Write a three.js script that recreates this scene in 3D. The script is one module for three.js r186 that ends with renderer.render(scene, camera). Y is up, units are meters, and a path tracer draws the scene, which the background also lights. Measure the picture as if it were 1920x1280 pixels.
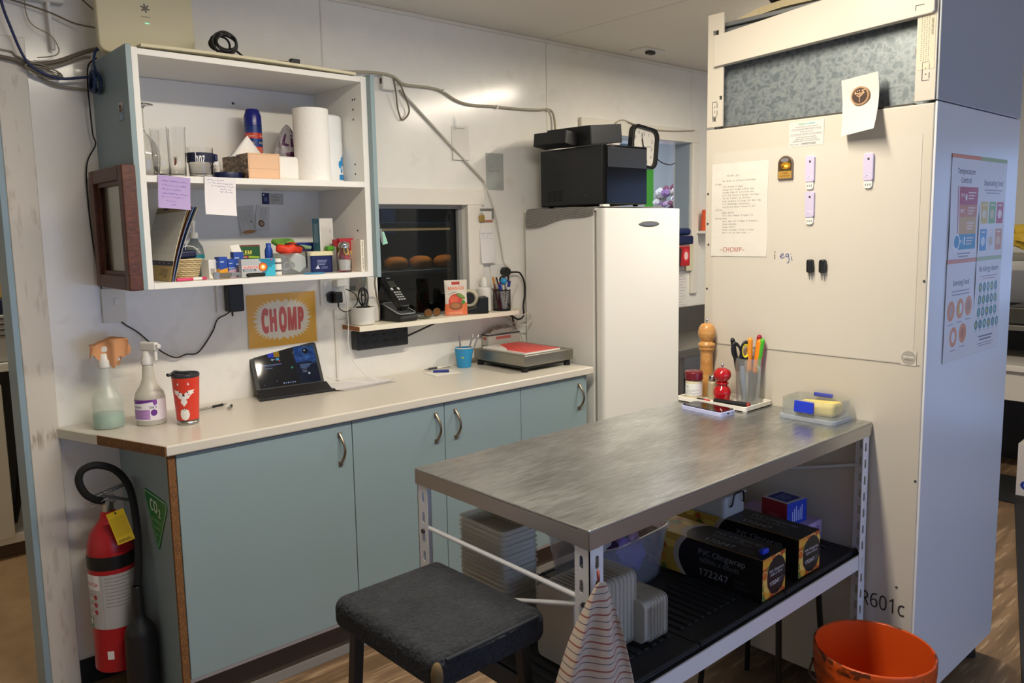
import * as THREE from 'three';
import { RoundedBoxGeometry } from 'three/addons/geometries/RoundedBoxGeometry.js';
import { mergeGeometries, mergeVertices } from 'three/addons/utils/BufferGeometryUtils.js';
import { RectAreaLightUniformsLib } from 'three/addons/lights/RectAreaLightUniformsLib.js';

RectAreaLightUniformsLib.init();
const scene = new THREE.Scene();
const renderer = new THREE.WebGLRenderer({ antialias: true });
renderer.toneMapping = THREE.LinearToneMapping;
renderer.toneMappingExposure = 0.84;
renderer.shadowMap.enabled = true;

// ---------------------------------------------------------------- camera
const FOCAL = 1490.9;                                   // pixels of a 1920 x 1280 frame
const camera = new THREE.PerspectiveCamera(2 * Math.atan(640 / FOCAL) * 180 / Math.PI, 1.5, 0.05, 60);
camera.position.set(-0.7531, 1.5106, 2.8853);
camera.rotation.set(-0.1211, -0.725, -0.0184, 'YXZ');
camera.setViewOffset(1920, 1280, 4, 27, 1920, 1280);

// ---------------------------------------------------------------- sky (seen only through the openings) and lamps
scene.background = new THREE.Color().setRGB(1.22, 1.75, 3.0);
const LAMP_COLOUR = new THREE.Color().setRGB(1.0, 0.90, 0.74);
const LAMP_POWER = 112, KITCHEN_LAMP_POWER = 120;
const CEIL = 2.431;

// ---------------------------------------------------------------- helpers
const R = Math.PI / 180;
let seed = 7;
const ORD = ['first', 'second', 'third', 'fourth', 'fifth', 'sixth', 'seventh', 'eighth', 'ninth', 'tenth', 'eleventh', 'twelfth', 'thirteenth', 'fourteenth', 'fifteenth', 'sixteenth', 'seventeenth', 'eighteenth', 'nineteenth', 'twentieth', 'twenty-first', 'twenty-second'];
const rnd = () => { seed = (seed * 16807) % 2147483647; return seed / 2147483647; };
const rr = (a, b) => a + (b - a) * rnd();
const used = {};
function numbered(n) { const k = used[n] = (used[n] ?? -1) + 1; return k ? `${n}_${String(k).padStart(3, '0')}` : n; }
function place(o, pos, rot) { o.position.set(...(pos ?? [0, 0, 0])); if (rot) o.rotation.set(...rot); return o; }
function M(parent, name, geo, mat, pos, rot) {
  const m = new THREE.Mesh(geo, mat); m.name = name; m.castShadow = m.receiveShadow = true; place(m, pos, rot); parent.add(m); return m;
}
function T(name, label, category, pos, turn = 0, group) {
  const g = new THREE.Group(); g.name = numbered(name); place(g, pos, [0, turn, 0]); g.userData = { label, category };
  if (group) g.userData.group = group; scene.add(g); return g;
}
function one(name, label, category, geo, mat, pos, rot, group) {
  const m = M(scene, numbered(name), geo, mat, pos, rot); m.userData = { label, category }; if (group) m.userData.group = group; return m;
}
function S(name, label, geo, mat, pos, rot) { const m = M(scene, numbered(name), geo, mat, pos, rot); m.userData = { kind: 'structure', label, category: name.split('_')[0] }; return m; }
const rb = (w, h, d, r = 0.003, s = 2) => new RoundedBoxGeometry(w, h, d, s, Math.min(r, w * .49, h * .49, d * .49));
const bx = (w, h, d) => new THREE.BoxGeometry(w, h, d);
// box from its two corners
function span(x0, x1, y0, y1, z0, z1, r = 0) { const g = r ? rb(x1 - x0, y1 - y0, z1 - z0, r) : bx(x1 - x0, y1 - y0, z1 - z0); g.translate((x0 + x1) / 2, (y0 + y1) / 2, (z0 + z1) / 2); return g; }
const cyl = (r0, r1, h, n = 24, open = false) => new THREE.CylinderGeometry(r0, r1, h, n, 1, open);
const lathe = (pts, n = 36) => new THREE.LatheGeometry(pts.map(([x, y]) => new THREE.Vector2(x, y)), n);
const tube = (pts, r, n, rad = 8, closed = false) => new THREE.TubeGeometry(new THREE.CatmullRomCurve3(pts.map((p) => new THREE.Vector3(...p)), closed, 'catmullrom', 0.5), n ?? pts.length * 8, r, rad, closed);
const bar = (a, b, r, n = 10) => { const A = new THREE.Vector3(...a), B = new THREE.Vector3(...b); return new THREE.TubeGeometry(new THREE.LineCurve3(A, B), 1, r, n, false); };
const mv = (g, x, y, z) => g.translate(x, y, z);
const join = (l) => mergeGeometries(l.map((g) => { const q = g.index ? g.toNonIndexed() : g; for (const k of Object.keys(q.attributes)) if (!['position', 'normal', 'uv'].includes(k)) q.deleteAttribute(k); q.clearGroups?.(); return q; }));
function extrude(pts, depth, bevel = 0, holes = [], seg = 2) {
  const s = new THREE.Shape(pts.map(([x, y]) => new THREE.Vector2(x, y)));
  for (const h of holes) s.holes.push(new THREE.Path(h.map(([x, y]) => new THREE.Vector2(x, y))));
  return new THREE.ExtrudeGeometry(s, { depth, bevelEnabled: bevel > 0, bevelSize: bevel, bevelThickness: bevel, bevelOffset: -bevel, bevelSegments: seg, curveSegments: 10 });
}
function roundRect(w, h, r, n = 6) { const p = []; for (const [cx, cy, a] of [[w / 2 - r, h / 2 - r, 0], [-w / 2 + r, h / 2 - r, 90], [-w / 2 + r, -h / 2 + r, 180], [w / 2 - r, -h / 2 + r, 270]]) for (let i = 0; i <= n; i++) { const t = (a + 90 * i / n) * R; p.push([cx + r * Math.cos(t), cy + r * Math.sin(t)]); } return p; }
// metric uv by the way each face points
function metric(g) {
  const q = g.index ? g.toNonIndexed() : g, p = q.attributes.position, n = q.attributes.normal, uv = new Float32Array(p.count * 2);
  for (let i = 0; i < p.count; i++) {
    const ax = Math.abs(n.getX(i)), ay = Math.abs(n.getY(i)), az = Math.abs(n.getZ(i));
    if (ax >= ay && ax >= az) { uv[2 * i] = p.getZ(i); uv[2 * i + 1] = p.getY(i); } else if (ay >= az) { uv[2 * i] = p.getX(i); uv[2 * i + 1] = p.getZ(i); } else { uv[2 * i] = p.getX(i); uv[2 * i + 1] = p.getY(i); }
  }
  q.setAttribute('uv', new THREE.BufferAttribute(uv, 2)); return q;
}
// a sheet of paper standing in its own xy plane (front towards +z), with real thickness and a bend z = f(u, v), u and v in -0.5..0.5
function sheet(w, h, bend = () => 0, t = 0.0005, nx = 10, ny = 12) {
  const g = new THREE.BoxGeometry(w, h, t, nx, ny, 1), p = g.attributes.position;
  for (let i = 0; i < p.count; i++) p.setZ(i, p.getZ(i) + bend(p.getX(i) / w, p.getY(i) / h));
  g.computeVertexNormals(); return g;
}

// ---------------------------------------------------------------- procedural textures
const hash = (x, y, s) => { let n = Math.imul(x, 374761393) + Math.imul(y, 668265263) + Math.imul(s, 974634777); n = Math.imul(n ^ (n >>> 13), 1274126177); return ((n ^ (n >>> 16)) >>> 0) / 4294967295; };
function vnoise(x, y, s, px, py) {
  const xi = Math.floor(x), yi = Math.floor(y), fx = x - xi, fy = y - yi, sx = fx * fx * (3 - 2 * fx), sy = fy * fy * (3 - 2 * fy), w = (i, p) => p ? ((i % p) + p) % p : i;
  const a = hash(w(xi, px), w(yi, py), s), b = hash(w(xi + 1, px), w(yi, py), s), c = hash(w(xi, px), w(yi + 1, py), s), d = hash(w(xi + 1, px), w(yi + 1, py), s);
  return a + (b - a) * sx + (c - a) * sy + (a - b - c + d) * sx * sy;
}
function fbm(u, v, fx, fy, s, oct = 4) { let t = 0, a = .5, m = 0; for (let i = 0; i < oct; i++) { t += a * vnoise(u * fx, v * fy, s + i, fx, fy); m += a; a *= .5; fx *= 2; fy *= 2; } return t / m; }
function dataTex(W, H, f, { srgb = true, rx = 1, ry = 1 } = {}) {
  const d = new Uint8Array(W * H * 4);
  for (let y = 0; y < H; y++) for (let x = 0; x < W; x++) { const c = f(x / W, y / H), i = (y * W + x) * 4; for (let k = 0; k < 3; k++) d[i + k] = Math.max(0, Math.min(255, Math.round(255 * (c.length ? c[k] : c)))); d[i + 3] = 255; }
  const t = new THREE.DataTexture(d, W, H); t.magFilter = THREE.LinearFilter; t.minFilter = THREE.LinearMipmapLinearFilter; t.generateMipmaps = true; t.wrapS = t.wrapT = THREE.RepeatWrapping; if (srgb) t.colorSpace = THREE.SRGBColorSpace; t.repeat.set(rx, ry); t.needsUpdate = true; return t;
}
function ct(W, H, f) { const c = document.createElement('canvas'); c.width = W; c.height = H; const g = c.getContext('2d'); f(g, W, H); const t = new THREE.CanvasTexture(c); t.colorSpace = THREE.SRGBColorSpace; t.anisotropy = 8; return t; }
const mix = (a, b, t) => a.map((x, i) => x + (b[i] - x) * t);
const sm = (a, b, x) => { const t = Math.max(0, Math.min(1, (x - a) / (b - a))); return t * t * (3 - 2 * t); };
function txt(g, s, x, y, font, fill, align = 'center') { g.font = font; g.fillStyle = fill; g.textAlign = align; g.textBaseline = 'middle'; g.fillText(s, x, y); }
function fr(g, x, y, w, h, c) { g.fillStyle = c; g.fillRect(x, y, w, h); }
function disc(g, x, y, rx, ry, c) { g.fillStyle = c; g.beginPath(); g.ellipse(x, y, rx, ry, 0, 0, 7); g.fill(); }
function poly(g, pts, c) { g.fillStyle = c; g.beginPath(); pts.forEach(([x, y], i) => i ? g.lineTo(x, y) : g.moveTo(x, y)); g.closePath(); g.fill(); }

const std = (c, roughness = .5, metalness = 0, o = {}) => new THREE.MeshStandardMaterial({ color: c, roughness, metalness, ...o });
const phy = (c, roughness = .5, o = {}) => new THREE.MeshPhysicalMaterial({ color: c, roughness, ...o });
const print = (t, roughness = .55, o = {}) => new THREE.MeshStandardMaterial({ map: t, roughness, ...o });

const scuffTex = dataTex(512, 512, (u, v) => { const d = sm(.62, .8, fbm(u, v, 7, 7, 31)) * .008 + sm(.72, .82, fbm(u, v, 22, 22, 41, 3)) * .02, n = (fbm(u, v, 40, 40, 3, 3) - .5) * .02; return [.935 - d + n, .925 - d * 1.15 + n, .895 - d * 1.5 + n]; }, { rx: .55, ry: .55 });
const ripple = dataTex(256, 256, (u, v) => fbm(u, v, 5, 5, 77, 3), { srgb: false, rx: 1.2, ry: 1.2 });
const m = {
  wall: phy(0xffffff, .17, { map: scuffTex, bumpMap: ripple, bumpScale: .0006 }),
  ceiling: std(0xebe7dc, .7),
  trim: phy(0xe4dfd4, .35),
  white: phy(0xeeece6, .35), carcass: phy(0xf1efe9, .38), plasticWhite: phy(0xe9e7e0, .42), black: phy(0x0d0e10, .42), blackGloss: phy(0x07080b, .12), blackRubber: std(0x111214, .8),
  blue: phy(0x8ca1a7, .42), chip: null, steel: std(0xb9b7b1, .3, 1), chrome: std(0xd6d6d6, .12, 1), handle: std(0x9a8c7c, .3, 1), paper: std(0xeeebe4, .8), grey: std(0x8a8a88, .5), darkGrey: std(0x3a3b3e, .55), navy: phy(0x101a45, .4),
  glass: new THREE.MeshPhysicalMaterial({ color: 0xfdfdfd, roughness: .03, transmission: 1, thickness: 0, ior: 1.5 }),
  clear: new THREE.MeshPhysicalMaterial({ color: 0xeef0f0, roughness: .16, transmission: .9, thickness: 0, ior: 1.45 }),
  frost: new THREE.MeshPhysicalMaterial({ color: 0xe6e8ea, roughness: .5, transmission: .6, thickness: 0, ior: 1.45 }),
};
m.chip = std(0xffffff, .9, 0, { map: dataTex(256, 256, (u, v) => { const n = fbm(u, v, 40, 40, 5, 3), q = vnoise(u * 90, v * 90, 9, 90, 90); return mix([.30, .19, .10], [.60, .42, .25], n * .7 + q * .4); }, { rx: 6, ry: 6 }) });
const woodTex = (a, b, s, rx, ry) => dataTex(256, 256, (u, v) => { const n = fbm(u, v, 3, 40, s, 4), k = fbm(u, v, 8, 120, s + 5, 2); return mix(a, b, Math.min(1, Math.max(0, n * 1.1 - .1 + (k - .5) * .5))); }, { rx, ry });

// ================================================================ THE ROOM
const X0 = -2.3, X1 = 5.2, Z1 = 4.7, W = .12;
// floor: wood-look vinyl with pale streaks running along x
const floorTex = dataTex(1024, 1024, (u, v) => {
  const a = fbm(u, v, 5, 44, 11, 4), b = fbm(u, v, 12, 150, 21, 3), c = fbm(u, v, 3, 3, 4, 3);
  let k = mix([.44, .35, .26], [.56, .45, .34], sm(.3, .7, a)); k = mix(k, [.78, .69, .56], sm(.55, .72, b) * .6 * sm(.35, .6, a)); return mix(k, [.36, .29, .22], (c - .4) * .5);
}, { rx: .8, ry: .8 });
S('floor', 'brown wood-look vinyl floor with pale streaks', metric(span(X0, X1, -.1, 0, -.06, Z1)), phy(0xffffff, .42, { map: floorTex }));
// ceiling of large sheets with an open joint between them
{
  const c = S('ceiling', 'pale grey sheeted ceiling with thin joints', metric(span(X0, X1, CEIL + .006, CEIL + .12, -W, Z1)), std(0x6f6c66, .9));
  for (const [a, b] of [[X0, .84], [.843, 2.056], [2.060, 3.6], [3.603, X1]]) M(c, 'ceiling_panel', span(a, b, CEIL, CEIL + .007, 0, Z1), m.ceiling);
}
// back wall with doorway, window and serving hatch
const DOOR = [-1.08, -.262, 2.055], WIN = [1.045, 1.545, 1.105, 1.632], HATCH = [2.60, 3.262, 1.46, 2.005];
{
  const w = S('wall_back', 'glossy white sheeted wall behind the counter', metric(join([
    span(X0, DOOR[0], 0, CEIL + .01, -W, 0), span(DOOR[0], DOOR[1], DOOR[2], CEIL + .01, -W, 0), span(DOOR[1], WIN[0], 0, CEIL + .01, -W, 0),
    span(WIN[0], WIN[1], 0, WIN[2], -W, 0), span(WIN[0], WIN[1], WIN[3], CEIL + .01, -W, 0), span(WIN[1], HATCH[0], 0, CEIL + .01, -W, 0),
    span(HATCH[0], HATCH[1], 0, HATCH[2], -W, 0), span(HATCH[0], HATCH[1], HATCH[3], CEIL + .01, -W, 0), span(HATCH[1], X1, 0, CEIL + .01, -W, 0)])), m.wall);
  for (const x of [.849, 2.075, 3.268]) M(w, 'joint_strip', span(x - .004, x + .004, x < 1 ? 2.09 : x < 3 ? 1.75 : 1.95, CEIL - .012, 0, .0025, .001), m.trim);
  M(w, 'ceiling_bead', span(X0, X1, CEIL - .016, CEIL, 0, .012, .004), m.trim);
}
S('wall_left', 'white wall at the end of the room', span(X0 - .1, X0, 0, CEIL, -W, Z1 + .1), m.wall);
const FW = [-.6, 2.2, .35, 1.85];
{
  S('wall_front', 'white wall behind the viewer with a wide window', join([span(X0, FW[0], 0, CEIL, Z1, Z1 + .1), span(FW[1], X1, 0, CEIL, Z1, Z1 + .1), span(FW[0], FW[1], 0, FW[2], Z1, Z1 + .1), span(FW[0], FW[1], FW[3], CEIL, Z1, Z1 + .1)]), m.wall);
  const w = T('window_2', 'wide front window behind the viewer', 'window', [0, 0, 0]); w.userData.kind = 'structure';
  M(w, 'window_frame', join([span(FW[0], FW[1], FW[2], FW[2] + .05, Z1 + .02, Z1 + .08), span(FW[0], FW[1], FW[3] - .05, FW[3], Z1 + .02, Z1 + .08), span(FW[0], FW[0] + .05, FW[2] + .05, FW[3] - .05, Z1 + .02, Z1 + .08), span(FW[1] - .05, FW[1], FW[2] + .05, FW[3] - .05, Z1 + .02, Z1 + .08), span(.78, .82, FW[2] + .05, FW[3] - .05, Z1 + .02, Z1 + .08)]), m.trim);
  M(w, 'pane', span(FW[0] + .05, .78, FW[2] + .05, FW[3] - .05, Z1 + .048, Z1 + .052), m.glass); M(w, 'pane', span(.82, FW[1] - .05, FW[2] + .05, FW[3] - .05, Z1 + .048, Z1 + .052), m.glass);
}
const GD = [2.35, 3.55, .02, 2.05];
S('wall_right', 'white wall at the far end of the kitchen with a glazed door', join([span(X1, X1 + .1, 0, CEIL, -W, GD[0]), span(X1, X1 + .1, 0, CEIL, GD[1], Z1 + .1), span(X1, X1 + .1, GD[3], CEIL, GD[0], GD[1])]), m.wall);
{
  const d = T('door_1', 'glazed outer door in the far kitchen wall', 'door', [0, 0, 0]); d.userData.kind = 'structure';
  M(d, 'door_frame', join([span(X1 + .02, X1 + .07, 0, .09, GD[0], GD[1]), span(X1 + .02, X1 + .07, 1.96, 2.05, GD[0], GD[1]), span(X1 + .02, X1 + .07, .09, 1.96, GD[0], GD[0] + .08), span(X1 + .02, X1 + .07, .09, 1.96, GD[1] - .08, GD[1])]), m.trim);
  M(d, 'pane', span(X1 + .043, X1 + .047, .09, 1.96, GD[0] + .08, GD[1] - .08), m.glass);
}
// doorway on the left: worn white architrave, blue-painted lining
{
  const wear = dataTex(256, 512, (u, v) => { const n = fbm(u, v, 6, 30, 51, 4), k = sm(.60, .80, n) * .14 + (sm(.40, .425, v) * sm(.445, .425, v)) * sm(.45, .7, fbm(u, v, 14, 40, 8, 3)) * .4; return mix([.86, .83, .78], [.42, .33, .25], k); });
  const g = span(-.262, -.176, 0, 2.055, 0, .014, .004), p = g.attributes.position, uv = g.attributes.uv; for (let i = 0; i < p.count; i++) uv.setXY(i, (p.getX(i) + .262) / .086, p.getY(i) / 2.055);
  S('trim_1', 'scuffed white architrave beside the doorway', g, phy(0xffffff, .5, { map: wear }));
  S('trim_2', 'white board across the top of the doorway', span(-1.2, -.176, 2.056, 2.125, 0, .014, .004), m.trim);
  S('trim_3', 'pale blue painted door lining with chipped edge', join([span(-.2805, -.2625, 0, 2.054, -.118, .017, .002), span(-1.06, -.281, 2.036, 2.054, -.118, .017, .002)]), phy(0x93aab4, .35));
}
// the room beyond the doorway
{
  const beige = dataTex(256, 256, (u, v) => mix([.62, .50, .36], [.74, .62, .47], fbm(u, v, 9, 9, 61, 4)), { rx: 1.5, ry: 1.5 });
  S('floor_back_room', 'beige marbled vinyl floor through the doorway', metric(span(X0, .9, -.1, -.001, -3.2, -.061)), phy(0xffffff, .5, { map: beige }));
  S('wall_back_room', 'pale walls of the room through the doorway', join([span(X0, .9, 0, CEIL, -3.3, -3.2), span(.9, 1.0, 0, CEIL, -3.2, -W), span(X0 - .1, X0, 0, CEIL, -3.2, -W)]), m.wall);
  S('ceiling_back_room', 'pale ceiling of the room through the doorway', span(X0, 1, CEIL, CEIL + .1, -3.3, -W), m.ceiling);
  const lp = T('ceiling_light', 'slim ceiling batten light in the room through the doorway', 'lamp', [-.6, CEIL - .05, -1.2]);
  M(lp, 'lamp_body', rb(.9, .045, .07, .01), m.white, [0, .026, 0]); M(lp, 'lamp_tube', rb(.86, .02, .03, .008), new THREE.MeshStandardMaterial({ color: 0xffffff, emissive: 0xfff4e0, emissiveIntensity: 3 }), [0, -.008, 0]);
  const l = new THREE.RectAreaLight(LAMP_COLOUR, 90, .86, .05); l.position.set(-.6, CEIL - .075, -1.2); l.rotation.x = -Math.PI / 2; l.castShadow = true; l.name = 'back_room_light'; scene.add(l);
}
// ceiling battens: the two fluorescent fittings that light the room (both above the frame or behind the tall fridge)
function batten(label, x, z, turn, power, L = 1.2) {
  const g = T('ceiling_light', label, 'lamp', [x, CEIL, z], turn);
  M(g, 'lamp_body', rb(L + .04, .05, .11, .012), m.white, [0, -.026, 0]);
  for (const s of [-1, 1]) { const t = cyl(.014, .014, L - .02, 16); t.rotateZ(Math.PI / 2); M(g, 'lamp_tube', t, new THREE.MeshStandardMaterial({ color: 0xffffff, emissive: 0xfff0d4, emissiveIntensity: 9 }), [0, -.066, s * .03]); }
  const l = new THREE.RectAreaLight(LAMP_COLOUR, power, L - .02, .10); l.position.set(x, CEIL - .084, z); l.rotation.set(-Math.PI / 2, 0, turn); l.castShadow = true; l.name = 'batten_light'; scene.add(l);
}
batten('twin tube ceiling light above the steel table', .50, 1.66, 0, LAMP_POWER, 1.3);
batten('twin tube ceiling light over the kitchen beyond the tall fridge', 2.60, 1.43, Math.PI / 2, KITCHEN_LAMP_POWER);
// window over the little shelf
{
  const w = T('window_1', 'dark internal window above the small wall shelf', 'window', [0, 0, 0]); w.userData.kind = 'structure';
  const [a, b, c, d] = WIN;
  M(w, 'window_frame', span(a - .03, b + .10, d - .004, d + .066, .0005, .02, .004), m.trim);          // head board
  M(w, 'window_frame', span(b - .002, b + .085, c + .035, d - .004, .0005, .02, .004), m.trim);          // right board
  M(w, 'window_frame', span(a - .045, a + .004, c + .035, d - .004, .0005, .02, .004), m.trim);          // left board
  M(w, 'window_sash', join([span(a, a + .02, c, d, -.07, -.03), span(b - .02, b, c, d, -.07, -.03), span(a + .02, b - .02, d - .02, d, -.07, -.03), span(a + .02, b - .02, c, c + .04, -.07, -.03)]), phy(0x9a9a96, .4));
  M(w, 'pane', span(a + .02, b - .02, c + .04, d - .02, -.052, -.048), new THREE.MeshPhysicalMaterial({ color: 0x8d979c, roughness: .04, transmission: 1, thickness: 0, ior: 1.5 }));
}
// the dim shop seen through that window: shelves and a bread display
{
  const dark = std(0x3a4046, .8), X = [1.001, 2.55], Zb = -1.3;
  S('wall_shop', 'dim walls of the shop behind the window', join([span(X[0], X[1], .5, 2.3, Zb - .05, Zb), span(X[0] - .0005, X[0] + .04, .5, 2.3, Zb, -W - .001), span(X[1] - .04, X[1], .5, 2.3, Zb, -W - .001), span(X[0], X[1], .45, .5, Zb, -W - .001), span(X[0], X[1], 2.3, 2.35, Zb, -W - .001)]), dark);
  const r = T('display_rack', 'dark wire display rack seen through the window', 'rack', [1.75, .5, -.75]);
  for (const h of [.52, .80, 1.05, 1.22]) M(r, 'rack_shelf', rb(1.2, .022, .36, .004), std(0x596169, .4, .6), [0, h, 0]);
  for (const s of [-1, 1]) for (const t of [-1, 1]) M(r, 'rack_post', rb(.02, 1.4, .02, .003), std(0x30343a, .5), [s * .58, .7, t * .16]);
  const dl = T('display_lamp', 'warm strip lamp under the rack shelf behind the window', 'lamp', [1.62, 1.525, -.66]); M(dl, 'lamp_strip', rb(.7, .012, .02, .004), new THREE.MeshStandardMaterial({ color: 0xffffff, emissive: 0xffc070, emissiveIntensity: 2 })); const dll = new THREE.RectAreaLight(new THREE.Color().setRGB(1, .72, .38), 80, .68, .03); dll.position.set(1.62, 1.514, -.66); dll.rotation.x = -Math.PI / 2; dll.castShadow = true; dll.name = 'display_lamp_light'; scene.add(dll);
  const sp = T('ceiling_light', 'dim panel light of the shop behind the window', 'lamp', [1.8, 2.29, -.45]); M(sp, 'lamp_panel', rb(.5, .012, .2, .003), new THREE.MeshStandardMaterial({ color: 0xffffff, emissive: 0xbcd6ff, emissiveIntensity: 1 })); const spl = new THREE.RectAreaLight(new THREE.Color().setRGB(.6, .8, 1), 40, .48, .18); spl.position.set(1.8, 2.276, -.45); spl.rotation.x = -Math.PI / 2; spl.castShadow = true; spl.name = 'shop_panel_light'; scene.add(spl);
  const bread = std(0xffffff, .7, 0, { map: dataTex(128, 128, (u, v) => mix([.62, .30, .08], [.95, .66, .22], fbm(u, v, 5, 5, 33, 4))) });
  const loaf = lathe([[0, -.055], [.03, -.055], [.042, -.03], [.045, 0], [.042, .03], [.03, .055], [0, .055]], 18); loaf.rotateZ(Math.PI / 2); loaf.scale(1, .8, 1);
  for (let i = 0; i < 6; i++) one('bread_loaf', `golden bread loaf behind the window, ${ORD[i]} from the cupboard side`, 'bread', loaf, bread, [1.3 + i * .16, .5 + .80 + .047, -.70], [0, rr(-.3, .3), 0], 'bread loaves behind the window');
  for (let i = 0; i < 2; i++) { const t = one('display_tub', ['terracotta tub under the bread behind the window', 'brown tub under the bread nearer the window frame'][i], 'tub', lathe([[0, 0], [.08, 0], [.11, .17], [.105, .17], [.076, .006], [0, .006]], 28), std([0x9a4a28, 0x6e5136][i], .6), [1.42 + i * .24, .5 + .531, -.72]); }
  for (const [x, w, c, l] of [[1.55, .08, 0x9fb9c4, 'tall pale blue panel seen through the window'], [1.9, .1, 0x4f7fae, 'tall blue panel seen through the window']]) one('display_board', l, 'board', rb(w, .7, .02, .003), std(c, .6), [x, 1.85, -1.2]);
}
// serving hatch by the fridge
{
  const [a, b, c, d] = HATCH, t = m.trim;
  S('trim_4', 'white frame boards around the serving hatch', join([span(a - .3, b + .07, d, d + .075, .0005, .022, .004), span(b, b + .062, c - .35, d, .0005, .022, .004), span(a - .06, a, c, d, .0005, .022, .004)]), t);
  S('wall_cafe', 'white walls of the room beyond the serving hatch', join([span(2.56, 5.2, .6, 2.4, -1.65, -1.6), span(5.15, 5.2, .6, 2.4, -1.6, -W - .001), span(2.551, 2.60, .6, 2.4, -1.6, -W - .001), span(2.56, 5.2, 2.38, 2.42, -1.6, -W - .001), span(2.56, 5.2, .55, .6, -1.6, -W - .001)]), std(0xe6ebf2, .6));
  one('green_banner', 'bright green upright strip beyond the serving hatch', 'panel', rb(.10, 1.2, .02, .003), std(0x62c940, .5), [4.87, 1.5, -1.585]);
  S('trim_8', 'grey blue lining of the serving hatch', join([span(b - .010, b, c - .35, d, -.10, -.0005), span(a, a + .01, c, d, -.10, -.0005)]), phy(0x8e9aa2, .45));
  one('blue_box', 'slate blue box beyond the hatch behind the clock', 'box', rb(.22, .16, .1, .004), std(0x55788f, .5), [3.28, 1.98, -.62]);
  const l = new THREE.RectAreaLight(new THREE.Color().setRGB(.9, .95, 1), 9, 1.2, .3); l.position.set(3.9, 2.33, -.8); l.rotation.x = -Math.PI / 2; l.castShadow = true; l.name = 'cafe_panel_light'; scene.add(l);
  const lp = T('ceiling_light', 'flat panel light in the room beyond the serving hatch', 'lamp', [3.9, 2.36, -.8]); M(lp, 'lamp_body', rb(1.22, .02, .32, .004), m.white, [0, .008, 0]); M(lp, 'lamp_panel', rb(1.18, .008, .28, .002), new THREE.MeshStandardMaterial({ color: 0xffffff, emissive: 0xeef4ff, emissiveIntensity: 2 }), [0, -.008, 0]);
  // flowers on a cabinet
  one('side_cabinet', 'white cabinet under the flowers beyond the hatch', 'cabinet', rb(1.0, .858, .4, .008), std(0xdde2e8, .5), [4.5, 1.03, -1.1]);
  const f = T('flower_bouquet', 'bunch of lilac and white flowers beyond the serving hatch', 'flowers', [4.50, 1.46, -1.05]);
  M(f, 'vase', lathe([[0, 0], [.05, 0], [.075, .06], [.05, .13], [.045, .13], [.07, .06], [0, .01]], 20), std(0x2c2620, .6));
  const petal = new THREE.IcosahedronGeometry(1, 1), pp = petal.attributes.position; for (let i = 0; i < pp.count; i++) { const k = .75 + .5 * hash(Math.round(pp.getX(i) * 50), Math.round(pp.getY(i) * 50) + Math.round(pp.getZ(i) * 50), 3); pp.setXYZ(i, pp.getX(i) * k, pp.getY(i) * k, pp.getZ(i) * k); } petal.computeVertexNormals();
  const cols = [0x8a6a9a, 0xb298b8, 0xd8d4d6, 0xc9c2ba, 0x7c4a62, 0xe0dcdc].map((c) => std(c, .8));
  for (let i = 0; i < 60; i++) { const a = rr(0, 6.28), e = rr(-.2, 1.4), q = rr(.6, 1); const b = M(f, 'blossom', petal, cols[i % 6], [Math.cos(a) * Math.cos(e) * .14 * q, .22 + Math.sin(e) * .17 * q, Math.sin(a) * Math.cos(e) * .14 * q]); b.scale.setScalar(rr(.018, .034)); }
}

// ================================================================ COUNTER
const CT = .9, CB = .867, DC = .511;
{
  const w = T('worktop', 'long cream laminate worktop with an angled left end', 'worktop', [0, 0, 0]);
  // plan (x, z): the left end is cut at an angle
  const plan = [[-.182, .004], [1.843, .004], [1.843, DC], [-.003, DC]];
  const g = extrude(plan.map(([x, z]) => [x, -z]), CT - CB - .002, .0075, [], 4); g.rotateX(-Math.PI / 2); g.translate(0, CB + .0075 * 0 + .0085, 0);
  // trim so that the slab runs CB..CT
  const bb = new THREE.Box3().setFromBufferAttribute(g.attributes.position); g.scale(1, (CT - CB) / (bb.max.y - bb.min.y), 1); const b2 = new THREE.Box3().setFromBufferAttribute(g.attributes.position); g.translate(0, CT - b2.max.y, 0);
  M(w, 'top', metric(g), phy(0xd6d0c4, .28, { bumpMap: dataTex(256, 256, (u, v) => fbm(u, v, 60, 60, 91, 2), { srgb: false, rx: 4, ry: 4 }), bumpScale: .0002 }));
  const ang = Math.atan2(-.003 + .182, DC - .004), L = Math.hypot(.179, .507), e = (t) => [-.182 + .179 * t, .004 + .507 * t];
  const core = (t0, t1, y0, y1, mat, name, th = .004) => { const [xa, za] = e(t0), [xb, zb] = e(t1); const q = M(w, name, metric(rb(th, y1 - y0, L * (t1 - t0), .001)), mat, [(xa + xb) / 2 - .002, (y0 + y1) / 2, (za + zb) / 2], [0, ang, 0]); return q; };
  core(.34, .995, CB + .001, CT - .002, m.chip, 'chipboard_edge').userData.label = 'raw brown chipboard edge';
  core(.0, .40, CB + .001, CT - .002, phy(0xd5d2c0, .5), 'edge_strip', .005).userData.label = 'torn cream edging strip';
}
function archHandle(parent, x, z, y0, y1) {
  const pts = []; for (let i = 0; i <= 10; i++) { const t = i / 10; pts.push([x + .004 * Math.sin(t * Math.PI), y0 + (y1 - y0) * t, z + .003 + .026 * Math.sin(t * Math.PI)]); }
  const g = tube(pts, .0048, 30, 8); return M(parent, 'handle', join([g, span(x - .007, x + .007, y0 - .006, y0 + .010, z - .004, z + .006, .002), span(x - .007, x + .007, y1 - .010, y1 + .006, z - .004, z + .006, .002)]), m.handle);
}
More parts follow.
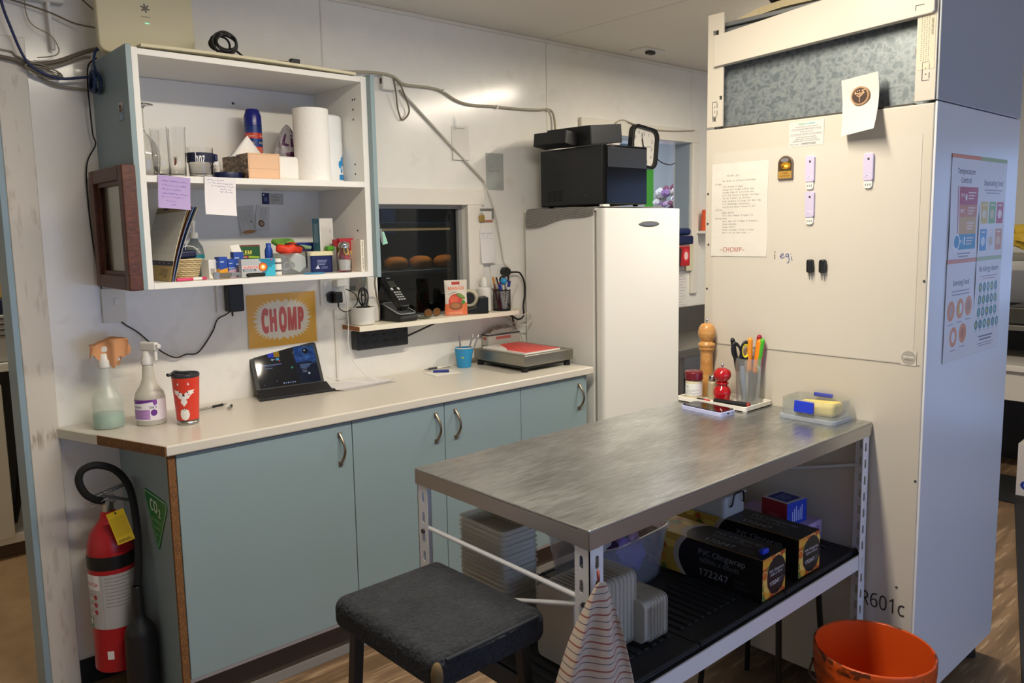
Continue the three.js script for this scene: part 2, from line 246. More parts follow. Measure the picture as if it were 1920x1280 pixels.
{
  const DZ = .478, DF = .497, yb = .152, yt = .864;
  const body = (c, x0, x1) => { M(c, 'body', join([span(x0, x0 + .016, .13, .866, .01, DZ - .001), span(x1 - .016, x1, .13, .866, .01, DZ - .001), span(x0 + .016, x1 - .016, .13, .146, .01, DZ - .001), span(x0 + .016, x1 - .016, .846, .866, .01, DZ - .001), span(x0 + .016, x1 - .016, .146, .846, .01, .022)]), m.carcass); };
  const door = (c, x0, x1, hx) => { const d = M(c, 'door', rb(x1 - x0 - .003, yt - yb, DF - DZ, .002), m.blue, [(x0 + x1) / 2, (yb + yt) / 2, (DZ + DF) / 2]); const hh = archHandle(d, hx - d.position.x, DF - d.position.z, .722 - d.position.y, .828 - d.position.y); hh.userData.label = 'bowed bronze pull handle'; return d; };
  const a = T('base_cabinet', 'grey blue base cabinet with one wide door beside the extinguisher', 'cabinet', [0, 0, 0]);
  body(a, .0185, .619); door(a, .024, .622, .571);
  M(a, 'side_panel', span(.002, .018, 0, .866, .004, .486, .001), m.blue);
  M(a, 'panel_edge', metric(span(.001, .0225, 0, .866, .4862, .499, .001)), m.chip).userData.label = 'raw chipboard front edge';
  const b = T('base_cabinet', 'grey blue base cabinet with two doors whose handles meet', 'cabinet', [0, 0, 0]);
  body(b, .620, 1.414); door(b, .622, 1.022, .979); door(b, 1.022, 1.416, 1.073);
  const c = T('base_cabinet', 'grey blue base cabinet with one narrow door next to the white fridge', 'cabinet', [0, 0, 0]);
  body(c, 1.415, 1.803); door(c, 1.416, 1.800, 1.763); M(c, 'side_panel', span(1.804, 1.820, 0, .866, .004, .49, .001), m.blue);
  S('trim_5', 'dark brown plinth under the base cabinets', span(.0225, 1.803, 0, .128, .425, .441, .001), std(0x4b3f37, .5));
  S('trim_6', 'grey vinyl coving along the foot of the plinth', span(.0225, 1.803, .0005, .035, .4415, .447, .001), std(0x8d8a86, .5));
}
S('trim_7', 'black rubber skirting in the recess beside the cabinet', span(-.176, .001, .0005, .09, .0006, .012, .002), m.blackRubber);

// ================================================================ WALL CUPBOARD
const CL = .008, CR = .822, CTOP = 2.07, CBOT = 1.3516, CD = .3636, MID = 1.694, LOW = 1.370;
{
  const c = T('wall_cupboard', 'open white wall cupboard with blue end panels and one shelf', 'cupboard', [0, 0, 0]);
  M(c, 'end_panel', span(CL, CL + .016, CBOT, CTOP, .001, CD, .0015), m.blue); M(c, 'end_panel', span(CR - .003, CR + .014, CBOT - .003, CTOP, .001, CD + .022, .0015), m.blue);
  M(c, 'side', span(CL + .0162, CL + .034, CBOT, CTOP - .006, .001, CD - .002, .001), m.carcass); M(c, 'side', span(CR - .026, CR - .0032, CBOT, CTOP - .006, .001, CD - .004, .001), m.carcass);
  const xa = CL + .0342, xb = CR - .0262;
  M(c, 'top', span(xa, xb, CTOP - .026, CTOP - .008, .001, CD - .004, .001), m.carcass);
  M(c, 'bottom', span(xa, xb, CBOT, LOW, .001, CD - .002, .001), m.carcass); M(c, 'shelf', span(xa, xb, MID - .02, MID, .0142, CD - .003, .001), m.carcass);
  M(c, 'back', span(xa, xb, LOW, CTOP - .027, .001, .014), m.carcass);
  const hole = cyl(.0032, .0032, .002, 10); hole.rotateZ(Math.PI / 2);
  for (const [y, z] of [[1.99, .30], [1.955, .30], [1.92, .30], [1.99, .315], [1.76, .30], [1.725, .30], [1.52, .30], [1.485, .30], [1.45, .30]]) M(c, 'peg_hole', hole, m.black, [xb - .0005, y, z]);
  const h2 = cyl(.0045, .0045, .002, 12); h2.rotateX(Math.PI / 2); for (const x of [.47, .745]) M(c, 'screw', h2, m.darkGrey, [x, 1.985, .0146]);
  one('cream_board', 'thin cream board lying on top of the wall cupboard', 'board', (() => { const g = new THREE.BoxGeometry(.72, .008, .34, 20, 1, 2), p = g.attributes.position; for (let i = 0; i < p.count; i++) p.setY(i, p.getY(i) + .004 * Math.sin((p.getX(i) + .36) * 5)); g.computeVertexNormals(); return g; })(), phy(0xddd5b4, .55), [.41, CTOP - .0005, .203]);
  const id = one('photo_sticker', 'small photo sticker on the dark side of the wall cupboard', 'sticker', sheet(.045, .055), print(ct(64, 80, (g, w, h) => { fr(g, 0, 0, w, h, '#8aa0aa'); fr(g, 0, 0, w, 26, '#c9c9c2'); fr(g, 12, 12, 34, 28, '#7a5c46'); disc(g, 14, 16, 7, 9, '#2a2724'); fr(g, 0, 46, w, 34, '#6f98b2'); for (let i = 0; i < 4; i++) fr(g, 6, 52 + i * 6, 48, 2, '#dfe8ee'); })), [CL - .0008, 1.885, .285], [0, -Math.PI / 2, 0]);
  // framed case on the left end
  const wt = woodTex([.24, .11, .06], [.46, .25, .14], 5, 1, 3), wm = phy(0xffffff, .45, { map: wt });
  const f = T('display_case', 'small brown wooden glazed case fixed to the cupboard side', 'case', [CL, 0, 0]);
  const x0 = -.042, x1 = -.002, y0 = 1.352, y1 = 1.722, z0 = .035, z1 = .385, b = .042;
  M(f, 'frame_post', span(x0, x1, y0, y1, z1 - b, z1, .004), wm); M(f, 'frame_post', span(x0, x1, y0, y1, z0, z0 + b, .004), wm); M(f, 'frame_rail', span(x0, x1, y1 - b, y1, z0 + b, z1 - b, .004), wm); M(f, 'frame_rail', span(x0, x1, y0, y0 + b, z0 + b, z1 - b, .004), wm);
  M(f, 'frame_bead', join([span(x0 + .012, x0 + .02, y0 + b, y1 - b, z1 - b - .012, z1 - b), span(x0 + .012, x0 + .02, y0 + b, y1 - b, z0 + b, z0 + b + .012), span(x0 + .012, x0 + .02, y1 - b - .012, y1 - b, z0 + b + .012, z1 - b - .012), span(x0 + .012, x0 + .02, y0 + b, y0 + b + .012, z0 + b + .012, z1 - b - .012)]), wm);
  M(f, 'backing', span(x1 - .006, x1 - .002, y0 + b, y1 - b, z0 + b, z1 - b), std(0xa9ad94, .6)); M(f, 'pane', span(x0 + .022, x0 + .024, y0 + b, y1 - b, z0 + b, z1 - b), m.glass);
}
// ================================================================ THINGS IN THE WALL CUPBOARD
// a carton with printed faces; the camera side shows -x, +z and +y
function carton(name, label, w, h, d, pos, turn, { front, side, top, base = '#dddddd', rough = .5, group } = {}) {
  const b = std(base, rough), f = (t) => t ? print(t, rough) : b;
  return one(name, label, 'box', rb(w, h, d, .0012, 2), [b, f(side), f(top), b, f(front), b], [pos[0], pos[1] + h / 2, pos[2]], [0, turn, 0], group);
}
const glassy = new THREE.MeshPhysicalMaterial({ color: 0xffffff, roughness: .02, transmission: 1, thickness: .003, ior: 1.5 });
{ // upper shelf
  const y = MID;
  one('wine_glass', 'wine glass standing upside down at the end of the upper shelf', 'glass', lathe([[.036, 0], [.043, .03], [.046, .06], [.040, .095], [.020, .122], [.006, .135], [.0045, .15], [.0045, .205], [.009, .213], [.034, .2185], [.034, .221], [.006, .2195], [.0015, .19], [.0015, .14], [.018, .119], [.038, .094], [.0445, .06], [.0415, .03], [.0345, 0]], 36), glassy, [.072, y + .0005, .265]);
  const tall = lathe([[0, 0], [.023, 0], [.0255, .05], [.0285, .152], [.027, .152], [.0240, .05], [.0218, .012], [0, .012]], 28);
  one('tall_tumbler', 'tall ribbed tumbler next to the upturned wine glass', 'glass', tall, glassy, [.126, y + .0005, .25], null);
  const tb = T('tall_tumbler', 'taller clear tumbler with a small red motif beside the banded cup', 'glass', [.168, y + .0005, .272]);
  M(tb, 'body', lathe([[0, 0], [.024, 0], [.0262, .05], [.0292, .158], [.0277, .158], [.0248, .05], [.0225, .012], [0, .012]], 28), glassy);
  M(tb, 'motif', sheet(.012, .03, (u) => -.6 * u * u * .004), print(ct(32, 64, (g, w, h) => { fr(g, 0, 0, w, h, '#e9e5dc'); disc(g, 16, 40, 9, 16, '#8e3a2c'); disc(g, 18, 18, 6, 10, '#6d4a34'); disc(g, 12, 52, 7, 6, '#3f2c22'); })), [-.014, .05, .0215], [0, -.55, 0]);
  one('tall_tumbler', 'clear tumbler standing behind the upturned wine glass', 'glass', tall, glassy, [.118, y + .0005, .18]);
  const cup = T('glass_cup', 'squat glass cup with a navy band on the upper shelf', 'cup', [.241, y + .0005, .272]);
  M(cup, 'body', lathe([[0, 0], [.033, 0], [.036, .01], [.0405, .098], [.0385, .098], [.034, .014], [0, .012]], 32), glassy);
  M(cup, 'band', lathe([[.0385, .050], [.0405, .050], [.0418, .080], [.0400, .080]], 36), print(ct(512, 64, (g, w, h) => { fr(g, 0, 0, w, h, '#131a3c'); txt(g, 'bnz', 405, 36, 'bold 36px sans-serif', '#f2f2f2'); for (const [x, yy] of [[440, 12], [447, 8], [452, 13], [458, 17]]) disc(g, x, yy, 2, 2, '#cfd3e6'); })), null, [0, .92, 0]);
  M(cup, 'grip_tab', rb(.013, .024, .02, .005), m.navy, [.044, .067, .01]);
  const sj = T('salt_shaker', 'little glass shaker behind the banded cup', 'shaker', [.318, y + .0005, .2]); M(sj, 'body', cyl(.014, .015, .05, 8), glassy, [0, .025, 0]); M(sj, 'lid', cyl(.013, .0145, .014, 16), m.plasticWhite, [0, .057, 0]);
  one('lid_dish', 'shallow navy lid lying beside the tissue box', 'lid', lathe([[0, 0], [.044, 0], [.047, .004], [.047, .022], [.044, .022], [.043, .006], [0, .006]], 36), m.navy, [.332, y + .0005, .262]);
  const tis = T('tissue_box', 'peach tissue box with a tissue sticking out', 'box', [.435, y + .0005, .215], 0);
  const bark = ct(256, 96, (g, w, h) => { fr(g, 0, 0, w, h, '#7d6450'); for (let i = 0; i < 260; i++) disc(g, rnd() * w, rnd() * h, rr(3, 12), rr(2, 7), ['#5b4433', '#9a8069', '#b79c80', '#6d5340', '#463328'][i % 5]); });
  const peach = std(0xe9bf99, .6), pe = print(ct(64, 48, (g, w, h) => { fr(g, 0, 0, w, h, '#e8bd97'); g.strokeStyle = '#c79c78'; g.lineWidth = 1; g.strokeRect(2, 2, 60, 44); fr(g, 0, 28, 64, 1, '#cda381'); }));
  M(tis, 'body', rb(.112, .086, .21, .0015), [peach, print(bark), peach, peach, pe, peach], [0, .043, 0]);
  const tg = new THREE.ConeGeometry(.046, .075, 14, 8, true), tp = tg.attributes.position; for (let i = 0; i < tp.count; i++) { const a = Math.atan2(tp.getZ(i), tp.getX(i)), k = 1 + .35 * Math.sin(a * 3 + 1) + .15 * Math.sin(a * 7); tp.setXYZ(i, tp.getX(i) * k * 1.1 + .25 * (tp.getY(i)), tp.getY(i), tp.getZ(i) * k * .5); } tg.computeVertexNormals();
  M(tis, 'tissue', tg, std(0xf3f1ec, .9, 0, { side: THREE.DoubleSide }), [-.012, .118, -.01]);
  const can = T('spray_can', 'dark blue aerosol can behind the tissue box', 'can', [.500, y + .0005, .105]);
  M(can, 'body', cyl(.0305, .0305, .200, 32), print(ct(256, 256, (g, w, h) => { fr(g, 0, 0, w, h, '#173a86'); fr(g, 0, 0, w, 20, '#123072'); fr(g, 0, 30, w, 26, '#c9432c'); fr(g, 0, 92, w, 46, '#d04a31'); fr(g, 0, 160, w, 6, '#2c62b5'); fr(g, 0, 176, w, 5, '#2c62b5'); for (let x = 0; x < w; x += 64) { txt(g, 'odour', x + 32, 43, 'bold 13px sans-serif', '#e7c9b4'); txt(g, 'fresh', x + 30, 74, 'bold 15px serif', '#e6d36a'); for (let i = 0; i < 5; i++) fr(g, x + 8, 98 + i * 8, 44, 2, '#f1c1ae'); } }), .3), [0, .100, 0]);
  M(can, 'cap', lathe([[.0305, 0], [.030, .035], [.022, .058], [.018, .060], [0, .060]], 28), phy(0x101c78, .25), [0, .201, 0]);
  const bag = T('plastic_bag', 'crumpled white plastic bag with purple lettering', 'bag', [.622, y + .0005, .122]);
  const bg = new THREE.SphereGeometry(1, 36, 28), bp = bg.attributes.position; for (let i = 0; i < bp.count; i++) { const X = bp.getX(i), Y = bp.getY(i), Z = bp.getZ(i), k = 1 + .16 * Math.sin(X * 7 + Y * 5) * Math.sin(Z * 6 + 2) + .08 * Math.sin(Y * 14 + X * 9); const t = (Y + 1) / 2, w = (.35 + .75 * Math.sin(Math.min(1, t * .85 + .1) * Math.PI) ** .8) * k; bp.setXYZ(i, X * w * .050, t * .215, Z * w * .043); } bg.computeVertexNormals();
  M(bag, 'body', bg, phy(0xffffff, .35, { map: ct(256, 256, (g, w, h) => { fr(g, 0, 0, w, h, '#d6d2d6'); for (let i = 0; i < 60; i++) { g.strokeStyle = ['#c4c0c6', '#e6e3e6', '#b8b3bb'][i % 3]; g.lineWidth = rr(1, 3); g.beginPath(); g.moveTo(rnd() * w, rnd() * h); g.lineTo(rnd() * w, rnd() * h); g.stroke(); } g.save(); g.translate(150, 92); g.rotate(.15); txt(g, 'Li', 0, 0, 'bold 52px sans-serif', '#5b2a5e'); g.restore(); g.save(); g.translate(176, 58); txt(g, '8', 0, 0, 'bold 26px sans-serif', '#6f2f66'); g.restore(); poly(g, [[140, 128], [196, 120], [200, 138], [146, 140]], '#6b2f62'); }) }), null, [0, 3.82, 0]);
  const nap = one('napkin_pack', 'small white napkin pack in front of the plastic bag', 'napkins', (() => { const g = new RoundedBoxGeometry(.085, .085, .06, 5, .014), p = g.attributes.position; for (let i = 0; i < p.count; i++) { const k = .0025 * Math.sin(p.getX(i) * 170 + p.getY(i) * 90) * Math.sin(p.getY(i) * 130); p.setZ(i, p.getZ(i) + k); p.setX(i, p.getX(i) + k * .6); } g.computeVertexNormals(); return g; })(), phy(0xf2f0ea, .45), [.545, y + .043, .25]);
  const quilt = dataTex(128, 128, (u, v) => { const a = Math.abs(Math.sin((u + v) * Math.PI * 8)), b = Math.abs(Math.sin((u - v) * Math.PI * 8)); return Math.min(1, .35 + .65 * Math.min(a, b) ** .4); }, { srgb: false, rx: 5, ry: 4 });
  const roll = (nm, lb, x, z, mat) => { const t = T(nm, lb, 'paper towel', [x, y + .0005, z]); M(t, 'roll', lathe([[.019, 0], [.0605, 0], [.062, .002], [.062, .251], [.0605, .253], [.019, .253]], 40), mat); M(t, 'core', lathe([[.0165, 0], [.019, 0], [.019, .253], [.0165, .253], [.0165, 0]], 24), std(0xb89d7a, .8)); return t; };
  roll('paper_towel_roll', 'tall quilted white paper towel roll, unwrapped', .640, .270, std(0xf6f4ee, .9, 0, { bumpMap: quilt, bumpScale: .0012 }));
  const wr = T('wrapped_towel_roll', 'paper towel roll in a clear wrapper with blue print', 'paper towel', [.740, y + .0005, .202]);
  M(wr, 'wrapper', lathe([[0, 0], [.050, 0], [.054, .006], [.054, .236], [.048, .244], [.02, .252], [0, .252]], 40), phy(0xeceeee, .18, { clearcoat: .6 }));
  M(wr, 'print', lathe([[.0543, .008], [.0543, .15]], 48), phy(0xffffff, .25, { map: ct(768, 256, (g, w, h) => { fr(g, 0, 0, w, h, '#eceeee'); for (const x of [60, 316, 572]) { fr(g, x, 216, 120, 34, '#1d86c9'); for (const [a, b, r] of [[14, 150, 26], [44, 128, 30], [78, 160, 24], [70, 96, 20], [92, 54, 18], [30, 190, 16]]) disc(g, x + a, b, r * .75, r, '#2391d2'); g.strokeStyle = '#3b3b3b'; g.lineWidth = 2; for (const [a, b, r] of [[42, 168, 15], [62, 140, 18], [40, 202, 12]]) { g.beginPath(); g.ellipse(x + a, b, r, r * 1.1, 0, 0, 7); g.stroke(); } } }) }), null, [0, -.2, 0]);
}
// handwritten notes on the shelf edge
const scrawl = (g, x, y, w, c, lw = 1.6) => { g.strokeStyle = c; g.lineWidth = lw; g.beginPath(); let X = x; g.moveTo(X, y); while (X < x + w) { X += rr(2, 5); g.lineTo(X, y + rr(-4, 4)); if (rnd() < .16) { X += 6; g.moveTo(X, y); } } g.stroke(); };
one('sticky_note', 'lilac handwritten note stuck to the cupboard shelf edge', 'note', sheet(.096, .098, (u, v) => .012 * Math.max(0, .3 - v) ** 2 - .004 * u * u), print(ct(192, 192, (g, w, h) => { fr(g, 0, 0, w, h, '#b9a4d6'); [[20, 30, 150], [24, 56, 140], [22, 80, 110], [22, 104, 150], [22, 124, 130], [50, 148, 50], [76, 170, 26]].forEach(([x, yy, l]) => scrawl(g, x, yy, l, '#55439a', 2)); }), .8), [.119, 1.643, CD + .003], [0, 0, -.08]);
one('sticky_note', 'white handwritten note stuck to the cupboard shelf edge', 'note', sheet(.100, .118, (u, v) => .016 * Math.max(0, .3 - v) ** 2), print(ct(192, 224, (g, w, h) => { fr(g, 0, 0, w, h, '#ebe7ea'); [[16, 18, 100], [20, 36, 150], [40, 52, 140], [96, 68, 66], [92, 84, 76]].forEach(([x, yy, l]) => scrawl(g, x, yy, l, '#6a5a92', 1.8)); }), .8), [.261, 1.634, CD + .003], [0, 0, -.06]);
{ // cards on the back panel
  const B = .0146;
  one('business_card', 'navy and white card fixed inside the cupboard', 'card', sheet(.086, .042), print(ct(172, 84, (g, w, h) => { fr(g, 0, 0, w, h, '#c5c2bb'); fr(g, 0, 0, 58, h, '#20205c'); disc(g, 14, 16, 7, 7, '#d9dbe8'); fr(g, 16, 34, 28, 28, '#5b6a92'); for (const [yy, l] of [[18, 50], [30, 64], [48, 70], [56, 54], [72, 30]]) fr(g, 72, yy, l, 3, '#5c5a58'); })), [.603, 1.645, B], [0, 0, -.03]);
  one('business_card', 'pale folded card with an orange mark inside the cupboard', 'card', sheet(.066, .105, (u, v) => .01 * (.5 - v) ** 2), print(ct(132, 210, (g, w, h) => { fr(g, 0, 0, w, h, '#d2d0cb'); for (let i = 0; i < 9; i++) fr(g, 16 + i * 11, 30, 1.5, 80 + (i % 3) * 18, '#8b8986'); disc(g, 94, 120, 6, 8, '#7b6a58'); disc(g, 62, 192, 52, 13, '#b98550'); })), [.497, 1.566, B], [0, 0, .10]);
  one('business_card', 'white card with a brown oval stamp inside the cupboard', 'card', sheet(.052, .088, (u, v) => .012 * (.5 - v) ** 2), print(ct(104, 176, (g, w, h) => { fr(g, 0, 0, w, h, '#dcdad6'); for (let i = 0; i < 5; i++) fr(g, 32 + i * 10, 20, 1.5, 84, '#77736f'); disc(g, 46, 132, 24, 26, '#6b4a38'); disc(g, 48, 132, 16, 17, '#b0977a'); })), [.556, 1.574, B + .001], [0, 0, -.16]);
}
{ // lower shelf
  const y = LOW + .0005;
  // calendar leaning over, pages upside down
  const cal = T('wall_calendar', 'open calendar leaning in the cupboard with its month upside down', 'calendar', [.098, y, .19]);
  const pageT = ct(512, 448, (g, w, h) => { fr(g, 0, 0, w, h, '#d8d7cf'); poly(g, [[0, 0], [w, 0], [w, 30], [0, 40]], '#a08f70'); fr(g, 120, 6, 90, 12, '#5a2c3a'); g.strokeStyle = '#b3b1a9'; for (let i = 1; i < 7; i++) { g.beginPath(); g.moveTo(i * w / 7, 90); g.lineTo(i * w / 7, 330); g.stroke(); } for (let j = 0; j < 6; j++) { g.beginPath(); g.moveTo(0, 90 + j * 48); g.lineTo(w, 90 + j * 48); g.stroke(); } for (let j = 0; j < 5; j++) for (let i = 0; i < 7; i++) txt(g, String(31 - (j * 7 + i) > 0 ? 31 - (j * 7 + i) : ''), i * 73 + 60, 128 + j * 48, '12px sans-serif', '#8f8d88'); fr(g, 0, 330, w, 28, '#24243c'); for (let i = 0; i < 6; i++) fr(g, 30 + i * 80, 342, 36, 4, '#9a9ab4'); fr(g, 0, 358, w, 90, '#a8905c'); g.save(); g.translate(w - 118, 402); g.rotate(Math.PI); txt(g, 'May', 0, 0, 'italic 66px serif', '#232019'); g.restore(); });
  const back = std(0x5f86c0, .5), leafs = [print(pageT, .6), std(0xb59f62, .6), std(0x6a3f36, .6), std(0x88aee0, .55), std(0x2b3f63, .55), std(0xd7c9a8, .6)];
  leafs.forEach((mm, i) => { const g = sheet(.285, .245, (u, v) => .008 * Math.sin((v + .5) * 3.1) * (i % 2 ? 1 : .6), .0012); g.translate(0, .1225, 0); g.rotateY(-Math.PI / 2); const q = M(cal, i ? 'leaf' : 'page', g, mm, [i * .0034, .0006, 0], [0, 0, -.30 - i * .012]); });
  const bk = T('wicker_basket', 'small cream wicker basket with oddments in it', 'basket', [.178, y, .262]);
  const wick = [std(0xd9c79c, .8), std(0xc7b183, .8)];
  for (let k = 0; k < 11; k++) { const t = k / 10, r = .030 + .017 * t, pts = []; for (let i = 0; i < 48; i++) { const a = i / 48 * Math.PI * 2; const q = r + .0016 * Math.sin(a * 12 + (k % 2) * Math.PI); pts.push([Math.cos(a) * q, .003 + t * .062, Math.sin(a) * q * .8]); } M(bk, 'woven_strand', tube(pts, .0031, 96, 5, true), wick[k % 2]); }
  M(bk, 'base', cyl(.031, .03, .004, 20), wick[1], [0, .002, 0]).scale.z = .8;
  one('glasses_case', 'navy case lying on the wicker basket', 'case', rb(.062, .026, .04, .008), phy(0x121a3d, .4), [.176, y + .082, .262], [0, .1, .05]);
  one('cable_loop', 'thin white cable loop over the navy case', 'cable', tube([[-.03, .002, 0], [-.012, .012, .004], [.014, .010, .005], [.032, -.006, .002], [.036, -.012, 0]], .0016, 30, 6), m.plasticWhite, [.182, y + .096, .278]);
  const bb = T('spray_bottle', 'small bright blue bottle with a white cap inside the cupboard', 'bottle', [.205, y, .12]); M(bb, 'body', lathe([[0, 0], [.021, 0], [.022, .004], [.022, .12], [.010, .14], [0, .14]], 24), phy(0x1d62b4, .3)); M(bb, 'cap', cyl(.011, .012, .03, 20), m.plasticWhite, [0, .155, 0]);
  const pb = T('pump_bottle', 'clear pump bottle with a teal label inside the cupboard', 'bottle', [.243, y, .165]);
  M(pb, 'body', lathe([[0, 0], [.028, 0], [.030, .004], [.030, .085], [.026, .105], [.015, .122], [.012, .128], [.012, .133], [0, .133]], 32), new THREE.MeshPhysicalMaterial({ color: 0xb9c0c2, roughness: .1, transmission: .75, thickness: 0 }));
  M(pb, 'label', lathe([[.0306, .03], [.0306, .078]], 36), print(ct(256, 64, (g, w, h) => { fr(g, 0, 0, w, h, '#0f7d8c'); for (const x of [60, 190]) txt(g, 'Galler', x, 22, 'bold 20px sans-serif', '#e6f2f2'); }), .4), null, [0, 2.3, 0]);
  M(pb, 'collar', cyl(.013, .014, .02, 24), m.plasticWhite, [0, .142, 0]); M(pb, 'pump_head', join([mv(cyl(.004, .004, .03, 12), 0, .165, 0), mv(cyl(.008, .006, .018, 16), 0, .182, 0)]), m.plasticWhite);
  const pen = T('pen', 'pink and white pen at the front of the lower cupboard shelf', 'pen', [.155, y + .0055, .335], .12); { const g = cyl(.0052, .0052, .052, 14); g.rotateZ(Math.PI / 2); M(pen, 'barrel', g, phy(0xd8456f, .3), [-.012, 0, 0]); const h = cyl(.0045, .005, .03, 14); h.rotateZ(Math.PI / 2); M(pen, 'grip', h, m.plasticWhite, [.030, 0, 0]); const k = cyl(.0052, .0052, .016, 14); k.rotateZ(Math.PI / 2); M(pen, 'cap', k, phy(0xc73c62, .3), [.052, 0, 0]); }
  carton('medicine_box', 'torn white carton with a barcode behind the strapped watch', .03, .062, .04, [.256, y, .245], .3, { front: ct(64, 128, (g, w, h) => { fr(g, 0, 0, w, h, '#ebe9e6'); for (let i = 0; i < 10; i++) fr(g, 14 + i * 3.4, 60, i % 3 ? 1.5 : 2.5, 44, '#6d6d6d'); }), base: '#e9e7e3' });
  const blueBox = (top, low, lw) => ct(96, 160, (g, w, h) => { fr(g, 0, 0, w, h, '#1f4aa8'); poly(g, [[0, 100], [w, 84], [w, h], [0, h]], low); fr(g, 10, 34, 44, 7, '#cfe0f4'); if (lw) { txt(g, 'Ibuprofen', 44, 76, 'bold 15px sans-serif', '#e8f0fa'); fr(g, 10, 88, 40, 4, '#9db6de'); } });
  carton('medicine_box', 'blue and orange medicine box on the lower shelf', .030, .070, .03, [.292, y, .262], .12, { front: blueBox(0, '#eaa52a', false), side: blueBox(0, '#eaa52a', false), base: '#1f4aa8' });
  carton('medicine_box', 'blue medicine box with its flap torn open', .027, .062, .03, [.325, y, .256], 0, { front: blueBox(0, '#c9a7b8', true), base: '#1b419c' });
  const bx3 = T('medicine_box', 'taller blue medicine box with raised white flap', 'box', [.357, y, .238], -.05); M(bx3, 'body', rb(.034, .084, .03, .001), print(blueBox(0, '#bfa3b4', true)), [0, .042, 0]); M(bx3, 'flap', sheet(.032, .03, () => 0, .0006), m.paper, [0, .094, -.006], [-.5, 0, .15]);
  carton('medicine_box', 'green and red medicine box half hidden at the back', .075, .075, .035, [.435, y + .03, .15], -.05, { front: ct(192, 192, (g, w, h) => { fr(g, 0, 0, w, h, '#235c2c'); fr(g, 0, 0, w, 12, '#7d2f2a'); txt(g, 'LEM', 70, 66, 'bold 48px sans-serif', '#f2e25a'); fr(g, 14, 96, 70, 20, '#a82c2a'); txt(g, 'MAX', 48, 107, 'bold 18px sans-serif', '#f0d0c8'); poly(g, [[84, 96], [184, 104], [184, 120], [84, 118]], '#a8cf3a'); }), base: '#235c2c' });
  one('white_carton', 'plain white carton under the green medicine box', 'box', rb(.08, .03, .05, .002), m.paper, [.435, y + .0152, .15]);
  carton('medicine_box', 'grey and teal medicine box with a glowing target printed on it', .122, .060, .022, [.403, y, .292], .03, { front: ct(512, 256, (g, w, h) => { fr(g, 0, 0, w, h, '#b8bcbf'); poly(g, [[250, 0], [w, 0], [w, h], [250, h], [330, 170], [330, 80]], '#1b87a8'); poly(g, [[330, 256], [420, 120], [512, 80], [512, 256]], '#35b3cc'); fr(g, 16, 96, 236, 44, '#f1d8d4'); txt(g, 'NUROFEN', 136, 119, 'bold 46px sans-serif', '#c9372c'); fr(g, 16, 142, 200, 32, '#5b6d80'); txt(g, 'COLD & FLU', 114, 159, 'bold 26px sans-serif', '#eef2f5'); disc(g, 322, 120, 66, 66, '#c23a20'); disc(g, 322, 120, 52, 52, '#e98a1f'); disc(g, 322, 120, 36, 36, '#f4c14a'); disc(g, 322, 120, 22, 22, '#fdf6e4'); txt(g, '24', 440, 120, 'bold 28px sans-serif', '#10385c'); disc(g, 460, 20, 16, 12, '#c8315a'); }), base: '#b4babd' });
  const wb = T('pill_bottle', 'small white ribbed pill bottle beside the clear tub', 'bottle', [.482, y, .282]); M(wb, 'body', lathe([[0, 0], [.0125, 0], [.013, .004], [.013, .052], [.011, .058], [0, .058]], 20), m.plasticWhite); for (const h of [.016, .042]) M(wb, 'print_mark', mv(cyl(.0133, .0133, .006, 20, true), 0, h, 0), std(0x55565c, .6));
  one('blue_vial', 'short blue plastic vial behind the grey and teal box', 'bottle', lathe([[0, 0], [.014, 0], [.014, .05], [.009, .062], [.009, .075], [0, .075]], 20), phy(0x2a56b4, .35), [.492, y + .035, .195]);
  one('grey_carton', 'plain carton under the blue vial', 'box', rb(.05, .035, .05, .002), std(0x9a9894, .7), [.497, y + .0176, .195]);
  // wrist watch and black penknife at the front
  const wa = T('wrist_watch', 'wristwatch with a woven grey strap lying on its side', 'watch', [.275, y + .011, .335], .06); M(wa, 'watch_case', (() => { const g = cyl(.012, .012, .009, 24); g.rotateX(Math.PI / 2); return g; })(), m.steel, [-.03, .001, 0]); M(wa, 'strap', rb(.04, .018, .010, .004), std(0x6e675c, .8), [-.005, 0, 0]); M(wa, 'strap', tube([[.012, 0, 0], [.03, .004, -.004], [.05, .002, -.010], [.055, -.004, -.02]], .0055, 20, 8), std(0x7f868c, .5)); M(wa, 'buckle', rb(.012, .014, .012, .002), m.steel, [.022, .002, .002]);
  one('penknife', 'black folding penknife at the front of the lower shelf', 'knife', (() => { const g = new THREE.CapsuleGeometry(.0065, .055, 6, 14); g.rotateZ(Math.PI / 2); g.scale(1, 1, 1.2); return g; })(), m.black, [.378, y + .0078, .335], [0, .05, 0]);
  one('card_slip', 'white card slip under the black penknife', 'card', rb(.08, .0012, .03, .0004), m.paper, [.39, y + .0007, .338]);
  // clear tub of oddments
  const tub = T('clear_tub', 'clear plastic tub full of oddments on the lower shelf', 'tub', [.552, y, .235]);
  M(tub, 'body', (() => { const o = roundRect(.118, .10, .012), g = extrude(o, .004, 0); g.rotateX(-Math.PI / 2); const wall = extrude(o, .07, 0, [roundRect(.112, .094, .010)]); wall.rotateX(-Math.PI / 2); wall.translate(0, .004, 0); return join([g, wall]); })(), m.clear);
  one('sponge', 'white hexagonal pad standing in the clear tub', 'pad', (() => { const g = cyl(.034, .034, .014, 6); g.rotateX(Math.PI / 2); return g; })(), std(0xf0efea, .9), [.567, y + .04, .262], [0, .1, .1]);
